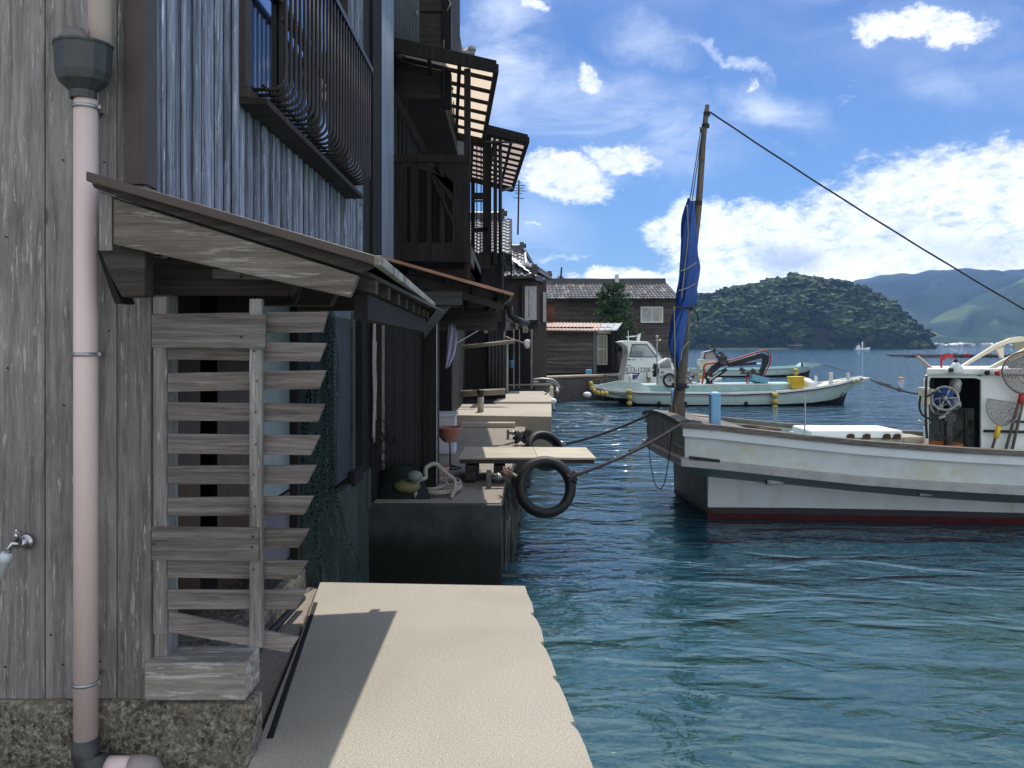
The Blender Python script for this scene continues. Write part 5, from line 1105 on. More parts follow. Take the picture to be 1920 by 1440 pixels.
# crates
def crate(c, sx, sy, sz, mat):
    t = T('fish_crate', 'x', 'crate', c); mb = MB(); c = Vector(c); th = .02
    mb.box(c.x-sx/2,c.x+sx/2,c.y-sy/2,c.y+sy/2,c.z,c.z+.02)
    for s_ in (-1, 1):
        mb.box(c.x-sx/2,c.x+sx/2,c.y+s_*(sy/2-th) if s_>0 else c.y-sy/2,c.y+sy/2 if s_>0 else c.y-sy/2+th,c.z+.021,c.z+sz)
        mb.box(c.x+s_*(sx/2-th) if s_>0 else c.x-sx/2,c.x+sx/2 if s_>0 else c.x-sx/2+th,c.y-sy/2+th+.001,c.y+sy/2-th-.001,c.z+.021,c.z+sz)
    link('tub', mb, mat, t, bevel=.006); mb = MB(); z = c.z+sz-.035
    mb.box(c.x-sx/2-.015,c.x+sx/2+.015,c.y-sy/2-.015,c.y-sy/2,z,z+.035); mb.box(c.x-sx/2-.015,c.x-sx/2,c.y-sy/2,c.y+sy/2,z,z+.035); mb.box(c.x+sx/2,c.x+sx/2+.015,c.y-sy/2,c.y+sy/2,z,z+.035)
    for k in range(5): xx = c.x-sx/2+sx*(k+.5)/5; mb.box(xx-.008,xx+.008,c.y-sy/2-.012,c.y-sy/2,c.z+.03,z-.002)
    link('rim', mb, mat, t); return t
c0 = Vector((P(994,0,29.3).x, 29.6, .224)); names = ['lowest blue fish crate of the tall stack','second blue fish crate from the bottom of the tall stack','middle blue fish crate of the tall stack','second blue fish crate from the top of the tall stack','topmost blue fish crate of the tall stack']
k0 = crate(c0, .60, .42, .155, M['basket']); k0['label'] = names[0]; k0['group'] = 'stacked blue fish crates'
for i in range(1, 5): dup(k0, (0, 0, .158*i), names[i])
dup(k0, (-.22, -.6, 0), 'lower blue fish crate of the short front stack'); dup(k0, (-.22, -.6, .158), 'upper blue fish crate of the short front stack')
mb = MB(); q = P(1008,0,29.6); mb.box(q.x,q.x+.26,29.7,30,.224,.72); solo('foam_box', mb, M['foam'], 'white foam box right of the blue crate stack', 'box', bevel=.02)
mb = MB(); q = P(959,690,23.5); mb.lathe(q+Vector((0,0,0)), [(.06,0),(.09,.22),(.095,.23)], 14); solo('bucket', mb, M['bluebk'], 'far blue bucket hanging in the dark store front', 'bucket')
mb = MB(); mb.box(P(1098,0,33).x, P(1110,0,33).x, 33, 33.3, .30, .5); solo('blue_tub', mb, M['bluebk'], 'small blue tub on the quay before the copper roof shed', 'tub', bevel=.02)
# pine tree: trunk, tiers of branches with tufts of needles
PT = T('pine_tree', 'bushy green pine growing between the shed and the long boathouse', 'tree', (P(1150,0,38).x, 38, .22))
bx_, by_ = PT.location.x, 38; r = random.Random(21)
mb = MB(); ztop = P(0,528,38).z; mb.tube([(bx_,by_,.2),(bx_+.05,by_,1.6),(bx_-.03,by_,3.0),(bx_+.02,by_,ztop)], [.12,.10,.06,.02], 8); brs = []
for k in range(84):
    z = r.uniform(1.0, ztop-.2); f = (ztop-z)/(ztop-1.0); L = (.25+1.15*f**.8)*r.uniform(.7,1.15); a = r.uniform(0,6.28)
    e = Vector((bx_+L*math.cos(a)*1.1, by_+L*math.sin(a), z+L*.22)); brs.append((Vector((bx_,by_,z)), e, L)); mb.tube([(bx_,by_,z), tuple((Vector((bx_,by_,z))+e)/2+Vector((0,0,-.05))), tuple(e)], [.03,.02,.01], 5)
link('trunk', mb, M['dkwood'], PT)
mb = MB()
for s_, e, L in brs:
    for t_ in (.45,.6,.75,.9,1.0):
        c_ = s_.lerp(e, t_)+Vector((r.gauss(0,.10), r.gauss(0,.10), r.gauss(0,.06)))
        for k in range(26):
            d = Vector((r.gauss(0,1), r.gauss(0,1), r.gauss(.35,.8))).normalized()*r.uniform(.10,.20); s2 = d.orthogonal().normalized()*.018
            mb.add([c_-s2, c_+s2, c_+d+s2*.3, c_+d-s2*.3], [(0,1,2,3)])
link('crown', mb, M['pine'], PT)
# ================================================================ near white fishing boat (square-ended, lying across the view)
NB = T('fishing_boat', 'large white wooden fishing boat with square brownish end, nearest on the right', 'boat', (2.3, 10.5, WL))
def nearY(x): return 9.66-(x-2.05)*.085
topt = [(1283,797),(1340,802),(1420,811),(1500,820),(1600,830),(1700,838),(1800,845),(1920,851),(2150,862),(2500,870)]
strk = [(1290,860),(1400,872),(1600,894),(1750,905),(1920,914),(2200,922),(2500,920)]
undt = [(1318,893),(1440,905),(1600,921),(1750,934),(1920,945),(2200,952),(2500,950)]
bott = [(1318,951),(1500,952),(1700,956),(1920,962),(2200,966),(2500,966)]
XS = [2.09,2.5,3.0,3.6,4.2,4.8,5.4,6.0,6.8,7.8,9.0,10.2]
def zat(tab, x, yo):                            # height whose picture row follows the table at this x
    Y = nearY(x)+yo; px = CX+F*x/Y; return EYE+(HY-interp(tab, px))*Y/F
XT = 2.09; FARY = 12.45
TW = 6                                          # columns over the square end
def ring(zf, yo, xo, farz=None, arch=0, faro=0):
    zc = zf(XS[0]+xo); pts = []; fz = zc-.10 if farz is None else farz
    for x in reversed(XS): pts.append(Vector((x+xo*(1 if x == XS[0] else 0), FARY-(x-2.05)*.07+faro-yo*.6, zf(x)-.06)))
    pts[-1].z = fz
    for k in range(1, TW):
        f = k/TW; Y = (FARY+faro-yo*.6)*(1-f)+(nearY(XS[0])+yo)*f
        pts.append(Vector((XS[0]+xo-.03*math.sin(f*math.pi), Y, fz*(1-f)+zc*f+arch*math.sin(f*math.pi))))
    for x in XS: pts.append(Vector((x+xo*(1 if x == XS[0] else 0), nearY(x)+yo, zf(x))))
    return pts
zt_ = lambda x: zat(topt, x, 0); zs_ = lambda x: zat(strk, x, .0); zu_ = lambda x: zat(undt, x, .42); zb2 = lambda x: zat(bott, x, .45)
LV = dict(
 a=ring(zt_, 0, 0, arch=.07), b=ring(lambda x: zt_(x)-.135, -.005, -.0, arch=.05), c=ring(lambda x: zt_(x)-.136, .035, .03, arch=.05),
 d=ring(lambda x: zs_(x)+.012, .05, .035), e=ring(zs_, -.05, -.03), f=ring(lambda x: zs_(x)-.085, -.05, -.03), g=ring(lambda x: zs_(x)-.10, .0, .02),
 h=ring(zu_, .42, .40, faro=-.0), i=ring(zb2, .45, .41), j=ring(lambda x: -.635, .45, .41), k=ring(lambda x: -.64, .455, .415), l=ring(lambda x: -.78, .5, .45), m=ring(lambda x: -1.25, .9, .7))
n_side = len(XS); i0 = n_side-1; i1 = n_side+TW-1     # columns of the square end
def skin(name, keys, lo, hi, mat, label=None, bev=0):
    mb = MB(); mb.loft([LV[q][lo:hi] for q in keys], smooth=False); return link(name, mb, M[mat], NB, label=label)
HU = skin('topsides', 'cd', i1, None, 'hullw'); skin('topsides', 'cd', 0, i0+1, 'hullw'); skin('square_end', 'acd', i0, i1+1, 'stemb', 'brownish upper boards of the square end')
skin('sheer_band', 'abc', i1, None, 'hulll'); skin('sheer_band', 'abc', 0, i0+1, 'hulll')
skin('rub_rail', 'defg', i1, None, 'strake'); skin('rub_rail', 'defg', 0, i0+1, 'strake'); skin('end_rub_rail', 'defg', i0, i1+1, 'stemb')
skin('flare', 'gh', i1, None, 'under'); skin('flare', 'gh', 0, i0+1, 'under'); skin('end_flare', 'gh', i0, i1+1, 'stemd')
skin('lower_hull', 'hi', i1, None, 'hulll'); skin('lower_hull', 'hi', 0, i0+1, 'hulll'); skin('lower_end', 'hij', i0, i1+1, 'stemd', 'dark grey lower face of the square end')
skin('black_boot', 'ij', i1, None, 'black'); skin('black_boot', 'ij', 0, i0+1, 'black')
skin('red_bottom', 'jklm', i1, None, 'red'); skin('red_bottom', 'jklm', 0, i0+1, 'red'); skin('end_bottom', 'jklm', i0, i1+1, 'black')
# gunwale capping, inner bulwark and deck
inn = [p_+Vector((0, .13 if idx >= i1 else (-.13 if idx <= i0 else 0), 0))+Vector((.14 if i0 <= idx <= i1 else 0, 0, 0)) for idx, p_ in enumerate(LV['a'])]
up_ = lambda l, z: [p_+Vector((0,0,z)) for p_ in l]
mb = MB(); out_ = [p_+Vector((0, -.025 if idx >= i1 else (.025 if idx <= i0 else 0), 0))+Vector((-.03 if i0 <= idx <= i1 else 0, 0, 0)) for idx, p_ in enumerate(LV['a'])]
mb.loft([up_(out_, -.03), up_(out_, .035), up_(inn, .035), up_(inn, -.03)], smooth=False); link('gunwale', mb, M['gunw'], NB)
dz_ = lambda x: zt_(min(max(x,XS[0]),10.2))-.30
mb = MB(); mb.loft([up_(inn, .0), [Vector((p_.x, p_.y, dz_(p_.x))) for p_ in inn]], smooth=False); link('bulwark_inside', mb, plain('pinkish_grey_bulwark', (.40,.40,.36), .6, 0, .2, 4, dirt=(.3,.22,.18), dl=.6), NB)
mb = MB(); mb.loft([[Vector((x, nearY(x)+.1, dz_(x)+.01)), Vector((x, FARY-.1-(x-2.05)*.07, dz_(x)+.01))] for x in XS], smooth=False); link('deck', mb, M['tealdk'], NB)
# bow deck boards near the square end (raised)
mb = MB(); mb.loft([[Vector((x, nearY(x)+.14, zt_(x)-.01)), Vector((x, FARY-.14, zt_(x)-.03))] for x in (2.2, 2.6, 3.0)], smooth=False)
link('end_deck', mb, M['gunw'], NB, thick=.03)
# scuppers (half-cone outlets) on the lower hull
for a, b in ((1437,898),(1722,919)):
    q = P(a, b+5, 9.86-(.2 if a > 1600 else 0)); mb = MB(); mb.tube([q, q+Vector((.14,.01,.0)), q+Vector((.26,.05,.0)), q+Vector((.33,.10,.0))], [.046,.042,.026,.006], 12); link('scupper', mb, M['white'], NB); mb = MB(); mb.tube([q+Vector((-.004,0,0)), q+Vector((.001,0,0))], .036, 12); link('scupper_mouth', mb, M['black'], NB)
mb = MB()
for px, py in ((1308,861),(1342,864)):
    mb = MB(); mb.lathe(P(px,py,9.585), [(.016,0),(.012,.01)], 10, (0,-1,0)); link('bolt', mb, M['iron'], NB)
mb = MB(); mb.prism([P(1292,861,9.582), P(1350,868,9.575), P(1350,862,9.575), P(1292,855,9.582)], (0,.02,0)); link('end_strap', mb, M['iron'], NB)
# white hatch / foam chest with rusty latches
x0, x1 = P(1505,0,10.6).x, P(1735,0,10.4).x; zt2 = P(0,806,10.4).z; CH = T('deck_chest', 'long white foam-topped chest on the near boat deck', 'chest', ((x0+x1)/2, 10.7, dz_((x0+x1)/2)))
mb = MB(); mb.box(x0+.02, x1-.05, 10.35, 11.2, dz_(x1), zt2-.10); link('body', mb, plain('grubby_cream_chest', (.50,.47,.40), .6, 0, .3, 6, dirt=(.3,.22,.15), dl=.55), CH, bevel=.008)
mb = MB(); mb.box(x0, P(1690,0,10.35).x, 10.3, 11.0, zt2-.098, zt2); link('lid', mb, M['foam'], CH, bevel=.02)
for px in (1596, 1626, 1664, 1683):
    mb = MB(); q = P(px, 820, 10.28); mb.box(q.x-.05, q.x+.05, 10.29, 10.345, q.z-.03, q.z+.03); mb.tube([q+Vector((-.03,0,.035)), q+Vector((.03,0,.035))], .012, 6); link('latch', mb, plain('rusty_latch', (.12,.06,.04), .8, .2, .5, 40), CH)
mb = MB(); mb.box(P(1690,0,10.4).x, P(1728,0,10.4).x, 10.32, 10.7, dz_(5), P(0,818,10.4).z); solo('wooden_box', mb, M['palewood'], 'pale wooden box between the white chest and the cabin', 'box', bevel=.01)
c = P(1765,834,10.25); mb = MB(); mb.lathe(c-Vector((0,0,.10)), [(.20,0),(.24,.10),(.25,.105),(.25,.12),(.23,.12),(.20,.03),(.001,.02)], 26, cap=False); solo('orange_basin', mb, M['orangep'], 'orange plastic basin at the foot of the boat cabin', 'basin')
mb = MB(); q = P(1508,835,10.2); mb.tube([q-Vector((0,0,.1)), P(1510,744,10.2)], .009, 6); solo('thin_rod', mb, M['galv'], 'thin upright rod on the near boat left of the white chest', 'rod')
mb = MB(); r = random.Random(4)
for k in range(5): a_ = P(1375+k*6, 800+r.uniform(-3,4), 10.6); mb.tube([a_, a_+Vector((.25+.1*r.random(), .1, -.03)), a_+Vector((.45, r.uniform(-.1,.1), -.05))], .018, 6)
solo('rope_bundle', mb, M['ropeb'], 'reddish rope bundle on the near boat deck behind the blue post', 'rope')
mb = MB(); mb.beam(P(1290,783,11.4), P(1330,788,11.2), .10, .04); mb.beam(P(1300,780,11.6), P(1345,784,11.5), .1, .04); solo('loose_timber', mb, M['palewood'], 'pale loose timber lying behind the mast foot', 'timber')
# blue posts
def bpost(px0, px1, yt, yb, Y, label):
    q0, q1 = P(px0, yb, Y), P(px1, yt, Y); o_ = T('mooring_bitt', label, 'post', (q0.x, Y, q0.z), 'blue posts on the near boat'); w_ = q1.x-q0.x
    mb = MB(); mb.prism([(q0.x,Y,q0.z-.12),(q1.x,Y,q0.z-.12),(q1.x,Y+w_,q0.z-.12),(q0.x,Y+w_,q0.z-.12)][::-1], (0,0,q1.z-q0.z+.08)); link('shaft', mb, M['bluep'], o_, bevel=.02)
    m_ = w_*.5; cx_, cy_ = q0.x+m_, Y+m_; z_ = q1.z-.045
    mb = MB(); mb.loft([[Vector((cx_+sx*m_*f, cy_+sy*m_*f, z_+h_)) for sx, sy in ((-1,-1),(1,-1),(1,1),(-1,1))] for f, h_ in ((1.0,0),(1.02,.012),(.8,.032),(.45,.045),(.01,.05))], True, False); link('cap', mb, M['bluep'], o_)
bpost(1333, 1352, 735, 795, 10.05, 'wide sky blue post in front of the mast foot'); bpost(1259, 1266, 729, 765, 11.7, 'narrow sky blue post half hidden behind the mast')
# mast
MBt, MTp = P(1268,782,10.9), P(1327,197,10.9)
MS = T('mast', 'leaning grey timber mast rising from the near boat end', 'mast', MBt-Vector((0,0,.25)))
mb = MB(); n = 24; mb.tube([MBt.lerp(MTp, i/n)+Vector((.012*math.sin(i*.5), 0, 0)) for i in range(-1, n+1)], [(.082-.05*max(0,i)/n)*(1+.03*math.sin(i*1.7)) for i in range(-1, n+1)], 16); link('pole', mb, M['mastw'], MS)
mb = MB(); q = P(1271,745,10.86); mb.box(q.x-.07,q.x+.085,10.78,10.98,P(0,790,10.9).z-.1,P(0,757,10.9).z); mb.box(q.x-.115,q.x-.075,10.80,10.9,P(0,790,10.9).z-.1,P(0,757,10.9).z); link('tabernacle', mb, M['mastw'], MS, bevel=.008)
def mpt(py): f = (782-py)/(782-197); return MBt.lerp(MTp, f)
for py, r_ in ((214,.036),(236,.042),(381,.05),(578,.07),(722,.09)):
    q = mpt(py); mb = MB()
    for k in range(4): mb.tube([q+Vector((r_*1.08*math.cos(a_*.5236), r_*1.08*math.sin(a_*.5236), .014*(k-1.5)+.003*math.sin(a_))) for a_ in range(12)], .009, 5, True)
    link('lashing', mb, M['roped'], MS)
mb = MB(); q = mpt(240); mb.obox(q+Vector((-.06,-.02,-.03)), (.04,.03,.07)); mb.obox(mpt(384)+Vector((-.075,-.03,0)), (.07,.03,.09)); link('pulley', mb, M['machine'], MS)
mb = MB(); mb.tube([mpt(724)+Vector((-.1,-.07,.0)), mpt(728)+Vector((0,-.10,-.01)), mpt(724)+Vector((.11,-.06,.0))], .018, 8); link('iron_band', mb, M['iron'], MS); mb = MB(); mb.tube(smooth([mpt(575)+Vector((.07,0,0)), mpt(590)+Vector((.14,-.03,0)), mpt(605)+Vector((.15,-.03,0)), mpt(612)+Vector((.08,-.02,0))]), .008, 6); link('iron_ring', mb, M['iron'], MS)
# furled sail
prof = [(377,1287,1301),(400,1280,1302),(430,1277,1305),(470,1276,1307),(500,1275,1307),(530,1273,1303),(548,1270,1301),(562,1269,1303),(576,1270,1290),(590,1262,1289),(620,1256,1284),(640,1253,1281),(660,1256,1279),(672,1262,1276),(685,1264,1272)]
wd_ = [1,.9,1.05,1.2,1.15,1.1,1.2,1.25,.7,1.05,1.2,1.25,1.1,.9,.5]
prof = [(y, a, b+(6 if 500 <= y <= 566 else 0)) for y, a, b in prof]
mb = MB(); rows = []; n = 40; K = 3
for i in range(len(prof)-1):
    for s_ in range(K if i < len(prof)-2 else K+1):
        f = s_/K; y = prof[i][0]*(1-f)+prof[i+1][0]*f; a = prof[i][1]*(1-f)+prof[i+1][1]*f; b = prof[i][2]*(1-f)+prof[i+1][2]*f
        c_ = P((a+b)/2, y, 10.72); hw = (b-a)/2*10.72/F; row = []
        for k in range(n):
            t_ = 2*math.pi*k/n; fold = 1+.16*math.sin(7*t_+y*.05)*math.sin(t_*2+y*.02)+.10*mnoise.noise(Vector((math.cos(t_)*2, math.sin(t_)*2, y*.03)))
            row.append(c_+Vector((hw*math.cos(t_)*fold, .10*math.sin(t_)*fold, .03*math.sin(t_*3+y*.04))))
        rows.append(row)
mb.loft(rows, True)
SL = solo('furled_sail', mb, M['tarp'], 'furled blue tarpaulin sail lashed along the leaning mast', 'sail')
sub = SL.modifiers.new('Subdivision', 'SUBSURF'); sub.levels = 1; sub.render_levels = 1
def straps(pts, r=.008):
    mb = MB(); mb.tube(smooth(pts), r, 6); return mb
for i, (pts, lab) in enumerate(((([(1276,508),(1288,504),(1306,492)]), 'cord slanting across the upper furled sail'), ([(1272,545),(1286,541),(1304,532)], 'cord across the widest fold of the furled sail'), ([(1268,577),(1280,578),(1298,576)], 'dark strap pinching the furled sail'), ([(1288,384),(1290,440),(1284,500),(1278,560)], 'long vertical cord down the furled sail'), ([(1264,575),(1265,640),(1265,730)], 'slack line hanging from the sail strap to the mast foot'), ([(1292,640),(1280,655),(1276,676)], 'short loose line below the furled sail'))):
    link('lashing_cord', straps([P(a, b, 10.60-(.05 if i == 2 else 0)) for a, b in pts], .016 if i == 2 else .008), M['roped'] if i in (2,) else M['ropew'], SL)
mb = MB(); mb.tube([mpt(245)+Vector((-.07,-.04,0)), P(1293,380,10.8), P(1289,395,10.75)], .007, 5); mb.tube([mpt(245)+Vector((-.05,-.04,0)), P(1297,382,10.8)], .007, 5); solo('halyard', mb, M['roped'], 'pair of thin lines from the mast head down to the furled sail', 'rope')
mb = MB(); twisted(mb, ropeline(mpt(209)+Vector((.03,0,0)), P(1925,583,10.4), .05, .012, 60), .012, 120); solo('stay_rope', mb, M['roped'], 'long stay rope running from the mast head to the right edge', 'rope')
# cabin: near wall with doorway, gear inside
YC = 10.25
CB = link('cabin_wall', MB().box(P(1840,0,YC).x, 8.6, YC, YC+.04, dz_(6), P(0,703,YC).z), M['white'], NB, bevel=.01)
mb = MB(); mb.prism([P(1735,712,YC), P(1742,702,YC), P(1830,703,YC), P(1842,708,YC), P(1839,712,YC), P(1830,709,YC), P(1745,708,YC), P(1742,716,YC), P(1741,840,YC), P(1735,840,YC)], (0,.05,0)); link('door_surround', mb, M['white'], CB)
xl_ = P(1737,0,YC).x
xf_ = P(1741,0,YC+1.3).x
mb = MB(); mb.prism([(xl_,YC+.06,dz_(5.6)),(xl_+.03,YC+.06,dz_(5.6)),(xf_+.03,YC+1.3,dz_(5.6)),(xf_,YC+1.3,dz_(5.6))], (0,0,P(0,705,YC).z-dz_(5.6))); link('end_wall', mb, plain('dirty_cabin_white', (.5,.5,.47), .5, 0, .3, 4, dirt=(.2,.18,.15), dl=.55), CB)
mb = MB(); mb.box(xf_+.03, 8.6, YC+1.3, YC+1.35, dz_(5.6), P(0,705,YC).z); link('far_wall', mb, plain('stained_cabin_inside', (.42,.40,.36), .6, 0, .4, 3, dirt=(.1,.08,.06), dl=.5), CB)
mb = MB(); mb.box(P(1770,0,10.8).x, P(1840,0,10.8).x+.8, 11.0, 11.04, P(0,768,10.8).z, P(0,706,10.8).z); mb.box(P(1822,0,10.8).x, P(1845,0,10.8).x, 10.7, 10.74, dz_(5.6), P(0,715,10.8).z); link('dark_bulkhead', mb, M['dkwood'], CB)
mb = MB(); mb.box(P(1808,0,10.4).x, P(1813,0,10.4).x, 10.38, 10.42, dz_(5.6), P(0,768,10.4).z); link('stanchion', mb, M['iron'], CB)
rp = [P(1738,690,YC-.05), P(1760,688,YC-.05), P(1835,690,YC-.05), P(1960,690,YC-.05)]
mb = MB(); zr0, zr1 = P(0,703,YC).z+.002, P(0,691,YC).z; mb.prism([(P(1733,0,YC).x,YC-.06,zr0),(8.7,YC-.06,zr0),(8.7,YC+1.4,zr0),(P(1740,0,YC+1.4).x,YC+1.4,zr0)][::-1], (0,0,zr1-zr0)); link('cabin_roof', mb, M['white'], CB, bevel=.02)
# steering reels and line hauler in the doorway
mb = MB()
def wheel(mb, c, r, sp=5, ax=(0,-1,0), rt=.014):
    c = Vector(c); ax = Vector(ax).normalized(); a_ = ax.orthogonal().normalized(); b_ = ax.cross(a_)
    mb.tube([c+(a_*math.cos(t_*.2618)+b_*math.sin(t_*.2618))*r for t_ in range(24)], rt, 7, True)
    for k in range(sp):
        t_ = 2*math.pi*k/sp+.4; mb.tube([c, c+(a_*math.cos(t_)+b_*math.sin(t_))*r], rt*.7, 6)
    mb.tube([c-ax*.03, c+ax*.04], .03, 10)
LH = T('line_hauler', 'greasy metal line hauler with two spoked reels in the cabin doorway', 'winch', P(1775,836,10.2))
mb = MB(); wheel(mb, P(1772,747,10.12), .15, 6, (-.5,-1,.1), .016); link('reel', mb, M['machine2'], LH); mb = MB(); wheel(mb, P(1764,762,10.16), .11, 5, (-.6,-1,0), .014); link('reel', mb, M['machine2'], LH)
mb = MB(); mb.lathe(P(1768,744,10.2), [(.10,0),(.12,.02),(.10,.04)], 20, (-.5,-1,.1)); link('blue_disc', mb, M['tarp'], LH)
mb = MB(); mb.box(P(1774,0,10.3).x, P(1784,0,10.3).x, 10.28, 10.36, dz_(5.7), P(0,770,10.3).z); mb.obox(P(1778,782,10.25), (.14,.1,.10)); mb.tube([P(1748,775,10.15), P(1775,778,10.15)], .018, 8); mb.tube([P(1790,760,10.15), P(1800,765,10.12)], .02, 8); link('stand', mb, M['machine'], LH)
mb = MB(); mb.lathe(P(1788,738,10.3), [(.05,0),(.07,.04),(.07,.16),(.04,.2)], 14, (.1,-.2,1)); mb.ball(P(1790,758,10.28), .08, 12); link('housing', mb, M['machine2'], LH)
mb = MB(); mb.tube(smooth([P(1726,742,10.1), P(1724,765,10.1), P(1732,780,10.05), P(1750,786,10.05), P(1768,780,10.1)]), .014, 7); mb.tube(smooth([P(1763,790,10.1), P(1766,815,10.1), P(1778,828,10.1)]), .014, 7); mb.tube([P(1735,745,10.0), P(1752,735,10.1), P(1772,740,10.1)], .015, 7); mb.tube([P(1737,705,10.0), P(1735,770,10.0), P(1738,822,10.0)], .016, 7); link('hoses', mb, M['rubber'], LH)
mb = MB(); mb.obox(P(1733,742,10.2), (.10,.12,.22)); mb.obox(P(1737,735,10.15), (.05,.1,.08)); link('control_box', mb, M['cream'], LH, bevel=.01)
mb = MB(); mb.obox(P(1747,733,10.1), (.05,.04,.05)); mb.tube([P(1730,790,10.1), P(1745,793,10.05)], .01, 6); mb.tube([P(1722,788,10.1), P(1738,800,10.05)], .01, 6); mb.tube([P(1760,784,10.05), P(1772,780,10.05)], .02, 8); link('levers', mb, M['machine2'], LH)
# windscreen arches, lamp, flags on the roof
def arch(pts, Y, th, label_, par):
    mb = MB(); mb.prism([P(a, b, Y) for a, b in pts], (0, th, 0)); return link(label_, mb, M['cream'], par, bevel=.006)
arch([(1797,690),(1805,690),(1868,654),(1890,644),(1925,639),(1960,637),(1960,631),(1915,631),(1895,634),(1866,646)], 11.6, .06, 'windscreen_arch', CB)
arch([(1868,654),(1882,650),(1883,672),(1878,672)], 11.59, .06, 'arch_post', CB)
o_ = arch([(1853,690),(1868,690),(1925,664),(1960,650),(1960,640),(1925,652)], 10.3, .05, 'windscreen_arch', CB)
mb = MB(); mb.prism([P(1890,676,10.5), P(1960,640,10.5), P(1960,690,10.5), P(1892,690,10.5)], (0,.02,0)); link('windscreen', mb, M['glass'], CB)
mb = MB(); mb.box(P(1900,0,11.7).x, P(1990,0,11.7).x, 11.68, 11.7, P(0,655,11.7).z, P(0,641,11.7).z); link('windscreen', mb, plain('tan_windscreen', (.25,.22,.16), .3), CB)
BL = T('fishing_lamp', 'white and black round fishing lamp on the cabin roof', 'lamp', P(1792,698,10.1))
mb = MB(); mb.lathe(P(1792,700,10.1), [(.085,0),(.088,.03),(.075,.08),(.045,.12),(.03,.14)], 20); link('shade', mb, M['white'], BL); mb = MB(); mb.lathe(P(1792,681,10.1), [(.03,0),(.025,.03),(.012,.06)], 12); mb.obox(P(1783,694,10.03), (.05,.03,.05)); link('fitting', mb, M['iron'], BL)
mb = MB(); mb.tube([P(1765,690,10.6), P(1765,668,10.6)], .014, 8); FL = solo('flag_stick', mb, M['redp'], 'short red stick with white foot on the cabin roof', 'stick')
mb = MB(); rows = [[P(1765+22*f+k*2, 668-6*math.sin(f*3)+k*4, 10.6) for k in range(3)] for f in (0,.25,.5,.75,1.0)]; mb.loft(rows); solo('red_cloth', mb, M['redp'], 'small red cloth draped above the fishing lamp', 'cloth', thick=.004)
mb = MB(); mb.beam(P(1720,668,10.8), P(1748,692,10.6), .03, .03); solo('boat_hook', mb, M['palewood'], 'short pale stick leaning out from the cabin roof corner', 'stick')
for k, (px, col, lab) in enumerate(((1870, 'redp', 'small red knob on the cabin roof edge'), (1851, 'iron', 'small dark roof fitting left of the red knob'))):
    mb = MB(); mb.ball(P(px,704 if k == 0 else 703,10.12)+Vector((0,0,.03)), .035, 10); solo('roof_knob', mb, M[col], lab, 'knob')
# hand nets, poles and rail on the cabin wall
def handnet(pts, hoopmat, netm, label, handle, hmat, grip=None, bag=.35):
    t = T('hand_net', label, 'net', handle[1], 'hand nets hung on the boat cabin'); mb = MB(); pp = smooth([P(a, b, YC-.10) for a, b in pts+[pts[0]]], 4)[:-1]; mb.tube(pp, .010, 6, True); link('hoop', mb, hoopmat, t)
    c_ = sum(pp, Vector())/len(pp); rows = [[p_.lerp(c_, f)+Vector((0, -.10*math.sin(f*1.5), -bag*.25*f)) for p_ in pp] for f in (0,.3,.6,.9)]
    mb = MB(); mb.loft(rows, True); link('bag', mb, netm, t); mb = MB(); mb.tube([handle[0], handle[1]], .017, 8); link('handle', mb, hmat, t)
    if grip: mb = MB(); mb.tube(grip[0], .03, 10); link('grip', mb, M[grip[1]], t)
handnet([(1852,748),(1880,752),(1910,758),(1908,780),(1893,794),(1875,798),(1858,786),(1850,768)], M['ropew'], M['netr'], 'D-shaped hand net with yellow grip hanging on the cabin wall', (P(1873,798,YC-.1), P(1860,842,YC-.06)), M['mastw'], ([P(1873,798,YC-.1), P(1867,822,YC-.09)], 'yellowc'))
handnet([(1878,694),(1890,672),(1915,660),(1945,665),(1950,700),(1940,730),(1920,738),(1900,732),(1884,715)], M['ropeb'], M['netr'], 'large round reddish hand net above the cabin wall at the right edge', (P(1914,738,YC-.1), P(1886,842,YC-.06)), M['mastw'], ([P(1916,738,YC-.11), P(1911,758,YC-.1)], 'redp'), .2)
mb = MB(); mb.tube([P(1920,745,YC-.07), P(1898,842,YC-.05)], .018, 8); solo('wooden_pole', mb, M['mastw'], 'weathered pole leaning on the cabin wall right of the hand nets', 'pole')
mb = MB(); mb.tube([P(1845,808,YC-.04), P(1960,811,YC-.04)], .018, 8); mb.tube([P(1895,790,YC-.03), P(1960,792,YC-.03)], .014, 8); link('wall_rail', mb, M['iron'], CB)
# mooring ropes
tA = P(1074,892,7.9); bA = Vector((2.06, 9.6, P(0,795,9.62).z))
mb = MB(); twisted(mb, ropeline(tA, bA, .05, .02, 60), .022, 26); twisted(mb, ropeline(P(1180,845,8.8), P(1215,822,9.2), .03, .02, 14), .018, 6); solo('mooring_rope', mb, M['roped'], 'thick dark mooring rope from the hanging tyre to the near boat', 'rope')
tB = P(1062,832,11.6); mb = MB(); pts = ropeline(tB, P(1213,779,11.9), .04, .02, 50); twisted(mb, pts, .024, 22); solo('mooring_rope', mb, M['roped'], 'upper dark mooring rope from the far tyre to the boat corner', 'rope')
mb = MB(); twisted(mb, smooth([P(1213,778,11.9), P(1232,776,11.5), P(1248,784,11.0), P(1262,788,10.6), P(1275,794,9.7)]), .02, 10); solo('lashing_rope', mb, M['ropeb'], 'brownish rope lying over the top of the square end', 'rope')
mb = MB(); twisted(mb, smooth([P(1277,792,9.66), P(1300,791,9.8), P(1330,797,9.95), P(1352,799,9.98)]), .028, 10); solo('wrapped_rope', mb, M['roped'], 'dark wrapped rope from the boat corner to the wide blue post', 'rope')
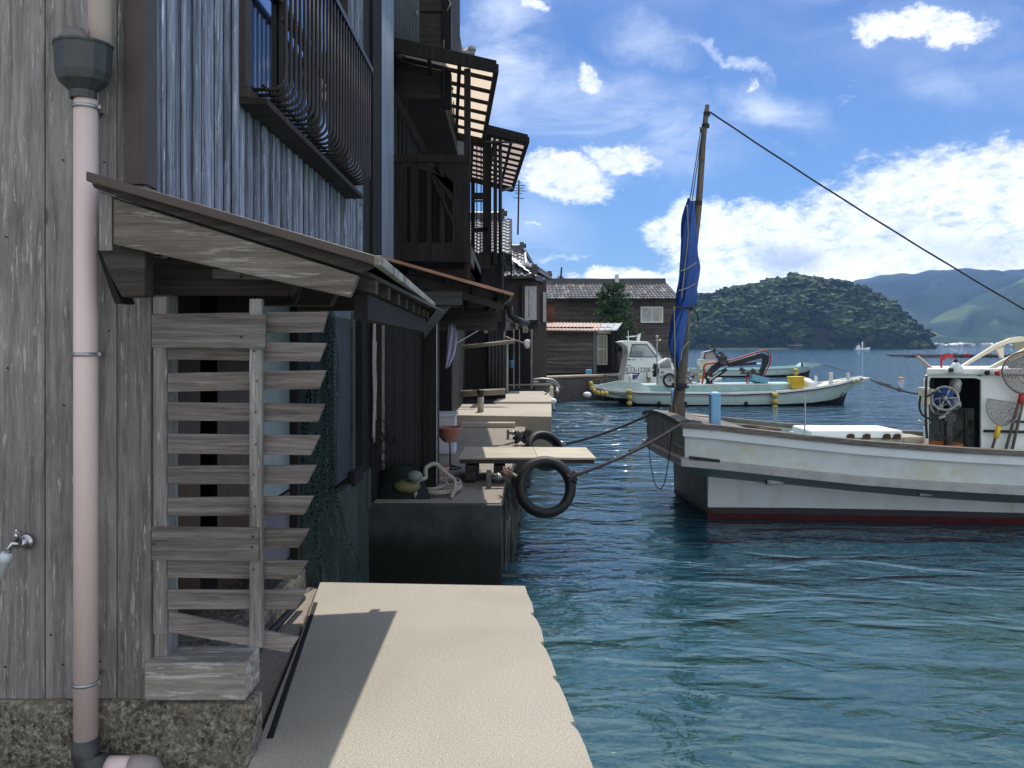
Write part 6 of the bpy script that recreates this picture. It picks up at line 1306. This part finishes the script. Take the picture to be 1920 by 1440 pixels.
mb = MB(); mb.tube(smooth([P(1214,800,12), P(1219,860,11.6), P(1226,900,11.2), P(1236,917,10.9), P(1246,905,10.6), P(1253,865,10.2), P(1261,800,9.9)]), .007, 5); solo('slack_line', mb, M['iron'], 'thin slack line looping down beside the square end', 'line')
mb = MB(); mb.tube(ropeline(P(1052,810,12.5), P(1215,811,12.4), .02, .01, 10), .006, 5); solo('thin_line', mb, M['ropew'], 'thin taut line over the water behind the plank', 'line')

# ================================================================ other boats: hull from stations
def hullbot(name, label, x0, Yc, st, mats, loc=None, group=None, rub=.05):
    """st: (deck x, half beam, sheer z, chine x, half beam, chine z, keel x, keel z)"""
    t = T(name, label, 'boat', (x0, Yc, WL), group); V = Vector
    def side(sg):
        A = [V((s[0], Yc-sg*s[1], s[2])) for s in st]; B2 = [V((s[0]*.97+s[3]*.03, Yc-sg*(s[1]-.03), s[2]-.10)) for s in st]; C2 = [V((s[3], Yc-sg*s[4], s[5])) for s in st]; D2 = [V((s[6], Yc-sg*.03, s[7])) for s in st]
        return A, B2, C2, D2
    for sg in (1, -1):
        A, B2, C2, D2 = side(sg)
        Md = [b.lerp(c_, .5)+V((0, -sg*.03, 0)) for b, c_ in zip(B2, C2)]
        mb = MB(); mb.loft([B2, Md, C2]); link('topsides', mb, M[mats[0]], t)
        mb = MB(); mb.loft([C2, D2]); link('bottom', mb, M['black'], t)
        mb = MB(); o1 = [p_+V((0,-sg*.03,0)) for p_ in A]; mb.loft([[p_+V((0,-sg*.03,.03)) for p_ in A], [p_+V((0,-sg*.045,-.05)) for p_ in A], [p_+V((0,-sg*.01,-.11)) for p_ in A], B2], smooth=False); link('rub_rail', mb, M[mats[1]], t)
        mb = MB(); i_ = [V((s[0], Yc-sg*max(s[1]-.14, .02), s[2]+.03)) for s in st]; i2 = [p_-V((0,0,.32)) for p_ in i_]
        mb.loft([[p_+V((0,-sg*.03,.03)) for p_ in A], i_], smooth=False); link('gunwale', mb, M[mats[2]], t); mb = MB(); mb.loft([i_, i2], smooth=False); link('bulwark', mb, M[mats[3]], t)
    mb = MB(); mb.loft([[V((s[0], Yc-max(s[1]-.13,.02), s[2]-.22)), V((s[0], Yc+max(s[1]-.13,.02), s[2]-.22))] for s in st], smooth=False); link('deck', mb, M[mats[3]], t)
    s = st[0]; mb = MB(); mb.add([(s[0],Yc-s[1],s[2]+.03),(s[0],Yc+s[1],s[2]+.03),(s[3],Yc+s[4],s[5]),(s[3],Yc-s[4],s[5])], [(0,1,2,3)]); mb.add([(s[3],Yc-s[4],s[5]),(s[3],Yc+s[4],s[5]),(s[6],Yc,s[7])], [(0,1,2)]); link('transom', mb, M[mats[0]], t)
    return t
def boat_stations(Y, pts):       # pts: (px deck, py sheer, halfbeam, px chine, py chine, half, px keel) at the near side distance Y
    out = []
    for a, b, hb, c_, d, hc, e in pts:
        out.append((P(a,0,Y).x, hb, P(0,b,Y).z, P(c_,0,Y).x, hc, P(0,d,Y).z, P(e,0,Y).x, -1.15))
    return out
Y2 = 28.6
B2T = hullbot('crane_boat', 'long pale turquoise work boat with red and black folding crane and yellow floats', P(1380,0,Y2).x, Y2+1.1, boat_stations(Y2, [
 (1116,726,.85,1150,742,.7,1200),(1150,731,1.0,1168,745,.85,1215),(1200,735,1.08,1196,757,.98,1225),(1280,737,1.12,1280,759,1.05,1285),(1380,737,1.12,1380,759,1.06,1380),(1470,734,1.08,1470,758,.98,1470),(1530,728,.95,1530,756,.78,1525),(1580,721,.66,1572,752,.46,1560),(1615,714,.36,1598,746,.2,1585),(1641,709,.07,1612,738,.03,1598)]), ('teal','white','white','tealdk'))
# dark line along the rail
mb = MB(); st_ = [(1116,729),(1200,738),(1380,740.5),(1470,737),(1530,731),(1580,724),(1615,717.5),(1641,713)]
hb_ = [.85,1.08,1.12,1.08,.95,.66,.36,.07]
mb.tube([Vector((P(a,0,Y2).x, Y2+1.1-h_-.05, P(0,b,Y2).z)) for (a, b), h_ in zip(st_, hb_)], .022, 6); link('rail_stripe', mb, M['ink'], B2T)
mb = MB(); mb.prism([P(1210,722,Y2+.35), P(1495,719,Y2+.35), P(1495,734,Y2+.35), P(1210,737,Y2+.35)], (0, 1.4, 0)); link('hold_coaming', mb, M['tealdk'], B2T, bevel=.02)
mb = MB(); mb.prism([P(1210,721.6,Y2+.33), P(1496,718.6,Y2+.33), P(1496,721,Y2+.33), P(1210,724,Y2+.33)], (0, .1, 0)); link('coaming_lip', mb, M['white'], B2T)
mb = MB(); mb.prism([P(1120,722,Y2+.2), P(1160,714,Y2+.2), P(1196,716,Y2+.2), P(1218,728,Y2+.2), P(1220,736,Y2+.2), P(1120,734,Y2+.2)], (0, .08, 0)); link('stern_bulwark', mb, M['teal'], B2T, bevel=.01)
mb = MB(); mb.prism([P(1530,730,Y2+.9), P(1560,716,Y2+.95), P(1612,710,Y2+1.05), P(1632,708,Y2+1.1), P(1600,722,Y2+.9)], (0, .6, 0)); link('bow_deck', mb, M['cream'], B2T, bevel=.01)
for a, yt, yb, w_ in ((1556,698,730,6),(1589,699,712,5),(1529,705,722,4)):
    mb = MB(); q0, q1 = P(a,yb,Y2+.4), P(a+w_,yt,Y2+.4); mb.box(q0.x, q1.x, Y2+.4, Y2+.52, q0.z, q1.z); link('bow_post', mb, M['white'], B2T, bevel=.01)
# dark rust-stain drains on the side
for a in (1236, 1285, 1399):
    mb = MB(); mb.ball(P(a,756,Y2+.02), .07, 8, (1,.4,1)); link('drain', mb, M['iron'], B2T)
mb = MB(); mb.beam(P(1570,752,Y2+.5), P(1581,736,Y2+.35), .03, .03); link('bow_scar', mb, M['iron'], B2T)
# engine at the stern, control box, hose coil, light mast
EN = T('deck_engine', 'black deck engine at the stern of the crane boat', 'engine', P(1148,728,Y2+.7))
mb = MB(); mb.obox(P(1148,716,Y2+.7), (.36,.3,.3)); mb.obox(P(1146,705,Y2+.7), (.44,.34,.06)); mb.tube([P(1134,722,Y2+.6), P(1162,722,Y2+.6)], .07, 10); mb.tube([P(1140,714,Y2+.5), P(1140,714,Y2+.45)], .09, 12); link('block', mb, M['machine'], EN, bevel=.01)
mb = MB(); mb.tube([P(1133,726,Y2+.5), P(1133,703,Y2+.5), P(1163,703,Y2+.5), P(1163,726,Y2+.5)], .015, 6); link('frame', mb, M['iron'], EN)
mb = MB(); q = P(1182,716,Y2+.3); mb.tube([P(1182,718,Y2+.3), P(1182,701,Y2+.3)], .07, 12); solo('white_post', mb, M['white'], 'short white post above the stern floats of the crane boat', 'post')
CX2 = T('control_console', 'white control console with dark screen amidships on the crane boat', 'console', P(1250,727,Y2+.4))
mb = MB(); mb.prism([P(1236,727,Y2+.4), P(1236,690,Y2+.4), P(1266,690,Y2+.4), P(1266,727,Y2+.4)][::-1], (0,.5,0)); link('cabinet', mb, M['white'], CX2, bevel=.02)
mb = MB(); mb.prism([P(1233,682,Y2+.38), P(1252,671,Y2+.38), P(1258,672,Y2+.38), P(1261,692,Y2+.38), P(1235,692,Y2+.38)], (0,.5,0)); link('hood', mb, M['white'], CX2, bevel=.02)
mb = MB(); mb.prism([P(1237,684,Y2+.37), P(1252,675,Y2+.37), P(1256,676,Y2+.37), P(1258,689,Y2+.37), P(1238,690,Y2+.37)], (0,.008,0)); link('screen', mb, M['glass'], CX2)
mb = MB(); mb.lathe(P(1242,698,Y2+.39), [(.05,0),(.05,.01)], 12, (0,-1,0)); link('orange_sticker', mb, M['orangep'], CX2)
text('KT3-9216', .155, P(1238,709.5,Y2+.385), M['ink'], CX2, sx=.85)
mb = MB()
for k in range(3): wheel(mb, P(1256,713,Y2+.3-.02*k), .235-.01*k, 0, (0,-1,0), .03)
solo('hose_coil', mb, M['rubber'], 'coil of black hose on the white console of the crane boat', 'hose')
for px, yt, yb, lab in ((1232,628,727,'tall lamp post on the crane boat beside the white cabin'),):
    mb = MB(); q = P(px,yb,Y2+.5); LP_ = T('deck_lamp_post', lab, 'lamp post', q); mb.tube([q, P(px,yt+3,Y2+.5)], .025, 8); mb.tube([P(px,641,Y2+.5), P(1239,637,Y2+.5)], .03, 6); link('post', mb, M['machine2'], LP_); mb = MB(); mb.lathe(P(px,634,Y2+.5), [(.04,0),(.05,.03),(.045,.09),(.01,.11)], 12); link('lamp', mb, M['cream'], LP_)
mb = MB(); r = random.Random(8)
for k in range(16): q = P(r.uniform(1225,1234), r.uniform(684,705), Y2+.6); mb.obox(q, (.1,.1,.1), Matrix.Rotation(r.random()*3, 3, 'Y'))
solo('deck_gear', mb, M['machine'], 'dark cluster of fittings at the foot of the lamp post', 'gear', kind='stuff')
mb = MB()
for k in range(30):
    q = P(r.uniform(1284,1310), r.uniform(690,722), Y2+.7+r.uniform(0,.3)); mb.obox(q, (r.uniform(.06,.22),.12,r.uniform(.06,.2)), Matrix.Rotation(r.random()*3, 3, 'Y')) if k % 3 else mb.ball(q, r.uniform(.05,.11), 8)
solo('winch_machinery', mb, M['machine2'], 'cluttered grey winch machinery left of the red crane', 'gear', kind='stuff')
mb = MB(); mb.lathe(P(1283,727,Y2+.3), [(.05,0),(.05,.62),(.06,.65)], 12); solo('cream_post', mb, M['cream'], 'cream post just right of the mast on the crane boat', 'post')
# crane
CR = T('folding_crane', 'black folding deck crane with red hoses bent over the work boat', 'crane', P(1330,724,Y2+.9)); YK = Y2+.9
mb = MB(); mb.lathe(P(1330,722,YK), [(.18,0),(.18,.06),(.12,.08),(.12,.3),(.15,.32),(.15,.36)], 16); mb.obox(P(1329,705,YK), (.24,.22,.30)); link('column', mb, M['black'], CR, bevel=.01)
mb = MB(); mb.box(P(1325,0,YK).x, P(1332,0,YK).x, YK-.13, YK-.112, P(0,709,YK).z, P(0,704,YK).z); link('plate', mb, M['white'], CR)
mb = MB(); mb.prism([P(1325,701,YK), P(1336,701,YK), P(1352,688,YK), P(1376,681,YK), P(1377,674,YK), P(1350,677,YK), P(1336,686,YK)], (0,.2,0)); link('lower_boom', mb, M['black'], CR, bevel=.01)
mb = MB(); mb.prism([P(1366,688,YK-.02), P(1366,680,YK-.02), P(1395,671,YK-.02), P(1428,662,YK-.02), P(1436,665,YK-.02), P(1437,669,YK-.02), P(1400,679,YK-.02), P(1378,687,YK-.02)], (0,.2,0)); link('upper_boom', mb, M['black'], CR, bevel=.01)
mb = MB(); mb.prism([P(1366,676,YK-.03), P(1394,667.5,YK-.03), P(1417,661,YK-.03), P(1417,665,YK-.03), P(1395,672,YK-.03), P(1366,680,YK-.03)], (0,.01,0)); link('boom_panel', mb, M['white'], CR)
mb = MB(); mb.prism([P(1432,663,YK), P(1443,668,YK), P(1441,680,YK), P(1428,709,YK), P(1420,708,YK), P(1431,683,YK)], (0,.18,0)); link('jib', mb, M['black'], CR, bevel=.01)
mb = MB(); mb.beam(P(1332,712,YK-.05), P(1362,692,YK-.05), .12, .13); link('lift_ram', mb, M['black'], CR, bevel=.01); mb = MB(); mb.beam(P(1380,684,YK-.05), P(1418,681.5,YK-.05), .1, .10); link('outer_ram', mb, M['black'], CR, bevel=.01); mb = MB(); mb.beam(P(1418,681.5,YK-.05), P(1426,681,YK-.05), .05, .05); mb.beam(P(1330,713,YK-.12), P(1352,697,YK-.12), .03, .03); link('ram_rod', mb, M['chrome'], CR)
mb = MB(); mb.tube([P(1352,667,YK), P(1352,667,YK-.2)], .15, 18); mb.obox(P(1355,676,YK-.05), (.26,.3,.3)); mb.tube([P(1346,670,YK-.2), P(1362,670,YK-.2)], .1, 10); link('winch_drum', mb, M['machine'], CR, bevel=.01)
for dy in (0, .07, .14):
    mb = MB(); mb.tube(smooth([P(1316,722,YK-.1+dy), P(1320,700,YK-.1+dy), P(1320,688,YK-.1+dy), P(1326,682,YK-.1+dy), P(1345,679.5,YK-.1+dy)]), .035, 8); link('red_hose', mb, M['redp'], CR)
    mb = MB(); mb.tube(smooth([P(1365,677,YK-.1+dy), P(1395,668,YK-.1+dy), P(1420,660,YK-.1+dy), P(1432,657.5,YK-.1+dy), P(1441,661,YK-.1+dy), P(1445,670,YK-.1+dy), P(1442,685,YK-.1+dy), P(1430,708,YK-.1+dy)]), .026, 8); link('red_hose', mb, M['redp'], CR)
mb = MB(); mb.tube(smooth([P(1423,706,YK), P(1410,697,YK), P(1402,698,YK), P(1399,710,YK), P(1401,719,YK), P(1405,714,YK), P(1403,702,YK)]), .025, 7); link('grab_hose', mb, M['redp'], CR)
mb = MB(); mb.obox(P(1392,694,YK), (.2,.15,.14), Matrix.Rotation(.5,3,'Y')); mb.obox(P(1413,696,YK), (.2,.15,.12), Matrix.Rotation(.8,3,'Y')); mb.beam(P(1388,700,YK), P(1425,700,YK), .06, .06); mb.obox(P(1403,700,YK), (.12,.1,.16)); link('grab', mb, M['machine'], CR, bevel=.008)
cpos = P(1421,718,Y2+.75); k1 = crate((0,0,0), .62, .4, .24, M['basket']); k1.location = cpos; k1.rotation_euler = (R(-8), R(12), 0); k1['label'] = 'light blue basket tipped on the edge of the crane boat hold'
# yellow crate
q = P(1494,728,Y2+.3); YCR = T('yellow_crate', 'bright yellow slotted plastic crate on the crane boat', 'crate', q)
mb = MB(); mb.box(q.x-.24, q.x+.22, Y2+.15, Y2+.6, q.z, P(0,708,Y2+.3).z)
for k in range(7): xx = q.x-.2+k*.065; mb.box(xx-.012, xx+.012, Y2+.125, Y2+.149, q.z+.04, P(0,712,Y2+.3).z)
link('body', mb, M['yellowc'], YCR, bevel=.015); mb = MB(); mb.box(q.x-.26, q.x+.24, Y2+.12, Y2+.62, P(0,708,Y2+.3).z+.002, P(0,708,Y2+.3).z+.04); link('rim', mb, M['yellowc'], YCR, bevel=.01)
mb = MB(); mb.tube([P(1509,716,Y2+.75), P(1513,717,Y2+.65), P(1520,722,Y2+.45), P(1527,726,Y2+.3)], [.16,.17,.17,.15], 20)
for f in (.2,.5,.8): c_ = P(1509,716,Y2+.75).lerp(P(1527,726,Y2+.3), f); mb.tube([c_, c_+Vector((.02,-.02,-.01))], .178, 20)
solo('foam_roll', mb, M['foam'], 'fat white foam roll right of the yellow crate', 'roll')
mb = MB()
for k in range(6): mb.ball(P(1563+k*9, 719-k*1.2, Y2+.7), .09, 10)
solo('net_floats', mb, M['cream'], 'row of pale yellow net floats along the bow of the crane boat', 'floats', kind='stuff')
# float strings hung as fenders
def floats(px, pys, Y, r, label, n_=0):
    t = T('float_string', label, 'floats', P(px, pys[-1], Y), 'yellow float strings hung as fenders'); mb = MB(); mb.tube([P(px, pys[0]-10*r/.13, Y), P(px, pys[-1], Y)], .015, 6); link('cord', mb, M['roped'], t)
    for y in pys: mb = MB(); mb.ball(P(px, y, Y), r, 14, (1,1,.92)); link('float', mb, M['yellow'], t)
floats(1180, (734,745,756), Y2-.12, .105, 'three yellow floats hanging near the stern of the crane boat'); floats(1453, (741,752.5,764), Y2-.12, .115, 'three yellow floats hanging forward of midships on the crane boat')
t = T('float_string', 'curved string of yellow floats round the stern corner of the crane boat', 'floats', P(1110,730,Y2+.4), 'yellow float strings hung as fenders')
for k, (a, b) in enumerate(((1108,719),(1110,727),(1115,733),(1122,737),(1130,738),(1137,738))): mb = MB(); mb.ball(P(a,b,Y2+.3-k*.06), .085, 12); link('float', mb, M['yellow'], t)
for i, (a, b) in enumerate(((1101,740),(1035,752))):
    mb = MB(); mb.ball(P(a,b,Y2 if i == 0 else 20), .13 if i == 0 else .10, 14, (1.2,1,.8)); solo('white_buoy', mb, M['foam'], ['white buoy floating beside the stern of the crane boat','white float tied off the third quay corner'][i], 'buoy')
mb = MB()
for k in range(4): mb.ball(P(1034, 728+k*5.5, 20.2), .055, 10)
solo('cream_floats', mb, M['cream'], 'short string of cream floats at the corner of the third quay', 'floats')
# cabin boat with registration number
Y4 = 31.5
B4 = hullbot('cabin_boat', 'white cabin cruiser moored behind the crane boat, with a registration number on its side', P(1200,0,Y4).x, Y4+1, boat_stations(Y4, [(1128,722,.8,1132,742,.75,1140),(1170,722,.95,1170,742,.9,1170),(1230,722,1,1230,742,.9,1230),(1290,719,.9,1288,741,.7,1285),(1345,714,.4,1335,736,.2,1330),(1365,711,.05,1350,728,.03,1345)]), ('white','white','white','cream'))
Yq = Y4+.15
mb = MB(); mb.prism([P(1172,722,Yq), P(1169,712,Yq), P(1178,664,Yq), P(1176,650,Yq), P(1163,641,Yq), P(1172,638.5,Yq), P(1216,641,Yq), P(1240,672,Yq), P(1262,681,Yq), P(1266,700,Yq), P(1266,722,Yq)][::-1], (0,1.6,0)); C4 = link('cabin', mb, M['white'], B4, bevel=.03)
mb = MB(); mb.prism([P(1179,670,Yq-.012), P(1185,645,Yq-.012), P(1213,645,Yq-.012), P(1233,670,Yq-.012)], (0,.010,0)); wn4 = link('side_window', mb, M['ink'], C4); mb = MB(); mb.prism([P(1181,668.5,Yq-.02), P(1186.5,646.5,Yq-.02), P(1212,646.5,Yq-.02), P(1229,668.5,Yq-.02)], (0,.007,0)); link('pane', mb, M['glasst'], wn4)
mb = MB(); mb.prism([P(1218,643,Yq+.1), P(1241,671,Yq+.1), P(1243,671,Yq+.1), P(1220,643,Yq+.1)], (0,1.3,0)); link('windscreen', mb, M['glasst'], C4)
text('KT3-12208', .265, P(1173.5,697.5,Yq-.006), M['ink'], B4, sx=.82)
mb = MB(); mb.prism([P(1174,698.8,Yq-.01), P(1200,698.8,Yq-.01), P(1199,701,Yq-.01), P(1174,701,Yq-.01)], (0,.008,0)); mb.prism([P(1184,703,Yq-.01), P(1195,703,Yq-.01), P(1189.5,711,Yq-.01), P(1185,711,Yq-.01)], (0,.008,0)); mb.prism([P(1196.3,701,Yq-.01), P(1199,701,Yq-.01), P(1193,711,Yq-.01), P(1190.5,711,Yq-.01)], (0,.008,0)); link('purple_emblem', mb, M['navy'], C4)
mb = MB(); mb.box(P(1177.5,0,Yq).x, P(1182,0,Yq).x, Yq-.01, Yq-.002, P(0,675.5,Yq).z, P(0,673,Yq).z); link('badge', mb, M['ink'], C4)
mb = MB()
for k in (0,1,2,3.4,4.4,5.4,6.4,7.4): mb.box(P(1184.2+k*1.05,0,Yq).x, P(1184.9+k*1.05,0,Yq).x, Yq-.01, Yq-.002, P(0,675.6,Yq).z, P(0,673.3,Yq).z)
mb.tube([P(1202.4,674.5,Yq-.006)+Vector((.032*math.cos(k*.6283), 0, .03*math.sin(k*.6283))) for k in range(10)], .006, 5, True); link('faded_marks', mb, M['machine2'], C4)
mb = MB(); mb.tube([P(1175+k*1.2, 684+1.4*math.sin(k*.45), Yq-.005) for k in range(8)], .012, 5); link('wavy_mark', mb, M['ink'], C4)
mb = MB(); mb.tube([P(1178,640,Yq+.5), P(1178,620,Yq+.5)], .012, 6); mb.tube([P(1174,632,Yq+.5), P(1194,630,Yq+.5)], .02, 6); mb.tube([P(1178,632,Yq+.3), P(1178,639,Yq+.3)], .02, 6); mb.prism([P(1194,639,Yq+.4), P(1196,627,Yq+.4), P(1202,625,Yq+.4), P(1199,640,Yq+.4)], (0,.1,0)); link('roof_radar', mb, M['white'], C4)
mb = MB(); mb.lathe(P(1217,717,Yq-.25), [(.11,0),(.07,.06),(.06,.12),(.08,.18),(.10,.20)], 16); mb.tube([P(1213,712,Yq-.25), P(1213,698,Yq-.25)], .03, 8); solo('brass_capstan', mb, plain('dull_brass', (.42,.33,.18), .5, .3, .3, 10), 'dull brass capstan in front of the cabin number', 'capstan')
mb = MB(); mb.beam(P(1178,650,Y4+.5), P(1164,676,Y4+.5), .04, .04); solo('bamboo_stay', mb, M['bamboo'], 'slanting pale pole behind the white cabin', 'pole')
# second open boat, farther
Y3 = 55
B3 = hullbot('open_boat', 'pale turquoise open boat anchored farther out behind the crane boat', P(1410,0,Y3).x, Y3+1.1, boat_stations(Y3, [(1262,693,.9,1268,705,.8,1275),(1310,692,1.1,1310,704.5,1.0,1310),(1380,693,1.15,1380,704.5,1.05,1380),(1450,691,1.1,1450,703.5,1.0,1450),(1500,688,.85,1497,702,.65,1492),(1530,685,.4,1520,698,.25,1515),(1546,683.5,.06,1530,694,.03,1525)]), ('teal','tealdk','tealdk','tealdk'))
mb = MB(); mb.prism([P(1496,689,Y3+.6), P(1508,680,Y3+.6), P(1544,682,Y3+.6), P(1520,690,Y3+.6)], (0,.9,0)); link('bow_deck', mb, M['tealdk'], B3)
mb = MB(); mb.box(P(1506,0,Y3).x, P(1508.5,0,Y3).x, Y3+.3, Y3+.4, P(0,688,Y3).z, P(0,679,Y3).z); link('bow_post', mb, M['iron'], B3)
mb = MB(); mb.box(P(1318,0,Y3).x, P(1346,0,Y3).x, Y3+.5, Y3+1.8, P(0,694,Y3).z, P(0,674,Y3).z); W3 = link('wheelhouse', mb, M['cream'], B3, bevel=.03)
mb = MB(); mb.prism([P(1320,672,Y3+.45), P(1322,660,Y3+.45), P(1338,657,Y3+.45), P(1345,672,Y3+.45)], (0,1.2,0)); link('wheelhouse_window', mb, plain('pinkish_windows', (.40,.34,.33), .3), B3, bevel=.02)
mb = MB(); mb.tube([P(1320,673,Y3+.4), P(1322,661,Y3+.4), P(1338,657,Y3+.4), P(1346,673,Y3+.4)], .04, 6); mb.tube([P(1338,659,Y3+.4), P(1342,649,Y3+.4)], .06, 6); mb.beam(P(1328,660,Y3+.4), P(1345,657,Y3+.4), .1, .06); link('frame', mb, M['iron'], B3)
floats(1492, (694,701,708), Y3-.15, .16, 'string of yellow floats on the farther open boat'); floats(1313, (704,708), Y3-20, .10, 'small pair of yellow floats behind the winch machinery')
for i, (a, b, Ya, c_, d, Yb, lab) in enumerate(((1633,712,Y2+1.1,1745,742,24,'dark mooring rope from the bow of the crane boat'),(1546,684,Y3+1,1660,740,70,'thin anchor line from the bow of the farther open boat'))):
    mb = MB(); twisted(mb, ropeline(P(a,b,Ya), P(c_,d if i == 0 else 715,Yb), .09, .03, 40), .035 if i == 0 else .03, 20); solo('anchor_rope', mb, M['roped'], lab, 'rope')
mb = MB(); r = random.Random(3)
for k in range(9): mb.ball(P(1641+k*6+3,714+k*2.0+1.2,Y2+1-k*.25)-Vector((0,0,.02)), r.uniform(.04,.09), 8)
solo('weed_clumps', mb, M['roped'], 'dark weed clumps on the crane boat mooring rope', 'weed', kind='stuff')
# distant fishing vessel, buoys, rafts, hut
YD = 430; DV = T('distant_trawler', 'small white fishing vessel far off under the wooded hill', 'boat', P(1618,655,YD))
mb = MB(); mb.prism([(P(a,0,YD).x, YD, P(0,b,YD).z) for a, b in ((1604,654),(1605,656),(1630,656),(1632,651.5),(1624,653))], (0,2.4,0)); link('hull', mb, M['white'], DV)
mb = MB(); mb.box(P(1608,0,YD).x, P(1614,0,YD).x, YD+.3, YD+2, P(0,655,YD).z, P(0,648.5,YD).z); link('wheelhouse', mb, M['white'], DV, bevel=.1)
mb = MB(); mb.tube([P(1617,655,YD+1), P(1617,641,YD+1)], .35, 6); mb.tube([P(1610,655,YD+1), P(1610,646,YD+1)], .2, 6); link('mast', mb, M['white'], DV)
mb = MB(); mb.ball(G(1690,710,WL)+Vector((0,0,.03)), .12, 14, (1.7,1.2,.7)); solo('orange_buoy', mb, plain('orange_buoy_plastic', (.75,.28,.06), .5), 'orange buoy afloat in open water right of the crane boat', 'buoy')
mb = MB(); q = G(1678,667.5,WL); mb.ball(q, .45, 12, (1.2,1,.9)); solo('dark_buoy', mb, M['ropeb'], 'dark reddish buoy left of the floating raft', 'buoy')
q = G(1785,670.5,WL); RF = T('fish_raft', 'long low dark fish-farm raft on the water at the right', 'raft', q)
r = random.Random(17); x0, x1 = G(1688,670,WL).x, G(1880,670,WL).x; mb = MB(); mb.beam((x0,q.y,WL+.25),(x1,q.y+2,WL+.1),3,.5); mb.beam((x0+.5,q.y+8,WL+.3),(x1-3,q.y+9,WL+.3),.8,.4)
for k in range(12): xx = x0+(x1-x0)*k/12; mb.beam((xx,q.y-1,WL+.35),(xx+.3,q.y+9,WL+.35),.3,.3)
link('frame', mb, M['machine'], RF)
for k in range(9): mb = MB(); mb.ball((x0+r.uniform(.5,x1-x0-1), q.y-1.5, WL+.5), r.uniform(.25,.42), 8); link('float', mb, M['ropeb'] if k % 3 else M['redp'], RF)
q = P(1490,654,440); HT = T('shore_hut', 'tiny dark hut on the shore under the wooded hill', 'hut', q); mb = MB(); mb.box(P(1484,0,440).x, P(1500,0,440).x, 438, 444, WL, P(0,648,440).z); link('wall', mb, M['stucco'], HT); mb = MB(); mb.box(P(1482,0,440).x, P(1502,0,440).x, 437, 445, P(0,648,440).z+.02, P(0,646.5,440).z); link('roof', mb, M['townr'], HT)
# far village along the shore
r = random.Random(31); px = 1748; i = 0; spots = []
while px < 1915:
    Yv = r.uniform(1068, 1110); w_ = r.uniform(5, 12)*Yv/F; spots.append((px, Yv, w_, r.uniform(3.2, 6), r.random())); px += r.uniform(5, 13)
for px, Yv, w_, h_, c_ in spots:
    q = P(px, 650, Yv); q.z = WL+.9; t = T('village_house', 'one of the tiny pale village houses on the far shore under the mountains', 'house', q, 'village houses on the far shore')
    mb = MB(); mb.box(q.x, q.x+w_, Yv, Yv+7, q.z, q.z+h_*.6); link('wall', mb, M['town'] if c_ > .4 else M['stucco'], t)
    mb = MB(); mb.prism([(q.x-.4,Yv-.5,q.z+h_*.6),(q.x-.4,Yv+3.5,q.z+h_),(q.x-.4,Yv+7.5,q.z+h_*.6)], (w_+.8,0,0)); link('roof', mb, M['foam'] if c_ > .75 else M['townr'], t)
